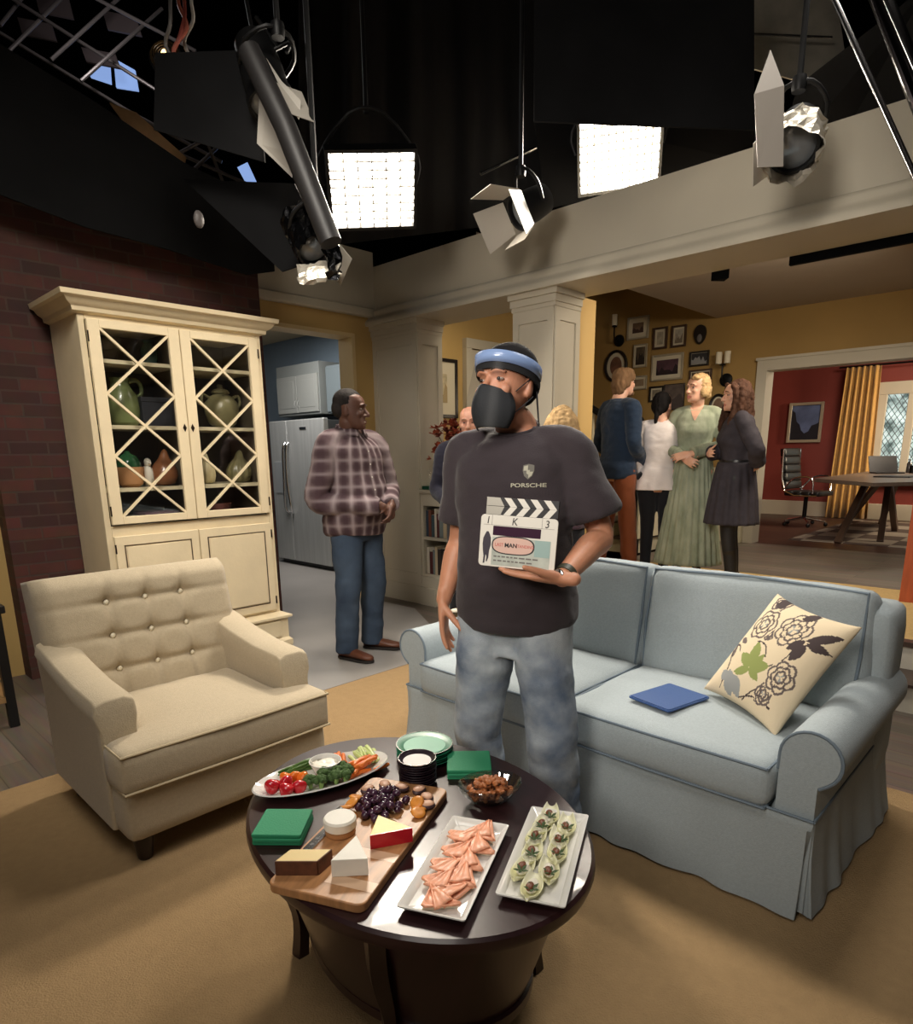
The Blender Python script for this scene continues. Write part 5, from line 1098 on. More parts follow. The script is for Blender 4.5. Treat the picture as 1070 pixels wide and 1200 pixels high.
        lip = ((hc[:, 0] / .026) ** 2 + ((hc[:, 2] - .0435) / .0115) ** 2 < 1) & (hc[:, 1] < -.07); me.polygons.foreach_set('material_index', lip.astype(np.int32))
        s.bodyo = link('body', me, None, s.root, ang=180)
        for q in (-1, 1):
            e = MB().ell((0, 0, 0), (.0122, .0105, .0052 if not smile else .0036), 14, 10, mi=0).ell((0, -.0085, 0), (.0062, .0042, .0050 if not smile else .0036), 10, 8, mi=1)
            me = e.mesh(); me.transform(s.TH @ Matrix.Translation((q * .032, -.0745, .118))); link('eye', me, [M('eye_white', (168, 152, 140), .3), M('dark_iris', (30, 22, 18), .15)], s.root, ang=180)
        return s
    def brows(s, mat):
        m = MB()
        for q in (-1, 1): m.chain([tuple(s.TH @ Vector(p)) for p in ((q * .013, -.0945, .140), (q * .030, -.0965, .1455), (q * .050, -.083, .139))], [.002, .0034, .0018], 6, 4)
        m.build('eyebrows', mat, s.root); return s
    def top(s, name, mat, z0, infl=.014, sleeve=1., r0=.066, r1=.05, hem=0., flare=None, z1=1.482, wr=.006, seed=0, vox=None, pleat=None, cuffround=False, extra=None, wsc=(7, 7, 12), shr=.072, it=9):
        mb = MB(); k = s.s; zs = np.linspace(z0, z1 * k, 34)
        def inf(z):
            t = max(0, min(1, (1.02 * k - z) / max(.01, 1.02 * k - z0))); up = max(0, (z / k - 1.42) / .06); return infl * (1 - .5 * min(1, up)) + hem * t
        mb.rings([s.ring(z, inf(z), 60, pleat=pleat) for z in zs])
        for sd, (el, wrs, *_r) in s.arms.items():
            b = s.bulk ** .6; sj = s.shj[sd]
            if sleeve <= 1: pts = [(sd * .05, .015, 1.448 * k), tuple(sj), tuple(sj.lerp(el, sleeve * .5)), tuple(sj.lerp(el, sleeve))]; rr = [.052 * b, shr * b, (r0 + r1) / 2 * b, r1 * b]
            else:
                e_ = min(1, sleeve - 1); pts = [(sd * .05, .015, 1.448 * k), tuple(sj), tuple(sj.lerp(el, .5)), tuple(el), tuple(el.lerp(wrs, .5 * e_)), tuple(el.lerp(wrs, e_))]; rr = [.052 * b, shr * b, r0 * b, (r0 + r1) / 2 * b, (r0 * .4 + r1 * .6) * b, r1 * b]
            mb.chain(pts, rr, 20, 6, None, True, False)
        if extra: extra(mb)
        me = mb.remesh(vox or .007, it, .5, name); wrinkle(me, wr, wsc, seed); wrinkle(me, wr * .32, tuple(x * 2.6 for x in wsc), seed + 3); o = link(name, me, mat, s.root, ang=180); return o
    def pants(s, mat, name='trousers', zw=1.03, rh=.094, rk=.07, ra=.062, infl=.012, wr=.006, seed=3, vox=.008, drop=0., end=-.05, wsc=(6, 6, 9)):
        mb = MB(); k = s.s; mb.rings([s.ring(z, infl, 40) for z in np.linspace((.83 - drop) * k, zw * k, 12)])
        for sd, (hp, kn, an, fd) in s.legs.items():
            mb.chain([tuple(hp + Vector((0, .005, .04))), tuple(hp.lerp(kn, .25)), tuple(hp.lerp(kn, .6)), tuple(kn), tuple(kn.lerp(an, .5)), tuple(an + Vector((0, 0, end)))], [rh * s.hip, rh * .98 * s.hip, (rh + rk) / 2, rk, (rk + ra) / 2, ra], 22, 6, None, True, False)
        me = mb.remesh(vox, 4, .5, name); wrinkle(me, wr, wsc, seed); return link(name, me, mat, s.root, ang=180)
    def shoes(s, mat, solemat, boot=False, size=1.):
        for sd, (hp, kn, an, fd) in s.legs.items():
            r_ = Vector((fd.y, -fd.x, 0)); base = Vector((an.x, an.y, an.z - .085)); m = MB(); R_ = []
            for t, wd, hh in ((-.055, .018, .035), (-.05, .030, .055), (-.02, .034, .07), (.03, .037, .072), (.08, .042, .058), (.13, .045, .045), (.175, .038, .036), (.195, .022, .026), (.2, .008, .018)):
                c = base + fd * t * size; R_.append([tuple(c + r_ * (wd * math.copysign(abs(math.cos(2 * pi * j / 20)) ** .8, math.cos(2 * pi * j / 20))) + Vector((0, 0, .014 + hh * (.5 + .5 * math.sin(2 * pi * j / 20))))) for j in range(20)])
            m.rings(R_)
            if boot: m.chain([tuple(base + Vector((0, 0, .06))), tuple(an + Vector((0, 0, .06))), tuple(an.lerp(kn, .55))], [.042, .040, .056], 16, 4, None, True, False)
            o = m.build('shoe', mat, s.root, ang=60); q = MB()
            out = [base + fd * t * size + r_ * w_ for t, w_ in ((-.058, -.02), (-.03, -.037), (.05, -.040), (.13, -.048), (.18, -.040), (.203, -.012), (.203, .012), (.18, .040), (.13, .048), (.05, .040), (-.03, .037), (-.058, .02))]
            q.prism([(p.x, p.y) for p in out], base.z + .0, base.z + .018).build('sole', solemat, o)
        return s
    def hairm(s, parts, mat, vox=.006, amp=.006, scale=(60, 60, 18), seed=0, name='hair', it=3):
        mb = MB(); T = s.TH; R3 = T.to_3x3()
        for p in parts:
            if p[0] == 'e': mb.ell(tuple(T @ Vector(p[1])), tuple(x * s.hs for x in p[2]), 24, 16, R3.normalized())
            else: mb.chain([tuple(T @ Vector(q)) for q in p[1]], [r for r in p[2]], 10, 5)
        me = mb.remesh(vox, it, .5, 'hair'); wrinkle(me, amp, scale, seed); return link(name, me, mat, s.root, ang=180)
    def tr(s, mb, name, mat, parent=None, **k):          # a piece given in head coordinates
        me = mb.mesh(); me.transform(s.TH); return link(name, me, mat, parent or s.root, **k)
def project(mb, target, name, mat, parent, off=.0012, d=(0, 1, 0), start=(0, -.6, 0), ang=180):
    """lays a thin print onto the front of a garment"""
    me0 = target.data; bv = BVHTree.FromPolygons([tuple(v.co) for v in me0.vertices], [tuple(p.vertices) for p in me0.polygons]); d = Vector(d).normalized(); out = []
    for p in mb.v:
        h = bv.ray_cast(Vector(p) + Vector(start), d, 2.0); out.append(tuple((h[0] - d * off) if h[0] else Vector(p)))
    mb.v = out; return mb.build(name, mat, parent, ang=ang)
def cloth_mat(name, rgb, rough=.85, **k): return M(name, rgb, rough, sheen=.15, spec=.2, bump=k.pop('bump', (260, .2)), **k)
def streak(name, rgb, amt=.35): return M(name, rgb, .75, nz=(28, amt), stretch=(1, 1, .18), bump=(90, .3), spec=.15)
DENIM = M('faded_blue_denim', (78, 96, 122), .85, nz=(7, .4), rgb2=(178, 186, 192), bump=(320, .3), spec=.15)
DENIM2 = M('dark_blue_denim', (48, 60, 78), .85, nz=(5, .3), rgb2=(70, 84, 102), bump=(320, .3), spec=.15)
SK1 = skin('warm_tan_skin', (196, 138, 108), (150, 88, 76)); SK2 = skin('deep_brown_skin', (92, 60, 48), (112, 66, 58)); SK3 = skin('fair_skin', (222, 172, 146), (188, 112, 100)); SK4 = skin('pink_skin', (218, 160, 134), (178, 104, 94))
HBLK = streak('black_hair', (20, 17, 17)); HBRN = streak('brown_hair', (84, 60, 44)); HBLD = streak('blonde_hair', (192, 160, 116)); HDIRT = streak('dark_blonde_hair', (120, 92, 66)); HGR = streak('greying_black_hair', (40, 36, 35))
BROWN_SHOE = M('brown_leather', (92, 52, 34), .4, nz=(14, .2)); SOLE = M('dark_sole', (30, 24, 22), .7)
SHORT = [('e', (0, .022, .150), (.0775, .086, .083)), ('e', (0, .050, .115), (.070, .060, .070))]

# ---- the man with the clapperboard
TEE = cloth_mat('charcoal_plum_jersey', (56, 49, 53), nz=(9, .08))
m1 = Human('man in charcoal t-shirt, black mask and face shield holding a clapperboard', (1.70, 1.37, .0125), -72, 1.715, SK1, sh=.178, bulk=1.05, belly=.035, vox=.0038, yaw=-16, pitch=-7, roll=-2, hx_=-.022, headscale=1.06, handscale=1.08)
m1.arm(1, (.280, .03, 1.130), (.238, -.240, 1.034), (-.97, -.22, .04), (.0, .1, 1), .16, .0, .6).arm(-1, (-.222, .05, 1.10), (-.250, -.035, .885), (.03, -.12, -1), (1, .25, 0), .30, .7, .35)
m1.leg(1, (.150, -.02, .47), (.165, .03, .085), (.25, -1, 0)).leg(-1, (-.125, -.02, .46), (-.135, .03, .085), (-.2, -1, 0)).body().brows(M('dark_brow', (46, 34, 30), .8))
tee = m1.top('t_shirt', TEE, .80, .020, .80, .070, .082, .022, wr=.013, seed=2, vox=.007, wsc=(4, 4, 7), shr=.068, it=16)
MB().rings([[(.068 * math.cos(t) * e, .012 + (.072 if math.sin(t) < 0 else .062) * math.sin(t) * e, 1.462 + .026 * math.sin(t) + dz) for t in [2 * pi * i / 36 for i in range(36)]] for e, dz in ((1.06, -.004), (1.10, .004), (1.04, .010), (.98, .006), (.98, -.006))]).build('collar', TEE, m1.root, ang=180)
m1.pants(DENIM, 'jeans', .90, .106, .088, .086, .010, .010, 6, .007, .10, -.055, (6, 6, 10))
m1.shoes(M('dark_trainer', (40, 40, 44), .6), SOLE)
m1.hairm([('e', (0, .012, .160), (.081, .096, .080)), ('e', (0, .045, .125), (.075, .066, .068))], M('black_cap_cloth', (24, 23, 25), .9, spec=.1), .005, .001, name='cap')
# print on the chest: a crest over the maker's word
CG = M('crest_grey', (172, 168, 150), .7); cx0, cz0 = .088, 1.330
sh_ = [(-.016, .020), (0, .024), (.016, .020), (.017, .004), (.012, -.012), (0, -.022), (-.012, -.012), (-.017, .004)]
c1 = MB()
def fan(mb, pts, mi=0, cxx=0, czz=0): mb.add([(cxx, 0, czz)] + [(x + cxx, 0, z + czz) for x, z in pts], [(0, i + 1, (i + 1) % len(pts) + 1) for i in range(len(pts))], mi)
fan(c1, [(x + cx0, z + cz0) for x, z in sh_], 0); c1.v[0] = (cx0, 0, cz0)
project(c1, tee, 'chest_crest', M('crest_dark', (104, 100, 92), .7), tee, .0015)
c2 = MB()
for pts in ([(-.013, .017), (-.001, .020), (-.001, .004), (-.014, .004)], [(.001, .001), (.0145, .001), (.010, -.011), (.001, -.018)], [(-.005, .006), (.005, .006), (.005, -.004), (0, -.008), (-.005, -.004)]):
    k = len(c2.v); c2.add([(x + cx0, 0, z + cz0) for x, z in pts], [tuple(range(len(pts)))])
project(c2, tee, 'crest_quarters', CG, tee, .0028)
c3 = MB(); text_mb('PORSCHE', .0165, c3, Matrix(((1, 0, 0, cx0), (0, 0, -1, 0), (0, 1, 0, cz0 - .040), (0, 0, 0, 1))), 0, 0, 1.45, 0, .0004)
project(c3, tee, 'chest_lettering', CG, tee, .002)
# mask, straps, shield
MK = M('black_mask_cloth', (34, 37, 40), .8, bump=(300, .15)); gv, gf = [], []; n = 18
for i in range(n + 1):
    v_ = i / n
    for j in range(n + 1):
        u = -1 + 2 * j / n; wd = .034 + .045 * math.sin(pi * (.14 + .70 * v_)) ** .9; x = u * wd; z = -.020 + .120 * v_ - .012 * (1 - v_) * (abs(u) ** 2) * 0 - .018 * v_ * abs(u) ** 1.5
        y = -.094 - .032 * math.sin(pi * min(.97, .10 + .72 * v_)) * (1 - abs(u) ** 1.5) - .006 * (1 - abs(u)) + .037 * abs(u) ** 2.6; gv.append((x, y, z))
for i in range(n):
    for j in range(n): a = i * (n + 1) + j; gf.append((a, a + 1, a + n + 2, a + n + 1))
mo = m1.tr(MB().add(gv, gf), 'face_mask', MK, ang=180); mo.modifiers.new('s', 'SOLIDIFY').thickness = .003
for q in (-1, 1):
    m1.tr(MB().tube([(q * .066, -.044, .085), (q * .077, -.015, .112), (q * .083, .012, .132)], .0016, 6, 4).tube([(q * .060, -.048, .02), (q * .074, -.015, .05), (q * .082, .020, .080)], .0016, 6, 4), 'mask_strap', MK, mo)
BAND = M('blue_shield_band', (128, 152, 196), .25, coat=.4); FOAM = M('black_foam', (26, 26, 28), .9)
def arc(r, yc, z, a0, a1, n=36, tilt=.0, sx=1.): return [(r * sx * math.sin(a0 + (a1 - a0) * i / n), yc - r * math.cos(a0 + (a1 - a0) * i / n), z - tilt * (1 - math.cos(a0 + (a1 - a0) * i / n))) for i in range(n + 1)]
A0, A1 = -2.2, 2.2
fs = MB().rings([arc(.108, .002, .163, A0, A1, tilt=.020, sx=.86), arc(.110, .002, .195, A0, A1, tilt=.020, sx=.86)], cap=False, closed=False)
sho = m1.tr(fs, 'face_shield_band', BAND, ang=180); sho.modifiers.new('s', 'SOLIDIFY').thickness = .003
fo_ = MB().rings([arc(.103, .002, .146, A0, A1, tilt=.022, sx=.86), arc(.105, .002, .166, A0, A1, tilt=.022, sx=.86), arc(.094, .002, .170, A0, A1, tilt=.022, sx=.84), arc(.094, .002, .148, A0, A1, tilt=.022, sx=.84), arc(.103, .002, .146, A0, A1, tilt=.022, sx=.86)], cap=False, closed=False)
m1.tr(fo_, 'foam_strip', FOAM, sho, ang=60)
clr = MB().rings([arc(.112 + .034 * t, .002 - .010 * t, .168 - .205 * t, -1.45, 1.45, tilt=.012, sx=.84) for t in [i / 10 for i in range(11)]], cap=False, closed=False)
m1.tr(clr, 'clear_visor', glassy('visor_plastic', (248, 248, 250), .010, .3, .06), sho, ang=180)
m1.tr(MB().prism([(.060, .045), (.082, .050), (.092, .085), (.070, .095)], 0, 0).add([], []) if False else MB().rings([[(.060, .062, .100), (.078, .040, .098), (.081, .042, .099), (.063, .065, .101)], [(.066, .078, -.006), (.086, .050, -.008), (.089, .052, -.007), (.069, .081, -.005)]]), 'strap_tail', FOAM, sho)
# wristwatch
wt = MB(); wv = Vector((.238, -.240, 1.034)); ev = Vector((.280, .03, 1.130)); ax = (ev - wv).normalized(); cc = wv + ax * .022; sx_ = ax.cross(Vector((0, 0, 1))).normalized(); sy_ = ax.cross(sx_)
wt.rings([[tuple(cc + ax * (o_) + sx_ * (r_ * math.cos(t)) + sy_ * (r_ * math.sin(t))) for t in [2 * pi * i / 28 for i in range(28)]] for o_, r_ in ((-.011, .029), (-.011, .0325), (.011, .0335), (.011, .030))], cap=False)
wo = wt.build('wristwatch', M('olive_watch_strap', (58, 58, 44), .5), m1.root)
f_ = cc - sy_ * 0 + (-sx_ * 0 + Vector((-.3, -.9, .1)).normalized()) * .034; T_ = Matrix.Translation(f_) @ Vector((-.3, -.9, .1)).to_track_quat('Z', 'Y').to_matrix().to_4x4()
MB().lathe([(.018, -.004), (.019, .0), (.019, .005), (.016, .007), (.0005, .007)], 24, T=T_).build('watch_case', CHROME, wo)

# ---- clapperboard
Tm = Matrix.Translation((1.70, 1.37, .0125)) @ Matrix.Rotation(math.radians(-72), 4, 'Z')
cbx = thing('clapperboard', 'white clapperboard with striped sticks held against the man\'s chest', 'clapperboard')
xx = Vector((.227, .02, -.012)).normalized(); yy = Vector((.022, .012, .148)).normalized(); Tl = frame_from((.112, -.272, 1.135), xx, yy); cbx.matrix_world = Tm @ Tl
CW, CH_ = .228, .150
WB = M('white_clapper_board', (226, 222, 212), .3); INK = M('black_ink', (22, 20, 24), .5)
MB().prism(rrect(CW, CH_, .012), -.006, .0).build('board', WB, cbx, bevel=.001)
z_ = .0006
def flat(mb, pts, z, mi=0): mb.prism(pts, z, z + .0006, mi)
d = MB(); flat(d, rrect(.142, .027, .002), 0); d.v = [(x - .004, y + .030, z) for x, y, z in d.v]; d.build('time_display', M('dark_plum_display', (58, 32, 52), .2), cbx)
a = MB(); flat(a, [(-.075, -.070), (.098, -.070), (.098, .012), (-.075, .012)], 0); a.build('sky_panel', M('panel_pale_grey', (178, 184, 174), .5, nz=(18, .2)), cbx)
a = MB(); flat(a, [(.052, -.036), (.097, -.036), (.097, .011), (.052, .011)], .0004); a.build('teal_panel', M('panel_teal', (150, 176, 172), .5), cbx)
def oval_o(w_, h_): return [(w_ * math.copysign(abs(math.cos(t)) ** .62, math.cos(t)), h_ * math.copysign(abs(math.sin(t)) ** .8, math.sin(t))) for t in [2 * pi * i / 40 for i in range(40)]]
a = MB(); flat(a, [(x - .012, y - .010) for x, y in oval_o(.064, .0265)], .0008); so1 = a.build('logo_border', INK, cbx)
a = MB(); flat(a, [(x - .012, y - .010) for x, y in oval_o(.060, .0235)], .0013); a.build('logo_ground', M('logo_ground_rose', (214, 178, 164), .5), cbx)
Tt = lambda x, y, z: Matrix.Translation((x, y, z))
a = MB(); text_mb('MAN', .017, a, Tt(-.018, -.010, .0023), 0, .0003, 1, 0, .0004); a.build('logo_word_dark', INK, cbx, smooth=False)
a = MB(); text_mb('LAST', .014, a, Tt(-.053, -.010, .0023), 0, .0003, .85); text_mb('STANDING', .0125, a, Tt(.0235, -.010, .0023), 0, .0003, .86); a.build('logo_word_red', M('logo_red', (196, 92, 84), .5), cbx, smooth=False)
for tx, x, nm in (('1', -.092, 'slate_digit'), ('K', -.012, 'slate_letter'), ('3', .083, 'slate_digit')):
    a = MB(); text_mb(tx, .030, a, Tt(x, .058, .0006), 0, .0004, .9, .12); a.build(nm, INK, cbx, smooth=False)
a = MB()
for x in (-.080, .068): flat(a, [(x, .046), (x + .0008, .046), (x + .0008, .074), (x, .074)], 0)
flat(a, [(-.105, .0455), (.105, .0455), (.105, .0462), (-.105, .0462)], 0); random.seed(4)
for y in (-.046, -.058):
    x = -.068
    while x < .05: w_ = random.uniform(.006, .018); flat(a, [(x, y), (x + w_, y), (x + w_, y + .004), (x, y + .004)], .0008); x += w_ + .004
a.build('ruled_lines', M('grey_ink', (112, 108, 104), .6), cbx)
a = MB(); flat(a, [(-.098, .018), (-.094, .026), (-.088, .026), (-.084, .018), (-.080, .008), (-.079, -.012), (-.083, -.030), (-.084, -.050), (-.088, -.062), (-.091, -.062), (-.090, -.048), (-.093, -.040), (-.095, -.066), (-.100, -.068), (-.099, -.046), (-.102, -.030), (-.104, -.010), (-.103, .006)], 0); a.build('figure_sticker', M('sticker_charcoal', (52, 46, 58), .6), cbx)
# sticks
for nm, y0, sl, zz in (('lower_stick', .0755, 1, .0), ('upper_stick', .1005, -1, .0)):
    a = MB().box(-.100, .112, y0, y0 + .0245, -.012, .0); so_ = a.build('clap_stick', INK, cbx, bevel=.0008); b = MB(); hgt = .0245
    for i in range(4):
        x0 = -.048 + .0385 * i; o1 = 0 if sl > 0 else .0; e = .020
        lo, hi = (x0 - .0, x0 + e) if sl > 0 else (x0 + e, x0)
        flat(b, [(lo, y0), (lo + .020, y0), (hi + .020, y0 + hgt), (hi, y0 + hgt)], .0002)
    b.build('stripe', WB, so_)
    g = MB(); flat(g, [(-.0995, y0 + .0004), (-.056 if sl > 0 else -.046, y0 + .0004), (-.046 if sl > 0 else -.060, y0 + .0241), (-.0995, y0 + .0241)], .0003); g.build('hinge_plate', M('hinge_grey', (172, 168, 158), .35, .4), so_)

# ---- man in the plaid shirt
PLD = M('plaid_shirt_cloth', (104, 88, 92), .85, spec=.15); N, L, b = nodes(PLD); tc = N.new('ShaderNodeTexCoord'); sp_ = N.new('ShaderNodeSeparateXYZ'); L.new(tc.outputs['Object'], sp_.inputs[0])
def stripe(src, per, th, ph=0):
    a = N.new('ShaderNodeMath'); a.operation = 'MULTIPLY_ADD'; a.inputs[1].default_value = 1 / per; a.inputs[2].default_value = ph; L.new(src, a.inputs[0])
    f = N.new('ShaderNodeMath'); f.operation = 'FRACT'; L.new(a.outputs[0], f.inputs[0]); g = N.new('ShaderNodeMath'); g.operation = 'PINGPONG'; g.inputs[1].default_value = .5; L.new(f.outputs[0], g.inputs[0])
    r = N.new('ShaderNodeMapRange'); r.inputs[1].default_value = th - .12; r.inputs[2].default_value = th + .12; L.new(g.outputs[0], r.inputs[0]); return r.outputs[0]
ng = N.new('ShaderNodeMath'); ng.operation = 'MULTIPLY'; ng.inputs[1].default_value = -1; L.new(sp_.outputs[1], ng.inputs[0])
at_ = N.new('ShaderNodeMath'); at_.operation = 'ARCTAN2'; L.new(sp_.outputs[0], at_.inputs[0]); L.new(ng.outputs[0], at_.inputs[1])
ad = N.new('ShaderNodeMath'); ad.operation = 'MULTIPLY'; ad.inputs[1].default_value = .20; L.new(at_.outputs[0], ad.inputs[0])
def mixc(fac, c1, c2, k=1.):
    m_ = N.new('ShaderNodeMix'); m_.data_type = 'RGBA'; s2 = N.new('ShaderNodeMath'); s2.operation = 'MULTIPLY'; s2.inputs[1].default_value = k; L.new(fac, s2.inputs[0]); L.new(s2.outputs[0], m_.inputs[0])
    for c_, i_ in ((c1, 6), (c2, 7)):
        if isinstance(c_, tuple): m_.inputs[i_].default_value = (*lin(c_), 1)
        else: L.new(c_, m_.inputs[i_])
    return m_.outputs[2]
c_ = mixc(stripe(ad.outputs[0], .085, .27), (112, 96, 98), (70, 52, 58), .85); c_ = mixc(stripe(sp_.outputs[2], .085, .27), c_, (66, 50, 54), .6); c_ = mixc(stripe(ad.outputs[0], .085, .43, .5), c_, (168, 154, 156), .75); c_ = mixc(stripe(sp_.outputs[2], .085, .43, .5), c_, (160, 148, 150), .6); L.new(c_, b.inputs['Base Color'])
m2 = Human('smiling man in plaid shirt and jeans standing in the kitchen opening', (2.80, 3.66, .005), 6, 1.815, SK2, sh=.205, bulk=1.2, belly=.065, vox=.0048, yaw=34, pitch=2, hx_=-.035, headscale=1.10)
m2.arm(1, (.315, -.03, 1.15), (.085, -.262, 1.055), (-.45, -.25, -.75), (-.6, .5, -.2), .7, .4).arm(-1, (-.30, .04, 1.10), (.0, -.262, 1.055), (.75, -.15, -.55), (.2, .9, -.3), .8, .3)
m2.leg(1, (.115, -.03, .50), (.125, .02, .088), (.5, -1, 0)).leg(-1, (-.135, -.04, .50), (-.165, -.02, .088), (.15, -1, 0)).body(.6).brows(HBLK)
sh2 = m2.top('plaid_shirt', PLD, .86, .022, 1.95, .076, .052, .02, wr=.010, seed=8, wsc=(5, 5, 7))
mcol = MB().rings([[((.082 + e) * math.cos(t), .012 + (.084 + e) * math.sin(t), 1.552 + .020 * math.sin(t) + dz) for t in [-pi / 2 + .22 + (2 * pi - .44) * i / 36 for i in range(37)]] for e, dz in ((.0, -.02), (.006, .018), (.012, .022), (.030, -.022))], cap=False, closed=False); co_ = mcol.build('collar', PLD, m2.root, ang=180); co_.modifiers.new('s', 'SOLIDIFY').thickness = .003
pk = MB()
for i in range(24): z = .90 + .60 * i / 24; pk.add([(-.016, 0, z), (.016, 0, z), (.016, 0, z + .025), (-.016, 0, z + .025)], [(0, 1, 2, 3)])
project(pk, sh2, 'button_placket', PLD, sh2, .003)
for i in range(6):
    z = 1.00 + .083 * i; q = MB().lathe([(.0055, -.002), (.006, 0), (.005, .002), (.0005, .0015)], 12, T=Matrix.Translation((0, 0, z)) @ Matrix.Rotation(pi / 2, 4, 'X')); dx = Vector((0, 0, 0))
    me0 = sh2.data; bv = BVHTree.FromPolygons([tuple(v.co) for v in me0.vertices], [tuple(p.vertices) for p in me0.polygons]); hit = bv.ray_cast(Vector((0, -.8, z)), Vector((0, 1, 0)), 2)[0]
    if hit: q.v = [(x, y + hit.y - .0035, zz) for x, y, zz in q.v]
    q.build('button', M('pearl_button', (220, 214, 206), .3), sh2)
m2.pants(DENIM2, 'jeans', 1.0, .112, .088, .078, .016, .009, 12, .008, .04, -.04); m2.shoes(BROWN_SHOE, SOLE, size=1.12)
m2.hairm([('e', (0, .014, .160), (.0775, .090, .077)), ('e', (0, .050, .120), (.071, .060, .062))], HGR, .005, .002, (200, 200, 200))
m2.tr(MB().ell((0, -.0905, .0445), (.018, .006, .0035), 14, 8), 'teeth', M('teeth_white', (224, 216, 204), .3), ang=180)

# ---- bald man and blonde woman behind the sofa
m3 = Human('bald man in dark navy jumper standing by the bookcase', (3.80, 3.50, .005), -52, 1.735, SK4, sh=.19, bulk=1.08, belly=.03, vox=.006, yaw=-4, pitch=6)
m3.arm(1, (.27, .0, 1.12), (.10, -.22, 1.0), (-.8, -.2, -.3), (-.3, .9, 0), .5, .3).arm(-1, (-.265, .02, 1.12), (-.12, -.22, 1.0), (.8, -.2, -.3), (.3, .9, 0), .5, .3).leg(1, (.10, -.02, .48), (.11, .03, .088)).leg(-1, (-.10, -.02, .48), (-.11, .03, .088)).body(.8).brows(M('sandy_brow', (150, 112, 84), .8))
m3.top('jumper', cloth_mat('navy_wool', (40, 40, 54)), .90, .018, 1.97, .068, .046, .01, seed=5); m3.pants(cloth_mat('black_twill', (36, 36, 40)), 'trousers', 1.0, .10, .08, .07); m3.shoes(BROWN_SHOE, SOLE)
w0 = Human('woman with wavy blonde hair mostly hidden behind the masked man', (3.82, 2.68, .005), 118, 1.69, SK3, sh=.165, bulk=.9, bust=.02, waist=.92, vox=.006)
w0.arm(1, (.24, .0, 1.10), (.22, -.12, .88), (0, -.3, -1), (-1, 0, 0)).arm(-1, (-.24, .0, 1.10), (-.22, -.12, .88), (0, -.3, -1), (1, 0, 0)).leg(1, (.085, -.02, .46), (.09, .03, .088)).leg(-1, (-.085, -.02, .46), (-.09, .03, .088)).body()
w0.top('blouse', cloth_mat('plum_blouse', (70, 52, 60)), .88, .014, 1.95, .06, .042, .02, seed=9); w0.pants(MATS['black_twill'], 'trousers', 1.0, .096, .07, .06); w0.shoes(SOLE, SOLE)
random.seed(6)
lock = [('e', (0, .022, .150), (.088, .094, .090)), ('e', (0, .05, .10), (.09, .072, .09))]
for i in range(26):
    a = -2.4 + 4.8 * i / 25; x, y = .085 * math.sin(a), .02 + .085 * math.cos(a); q = random.uniform(.8, 1.15)
    lock.append(('c', [(x * .7, y * .7, .19), (x * 1.15, y * 1.1, .13), (x * 1.3 * q, y * 1.15, .06), (x * 1.15, y * 1.25 * q, .0), (x * 1.3 * q, y * 1.2, -.05)], [.014, .016, .017, .014, .008]))
w0.hairm(lock, HBLD, .006, .008, (40, 40, 40), 3)

# ---- the group on the landing
m4 = Human('man in navy shirt and rust trousers seen from behind', (5.38, 3.15, .3215), 66, 1.785, SK3, sh=.185, bulk=1.02, vox=.006, yaw=4, ears=False)
m4.arm(1, (.25, .02, 1.14), (.07, -.23, .97), (-.6, -.2, -.6), (-.6, .6, 0), .7, .3).arm(-1, (-.25, .02, 1.14), (-.07, -.23, .97), (.6, -.2, -.6), (.6, .6, 0), .7, .3).leg(1, (.10, .03, .49), (.11, .12, .088)).leg(-1, (-.09, -.06, .49), (-.10, -.10, .088)).body().brows(HDIRT)
m4.top('shirt', cloth_mat('navy_cotton', (38, 54, 76)), .84, .020, 1.96, .072, .048, .02, seed=14, wr=.008); MB().rings([[((.066 + e) * math.cos(t), .012 + (.068 + e) * math.sin(t), 1.50 + dz) for t in [2 * pi * i / 30 for i in range(30)]] for e, dz in ((0, -.02), (.004, .025), (.012, .028), (.02, -.01))], cap=False).build('collar', MATS['navy_cotton'], m4.root, ang=180)
m4.pants(cloth_mat('rust_corduroy', (138, 78, 50)), 'trousers', .93, .10, .080, .072, .008, .007, 22); m4.shoes(BROWN_SHOE, SOLE)
m4.hairm([('e', (0, -.022, .192), (.070, .068, .044)), ('e', (.060, -.03, .155), (.022, .040, .045)), ('e', (-.060, -.03, .155), (.022, .040, .045)), ('e', (0, .024, .150), (.083, .090, .086)), ('e', (0, .050, .095), (.077, .066, .085)), ('e', (0, .058, .045), (.066, .048, .055)), ('e', (.062, .01, .11), (.022, .035, .05)), ('e', (-.062, .01, .11), (.022, .035, .05))], HDIRT, .006, .005)
m4.tr(MB().ell((0, -.074, .02), (.046, .030, .026), 16, 10), 'beard', HDIRT, ang=180)
WJ = cloth_mat('white_jacket_cloth', (232, 224, 222)); BJ = cloth_mat('black_jeans', (28, 30, 36))
w1 = Human('dark-haired woman in white peplum jacket and black jeans, back turned', (5.56, 2.845, .3215), 118, 1.575, SK3, sh=.158, bulk=.86, bust=.02, waist=.86, hip=1.08, vox=.006, yaw=-22)
w1.arm(-1, (-.225, .0, 1.02), (-.10, -.20, .90), (.5, -.6, -.2), (.5, .5, 0), .5, .3).arm(1, (.20, .03, 1.03), (.17, -.10, .84), (0, -.3, -1), (-1, 0, 0), .4, .3).leg(1, (.072, -.01, .44), (.075, .03, .088)).leg(-1, (-.082, -.01, .44), (-.09, .03, .088)).body()
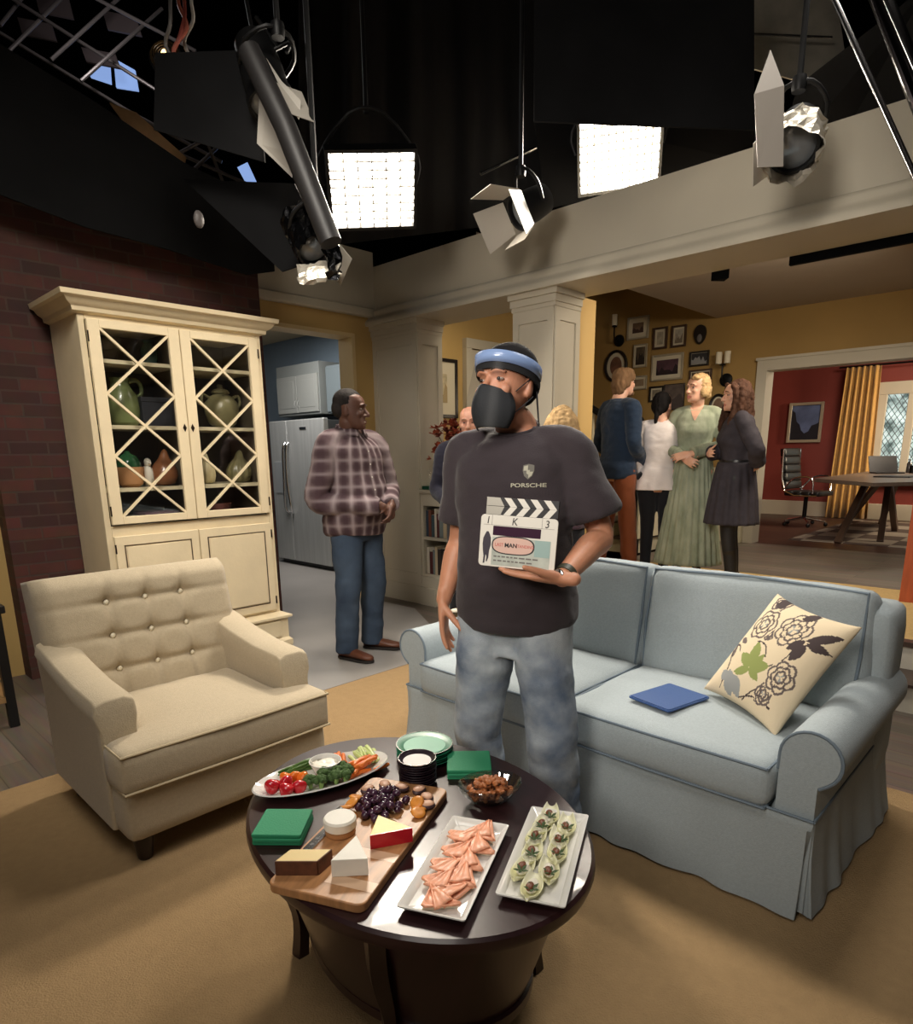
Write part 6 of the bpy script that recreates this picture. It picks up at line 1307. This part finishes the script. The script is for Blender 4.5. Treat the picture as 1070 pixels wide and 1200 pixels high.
def pep(mb):
    R_ = []
    for i in range(8):
        t = i / 7; z = .93 - .19 * t; row = []
        for j in range(60): a = 2 * pi * j / 60; r_ = (1 + .5 * t ** .8) * (1 + .05 * t * math.cos(9 * a)); row.append((.142 * r_ * math.cos(a), .105 * r_ * math.sin(a) + .01, z))
        R_.append(row)
    mb.rings(R_)
w1.top('peplum_jacket', WJ, .90, .012, 1.93, .056, .056, .0, seed=16, wr=.006, extra=pep, shr=.055); w1.pants(BJ, 'jeans', .88, .092, .062, .048, .010, .004, 9, .007, 0, -.02); w1.shoes(SOLE, SOLE)
w1.hairm([('e', (0, .020, .150), (.080, .090, .086)), ('e', (0, .050, .115), (.078, .064, .075)), ('e', (0, .085, .075), (.045, .035, .05)), ('c', [(0, .085, .08), (.004, .11, .02), (.01, .105, -.05)], [.026, .022, .010])], HBLK, .006, .004)
SAGE = M('sage_print_chiffon', (136, 146, 124), .8, nz=(16, .2), rgb2=(176, 182, 160), spec=.2, stretch=(1, 1, .35)); 
w2 = Human('blonde woman in long sage green dress facing the group', (5.63, 2.56, .3215), -72, 1.70, SK3, sh=.165, bulk=.88, bust=.025, waist=.86, hip=1.02, vox=.006, yaw=-42)
w2.arm(-1, (-.215, .04, 1.10), (-.06, -.20, 1.02), (.6, -.5, -.3), (.5, .6, -.3), .4, .3).arm(1, (.225, .0, 1.12), (-.01, -.215, 1.05), (-.95, -.2, -.2), (0, .8, -.5), .4, .3).leg(1, (.08, -.02, .46), (.085, .03, .088)).leg(-1, (-.08, -.02, .46), (-.085, .03, .088)).body().brows(HDIRT)
def gown(z0, z1, r0, r1, ry, n, dep, ez=1.):
    m = MB(); R_ = []
    for i in range(25):
        t = i / 24; z = z1 + (z0 - z1) * t; row = []
        for j in range(160): a = 2 * pi * j / 160; r_ = r0 + (r1 - r0) * t ** ez; k_ = 1 + dep * min(1, t * 3) * (math.cos(n * a) * .7 + math.cos(n * 1.37 * a + 4 * t) * .3 * 0 + .5 * mnoise.noise(Vector((math.cos(a) * 2, math.sin(a) * 2, t * 2)))); row.append((r_ * k_ * math.cos(a), r_ * ry * k_ * math.sin(a) + .01, z))
        R_.append(row)
    return m.rings(R_)
bod = w2.top('dress_bodice', SAGE, 1.00, .014, 1.93, .058, .056, .0, seed=19, z1=1.455, wr=.006, shr=.056); gown(.10, 1.07, .145, .285, .8, 26, .05).build('dress_skirt', SAGE, bod, ang=180)
MB().rings([[(.129 * (1 + e) * math.cos(t), .01 + .10 * (1 + e) * math.sin(t), 1.055 + dz) for t in [2 * pi * i / 36 for i in range(36)]] for e, dz in ((.06, -.012), (.08, 0), (.06, .012))], cap=False).build('waistband', SAGE, bod)
nk = MB(); q_ = 14
for i in range(q_):
    z0_, z1_ = 1.325 + .115 * i / q_, 1.325 + .115 * (i + 1) / q_; h0, h1 = .004 + .050 * (i / q_) ** .9, .004 + .050 * ((i + 1) / q_) ** .9
    for j in range(6): nk.add([(-h0 + 2 * h0 * j / 6, 0, z0_), (-h0 + 2 * h0 * (j + 1) / 6, 0, z0_), (-h1 + 2 * h1 * (j + 1) / 6, 0, z1_), (-h1 + 2 * h1 * j / 6, 0, z1_)], [(0, 1, 2, 3)])
project(nk, bod, 'v_neckline', SK3[0], bod, .004)
w2.shoes(BROWN_SHOE, SOLE)
w2.hairm([('e', (0, .018, .152), (.084, .092, .088)), ('e', (0, .050, .105), (.084, .066, .072)), ('e', (.068, .012, .085), (.024, .045, .050)), ('e', (-.068, .012, .085), (.024, .045, .050)), ('e', (.03, -.055, .195), (.045, .035, .022)), ('e', (0, .07, .06), (.07, .04, .035))], HBLD, .006, .006, (60, 60, 60))
CHD = M('charcoal_sheer_dress', (58, 54, 60), .8, nz=(20, .15), spec=.2); TGT = M('black_tights', (22, 22, 26), .6); BOOT = M('black_boot_leather', (20, 20, 23), .35)
w3 = Human('brunette woman in short charcoal dress, black tights and boots', (5.41, 2.12, .3215), -150, 1.605, SK3, sh=.168, bulk=.98, bust=.03, waist=.95, hip=1.1, vox=.006, yaw=14)
w3.arm(1, (.275, .10, 1.09), (.155, .145, .965), (-.85, .25, -.05), (-.2, -.9, .1), .4, .3).arm(-1, (-.235, .02, 1.08), (-.05, -.19, 1.05), (.9, -.1, .1), (.0, 1, 0), .5, .3).leg(1, (.085, -.02, .44), (.09, .03, .100)).leg(-1, (-.085, .02, .44), (-.09, .07, .100)).body().brows(HBRN)
bod = w3.top('dress_bodice', CHD, .95, .014, 1.93, .066, .062, .0, seed=29, wr=.006, shr=.060); gown(.50, .985, .160, .245, .85, 16, .05, .8).build('dress_skirt', CHD, bod, ang=180)
MB().rings([[(.142 * (1 + e) * math.cos(t), .01 + .112 * (1 + e) * math.sin(t), .985 + dz) for t in [2 * pi * i / 36 for i in range(36)]] for e, dz in ((.10, -.02), (.14, 0), (.10, .02))], cap=False).build('belt', BOOT, bod)
w3.pants(TGT, 'tights', .95, .090, .060, .044, .006, .0015, 5, .007, 0, -.02); w3.shoes(BOOT, SOLE, True)
random.seed(8); lock = [('e', (0, .020, .152), (.085, .094, .088)), ('e', (0, .052, .095), (.088, .070, .09))]
for i in range(22):
    a = -2.2 + 4.4 * i / 21; x, y = .084 * math.sin(a), .02 + .084 * math.cos(a); q = random.uniform(.85, 1.15)
    lock.append(('c', [(x * .7, y * .7, .19), (x * 1.12, y * 1.05, .13), (x * 1.22 * q, y * 1.05, .05), (x * 1.15, y * 1.15 * q, -.03), (x * 1.2 * q, y * 1.15, -.12)], [.014, .017, .018, .016, .007]))
lock += [('c', [(q * .050, -.055, .20), (q * .080, -.045, .15), (q * .086, -.040, .08), (q * .088, -.050, .0), (q * .092, -.070, -.10), (q * .085, -.075, -.17)], [.020, .024, .024, .024, .022, .010]) for q in (-1, 1)] + [('c', [(q * .09, .0, .16), (q * .105, .0, .08), (q * .108, -.01, .0), (q * .11, -.02, -.12), (q * .10, -.02, -.18)], [.02, .026, .028, .024, .010]) for q in (-1, 1)]
w3.hairm(lock, streak('chestnut_hair', (72, 48, 36)), .006, .007, (45, 45, 30), 5)
# ------------------------------------------------------------------ lighting rig over the set
RIG = M('black_rig_metal', (20, 20, 21), .45, .3); WRAP = M('black_foil_wrap', (30, 30, 32), .22, .9, bump=(14, 1.)); SFOIL = M('silver_foil', (206, 198, 182), .32, .55, bump=(18, 1.)); FLAPW = M('lit_flap_pale', (176, 170, 160), .5); GRIDM = M('louver_cloth', (196, 192, 184), .7); DUVE = M('duvetyne_cloth', (24, 24, 25), .95, nz=(2, .3), spec=.1); PIPEM = M('steel_pipe', (120, 118, 118), .25, 1.)  # pale flap colour paints in lamp light on the barn doors
GLOW = M('lamp_diffuser', (255, 246, 232), .6, emit=26)
def hang(o, top, p):                                    # pipe from the fixture up to the grid
    MB().tube([p, (p[0], p[1], top)], .014, 8).build('hanger_pipe', RIG, o)
def softlight(label, c, target, w_, h_, roll, ncol, nrow, power, group):
    c = Vector(c); n = (Vector(target) - c).normalized(); x = n.cross(Vector((0, 0, 1))).normalized() * -1
    y = n.cross(x); 
    if y.z < 0: y = -y
    if x.dot(_r) < 0: x = -x
    q = Quaternion(n, roll); x, y = q @ x, q @ y; z = x.cross(y)
    if z.dot(n) < 0: T = Matrix(((x.x, y.x, n.x, c.x), (x.y, y.y, n.y, c.y), (x.z, y.z, n.z, c.z), (0, 0, 0, 1)))
    else: T = frame_from(c, x, y)
    o = thing('soft_light', label, 'studio light', c, 0, group); Tl = Matrix.Translation(-c) @ T
    e = .02; m = MB(); W, Hh = w_ / 2, h_ / 2
    m.rings([[(-a, -b, z_), (a, -b, z_), (a, b, z_), (-a, b, z_)] for a, b, z_ in ((W * .55, Hh * .55, -.28), (W * .6, Hh * .6, -.30), (W + e, Hh + e, -.08), (W + e, Hh + e, .01), (W, Hh, .01), (W, Hh, -.05))], cap=False, T=Tl)
    m.box(-W * .55, W * .55, -Hh * .55, Hh * .55, -.285, -.275, 0, Tl); m.build('housing', RIG, o, ang=30)
    MB().box(-W, W, -Hh, Hh, -.06, -.05, 0, Tl).build('diffuser', GLOW, o)
    g = MB()
    for i in range(1, ncol): xx = -W + w_ * i / ncol; g.box(xx - .003, xx + .003, -Hh, Hh, -.045, .008, 0, Tl)
    for i in range(1, nrow): yy_ = -Hh + h_ * i / nrow; g.box(-W, W, yy_ - .003, yy_ + .003, -.045, .0075, 0, Tl)
    g.build('louver_grid', GRIDM, o)
    MB().tube([tuple(Tl @ Vector(p)) for p in ((-W - .03, 0, -.1), (-W - .05, Hh * .6, -.16), (-W * .4, Hh + .14, -.2), (W * .4, Hh + .14, -.2), (W + .05, Hh * .6, -.16), (W + .03, 0, -.1))], .012, 8, 3).build('yoke', RIG, o)
    hang(o, 2.6, tuple(Tl @ Vector((0, Hh + .14, -.2))))
    l = bpy.data.lights.new('soft_light_beam', 'AREA'); l.shape = 'RECTANGLE'; l.size = w_; l.size_y = h_; l.energy = power; l.color = (1, .9, .76); l.spread = math.radians(150)
    lo = bpy.data.objects.new('soft_light_beam', l); COL.objects.link(lo); lo.location = c + n * .03; lo.rotation_euler = n.to_track_quat('-Z', 'Y').to_euler()
    return o
softlight('blazing soft light panel hanging above the first column', P(437, 224, 4.2), (1.6, 1.2, .6),   .53, .43, math.radians(6), 6, 9, 62, 'square soft lights')
softlight('bright soft light panel with a square louver grid, right of the barn-door lamp', P(726, 180, 4.6), (1.6, .6, .6), .54, .44, math.radians(4), 11, 9, 58, 'square soft lights')
def fresnel(label, c, aim, r_, ln, doors, foil=None, top=2.6, yoke=True):
    c = Vector(c); n = Vector(aim).normalized(); x = n.cross(Vector((0, 0, 1))).normalized(); y = x.cross(n); T = Matrix(((x.x, y.x, n.x, 0), (x.y, y.y, n.y, 0), (x.z, y.z, n.z, 0), (0, 0, 0, 1)))
    o = thing('spotlight', label, 'studio light', c, 0)
    MB().lathe([(r_ * .5, -ln), (r_ * .85, -ln * .92), (r_ * .95, -ln * .5), (r_ * .95, -.03), (r_ * 1.05, -.03), (r_ * 1.05, .02), (r_ * .93, .02), (r_ * .9, -.02), (.0005, -.02)], 28, T=T).build('lamp_housing', RIG, o, ang=40)
    MB().lathe([(r_ * .9, -.01), (r_ * .6, .008), (.0005, .012)], 24, T=T).build('lens', M('fresnel_lens', (120, 124, 128), .1, .2), o)
    for k in range(4):
        if k not in doors: continue
        ang_, L_, wd = doors[k]; Rk = Matrix.Rotation(k * pi / 2, 4, 'Z'); a = math.radians(ang_); b0, b1 = r_ * .95, wd
        v = [(-b0, r_ * 1.05, .02), (b0, r_ * 1.05, .02), (b1, r_ * 1.05 + L_ * math.sin(a), .02 + L_ * math.cos(a)), (-b1, r_ * 1.05 + L_ * math.sin(a), .02 + L_ * math.cos(a))]
        off = Vector((0, math.cos(a), -math.sin(a))) * .003; v += [tuple(Vector(p) + off) for p in v]
        MB().add(v, [(3, 2, 1, 0), (4, 5, 6, 7), (0, 1, 5, 4), (1, 2, 6, 5), (2, 3, 7, 6), (3, 0, 4, 7)], 0, T @ Rk).build('barn_door', FLAPW, o)
    if yoke:
        MB().tube([tuple(T @ Vector(p)) for p in ((-r_ * 1.02, 0, -ln * .5), (-r_ * 1.15, r_, -ln * .5), (-r_ * .5, r_ * 1.9, -ln * .5), (r_ * .5, r_ * 1.9, -ln * .5), (r_ * 1.15, r_, -ln * .5), (r_ * 1.02, 0, -ln * .5))], .011, 8, 3).build('yoke', RIG, o)
        p = T @ Vector((0, r_ * 1.9, -ln * .5)); hang(o, top, tuple(p)); MB().lathe([(.03, -.03), (.034, 0), (.03, .03)], 12, tuple(p)).build('clamp', RIG, o)
    if foil:
        m = MB(); R_ = []; random.seed(int(abs(c.x) * 100))
        for i in range(9):
            z_ = .03 - ln * 1.0 * i / 8; R_.append([(r_ * (1.12 + random.uniform(-.10, .14)) * math.cos(2 * pi * j / 26), r_ * (1.12 + random.uniform(-.10, .14)) * math.sin(2 * pi * j / 26), z_ + random.uniform(-.015, .015)) for j in range(26)])
        m.rings(R_, cap=False, T=T); m.build('foil_wrap', foil, o, smooth=False)
    return o
f2 = Vector(_f); r2 = Vector(_r); u2 = Vector(_u)
fresnel('black spotlight with pale barn doors in front of the second column', P(610, 248, 4.2), -r2 * .75 - u2 * .55 - f2 * .25, .105, .22, {0: (25, .22, .13), 1: (35, .2, .13), 2: (20, .12, .12), 3: (30, .2, .13)})
MB_ = MB().tube([P(563, 204, 4.15), P(628, 173, 4.25)], .010, 8)
tag(MB_.build('support_rod', PIPEM), 'thin bright support rod above the barn-door spotlight', 'rod')
fl_ = fresnel('black spotlight wrapped in silver foil at the right of the beam', P(930, 172, 3.05), -u2 * .72 - f2 * .5 - r2 * .35, .105, .30, {3: (22, .12, .09)}, None)
m = MB(); R_ = []; random.seed(41); cF = P(930, 172, 3.05); nF = (-u2 * .72 - f2 * .5 - r2 * .35).normalized(); xF = nF.cross(Vector((0, 0, 1))).normalized(); yF = xF.cross(nF)
for i in range(8): R_.append([tuple(nF * (.10 - .036 * i + random.uniform(-.014, .014)) + (xF * math.cos(2 * pi * j / 22) + yF * math.sin(2 * pi * j / 22)) * (.118 + random.uniform(-.02, .02))) for j in range(22)])
m.rings(R_, cap=False).build('foil_wrap', SFOIL, fl_, smooth=False)
bd = MB(); q = [P(903, 58, 2.85), P(919, 100, 2.85), P(918, 195, 2.9), P(888, 196, 2.9), P(884, 110, 2.85)]; q = [p - cF for p in q]; nn = (q[1] - q[0]).cross(q[3] - q[0]).normalized() * .004
bd.add([tuple(p) for p in q] + [tuple(p + nn) for p in q], [(0, 1, 2, 3, 4), (9, 8, 7, 6, 5), (0, 5, 6, 1), (1, 6, 7, 2), (2, 7, 8, 3), (3, 8, 9, 4), (4, 9, 5, 0)])
bd.build('barn_door', M('grey_flap_paint', (150, 142, 132), .55), fl_, smooth=False)
def slab(name, label, cat, pts, mat, t=.012, group=None, kind=None):
    q = [Vector(p) for p in pts]; n = (q[1] - q[0]).cross(q[-1] - q[0]).normalized() * t; k = len(q)
    m = MB().add([tuple(p) for p in q] + [tuple(p + n) for p in q], [tuple(range(k)), tuple(reversed(range(k, 2 * k)))] + [(i, i + k, (i + 1) % k + k, (i + 1) % k) for i in range(k)]); return tag(m.build(name, mat, smooth=False), label, cat, group, kind)
slab('black_flag', 'large black flag cloth hanging at the top centre above the louvered light', 'flag', [P(626, -60, 3.5), P(884, -60, 3.5), P(884, 152, 3.6), P(626, 142, 3.6)], DUVE)
# hanging black cloth drop with soft folds behind the blazing light
m = MB(); R_ = []
for i in range(7):
    t = i / 6; R_.append([tuple(P(350 + 285 * s / 40, -60 + 352 * t - 34 * (s / 40) * t, 5.35 + .05 * math.sin(s * .55) + .03 * math.sin(s * 1.3))) for s in range(41)])
m.rings(R_, cap=False, closed=False); o = m.build('cloth_drop', M('dark_grey_drop', (44, 43, 43), .9, spec=.15), ang=180); o.modifiers.new('s', 'SOLIDIFY').thickness = .008
tag(o, 'dark grey cloth drop hanging behind the blazing soft light', 'drape')
slab('muslin_panel', 'pale stretched diffusion panel at the upper right above the foil lamp', 'diffusion panel', [P(882, -40, 4.4), P(975, -40, 4.4), P(990, 60, 4.4), P(950, 98, 4.4), P(882, 80, 4.4)], M('grey_muslin', (132, 126, 114), .8, nz=(8, .15)))
for a, b, r_, lb, mt in (((960, -40, 2.6), (1085, 235, 2.3), .010, 'thin bright pipe, leftmost of the pipes in the top right corner', PIPEM), ((1010, -60, 2.5), (1100, 170, 2.2), .034, 'thick dark chrome pipe crossing the top right corner', M('dark_chrome', (60, 54, 54), .18, 1.)), ((1020, -40, 2.2), (1085, 110, 2.1), .006, 'slim cable pipe, rightmost in the top right corner', PIPEM)):
    tag(MB().tube([P(*a), P(*b)], r_, 16).build('rig_pipe', mt), lb, 'pipe', 'pipes in the top right corner')
tag(MB().tube([P(880, 40, 4.3), P(975, 44, 4.3)], .008, 8).build('panel_bar', RIG), 'thin dark bar across the pale diffusion panel', 'bar')
slab('black_border', 'black border cloth behind the foil-wrapped spotlight at the right', 'drape', [P(935, 100, 4.2), P(1090, -20, 3.6), P(1090, 100, 3.8), P(985, 165, 4.3), P(905, 205, 4.5)], DUVE)
slab('black_border', 'black border cloth running behind the louvered light along the beam', 'drape', [P(625, 135, 5.0), P(884, 130, 4.9), P(884, 190, 4.9), P(640, 245, 5.1)], DUVE)
# ---- left cluster
slab('black_teaser', 'long black teaser cloth hanging in front of the brick wall top', 'drape', [PYp(-60, 15, 4.55), PYp(110, 118, 4.55), PYp(215, 190, 4.55), PYp(318, 240, 4.55), PYp(322, 318, 4.55), PYp(290, 322, 4.55), PYp(190, 290, 4.55), PYp(100, 266, 4.55), PYp(-60, 205, 4.55)], DUVE)
slab('black_flag', 'broad black flag in the left lamp cluster beside the cable bundle', 'flag', [P(182, 62, 3.3), P(300, 58, 3.2), P(310, 190, 3.3), P(180, 152, 3.4)], DUVE)
fresnel('big black lamp with pale doors hanging in the left cluster', P(318, 120, 3.2), r2 * .25 - u2 * .8 - f2 * .1, .11, .36, {0: (8, .2, .10)}, None, 2.4)
tag(MB().tube([P(292, 60, 3.0), P(335, 150, 3.0), P(388, 285, 3.05)], .052, 18).build('snoot_tube', M('charcoal_tube', (34, 32, 32), .5)), 'long charcoal tube slanting down beside the blazing light', 'tube')
slab('barn_flap', 'pale angled flap in the left lamp cluster', 'flap', [P(304, 112, 3.15), P(341, 178, 3.15), P(342, 208, 3.2), P(301, 168, 3.2)], FLAPW, .004)
slab('barn_flap', 'small pale flap at the upper edge of the charcoal tube', 'flap', [P(312, 68, 3.1), P(330, 95, 3.1), P(353, 118, 3.1), P(350, 140, 3.1), P(333, 112, 3.1)], FLAPW, .004)
fresnel('foil-wrapped lamp at the bottom of the left cluster', P(368, 292, 3.3), r2 * .35 - u2 * .75 - f2 * .25, .085, .24, {1: (20, .12, .08)}, WRAP, 2.6)
slab('black_flag', 'narrow black flag reaching from the teaser to the foil-wrapped lamp', 'flag', [P(215, 210, 3.7), P(345, 215, 3.5), P(385, 300, 3.5), P(330, 318, 3.6)], DUVE)
m = MB(); R_ = []; random.seed(2)
for k in range(9): R_.append([tuple(P(350 + 6 * k + random.uniform(-3, 3), 322 - .7 * k + 11 * math.sin(t) + random.uniform(-3, 3), 3.2 + .03 * math.cos(t))) for t in [2 * pi * i / 12 for i in range(12)]])
tag(m.rings(R_).build('foil_scrap', SFOIL, smooth=False), 'crumpled silver foil at the mouth of the left foil-wrapped lamp', 'foil')
m = MB(); R_ = []
for k in range(10): R_.append([tuple(P(392 - 2 * k + random.uniform(-6, 6), 318 - 9 * k + random.uniform(-4, 4), 3.15 + .05 * math.cos(t)) + r2 * (.035 * math.cos(t)) + u2 * (.03 * math.sin(t))) for t in [2 * pi * i / 10 for i in range(10)]])
tag(m.rings(R_).build('foil_strip', WRAP, smooth=False), 'crinkled black foil strip beside the blazing light', 'foil')
# catwalk and grid glimpsed at the top left
GP = M('grid_pipe_paint', (128, 118, 116), .4, .5)
cw = thing('catwalk_grid', 'lit catwalk of pale pipes above the black teaser at the top left', 'catwalk', P(90, 50, 6.2))
c0 = P(90, 50, 6.2)
for a, b in (((-30, -30), (190, 110)), ((-30, 20), (150, 130)), ((40, -40), (230, 60)), ((10, 60), (90, -20)), ((60, 70), (170, -30)), ((95, 95), (190, 10)), ((0, 30), (40, -20)), ((150, 130), (260, 190)), ((200, 185), (265, 150)), ((226, 200), (268, 160)), ((205, 178), (300, 220)), ((240, 160), (262, 215))):
    MB().tube([P(*a, 6.0) - c0, P(*b, 6.3) - c0], .016, 8).build('pipe', GP, cw)
for a, b in (((20, 20), (60, 48)), ((95, 55), (135, 80)), ((40, -10), (80, 22)), ((120, 12), (160, 42))):
    q = [P(a[0], a[1], 6.5), P(b[0], a[1] + 8, 6.5), P(b[0] + 6, b[1], 6.5), P(a[0] + 6, b[1] - 8, 6.5)]; q = [p - c0 for p in q]; n_ = (q[1] - q[0]).cross(q[3] - q[0]).normalized() * .02
    MB().add([tuple(p) for p in q] + [tuple(p + n_) for p in q], [(0, 1, 2, 3), (7, 6, 5, 4), (0, 4, 5, 1), (1, 5, 6, 2), (2, 6, 7, 3), (3, 7, 4, 0)]).build('deck_plate', M('catwalk_plate', (110, 96, 96), .6), cw, smooth=False)
cl_ = bpy.data.lights.new('catwalk_added_fill', 'POINT'); cl_.energy = 9; cl_.shadow_soft_size = .1; clo = bpy.data.objects.new('catwalk_added_fill', cl_); COL.objects.link(clo); clo.location = P(110, 10, 5.6)  # unseen lamp, added to brighten the catwalk pipes
sk_ = thing('blue_lit_panel', 'blue-lit panel glimpsed through the catwalk at the top left', 'panel', P(138, 88, 6.8)); c0 = P(138, 88, 6.8)
for a, b, c_, d_ in (((104, 84), (128, 70), (130, 98), (106, 90)), ((133, 68), (158, 82), (162, 106), (136, 102)), ((278, 196), (290, 190), (302, 216), (290, 218))):
    q = [P(*p, 6.8) - c0 for p in (a, b, c_, d_)]; n_ = (q[1] - q[0]).cross(q[3] - q[0]).normalized() * .02
    MB().add([tuple(p) for p in q] + [tuple(p + n_) for p in q], [(0, 1, 2, 3), (7, 6, 5, 4), (0, 4, 5, 1), (1, 5, 6, 2), (2, 6, 7, 3), (3, 7, 4, 0)]).build('pane', M('blue_pane_glow', (140, 170, 226), .4, emit=.9), sk_, smooth=False)  # panes are no lamps; emission paints the blue light they reflect
slab('timber_beam', 'pale timber edge along the top of the black teaser', 'beam', [P(128, 120, 4.3), P(160, 132, 4.35), P(218, 184, 4.5), P(216, 194, 4.5), P(150, 150, 4.35)], M('raw_timber', (206, 160, 108), .6, nz=(6, .15)), .02)
lm = thing('tungsten_lamp', 'small glowing round lamp in the top left cluster under red cables', 'studio light', P(193, 65, 3.6)); c0 = P(193, 65, 3.6)
Tq = (-f2).to_track_quat('Z', 'Y').to_matrix().to_4x4()
MB().lathe([(.05, -.16), (.085, -.14), (.09, 0), (.08, .005), (.075, -.03), (.0005, -.06)], 24, T=Tq).build('housing', RIG, lm, ang=40); MB().ell((0, 0, 0), (.02, .02, .03), 12, 8).build('bulb', M('amber_bulb', (255, 196, 120), .4, emit=5), lm)
for i in range(3): MB().lathe([(.06 - .015 * i, .012), (.064 - .015 * i, .014), (.06 - .015 * i, .016)], 24, T=Tq, cap=False).build('ring', PIPEM, lm)
random.seed(17)
for i, (x, y, cc, nm) in enumerate(((208, 20, (196, 110, 92), 'coral'), (214, 30, (180, 90, 78), 'red'), (200, 16, (150, 146, 144), 'grey'), (222, 12, (190, 186, 180), 'white'))):
    pts = [P(x + random.uniform(-8, 8) - 4 * math.sin(t * 2.2 + i), y - 40 + 26 * t, 3.5 + .04 * math.sin(t * 1.7 + i)) for t in range(5)]
    tag(MB().tube(pts, .010, 8, 4).build('power_cable', M('cable_' + nm, cc, .4)), nm + ' looped cable hanging in the top left lamp cluster', 'cable', 'cables in the left cluster')
br = thing('folding_bracket', 'dark folding bracket arm above the charcoal tube', 'bracket', P(320, 45, 3.2)); c0 = P(320, 45, 3.2)
for a, b in (((285, -20), (300, 60)), ((300, 20), (325, 55)), ((318, 60), (342, 48)), ((342, 48), (336, 62)), ((300, 60), (312, 62))): MB().tube([P(*a, 3.2) - c0, P(*b, 3.2) - c0], .010, 8).build('arm', RIG, br)
tag(MB().ell(P(233, 257, 3.62), (.03, .02, .045), 14, 8).build('clamp_knob', M('grey_knob', (96, 90, 88), .5)), 'small grey knob on the black flag left of the foil lamp', 'knob')
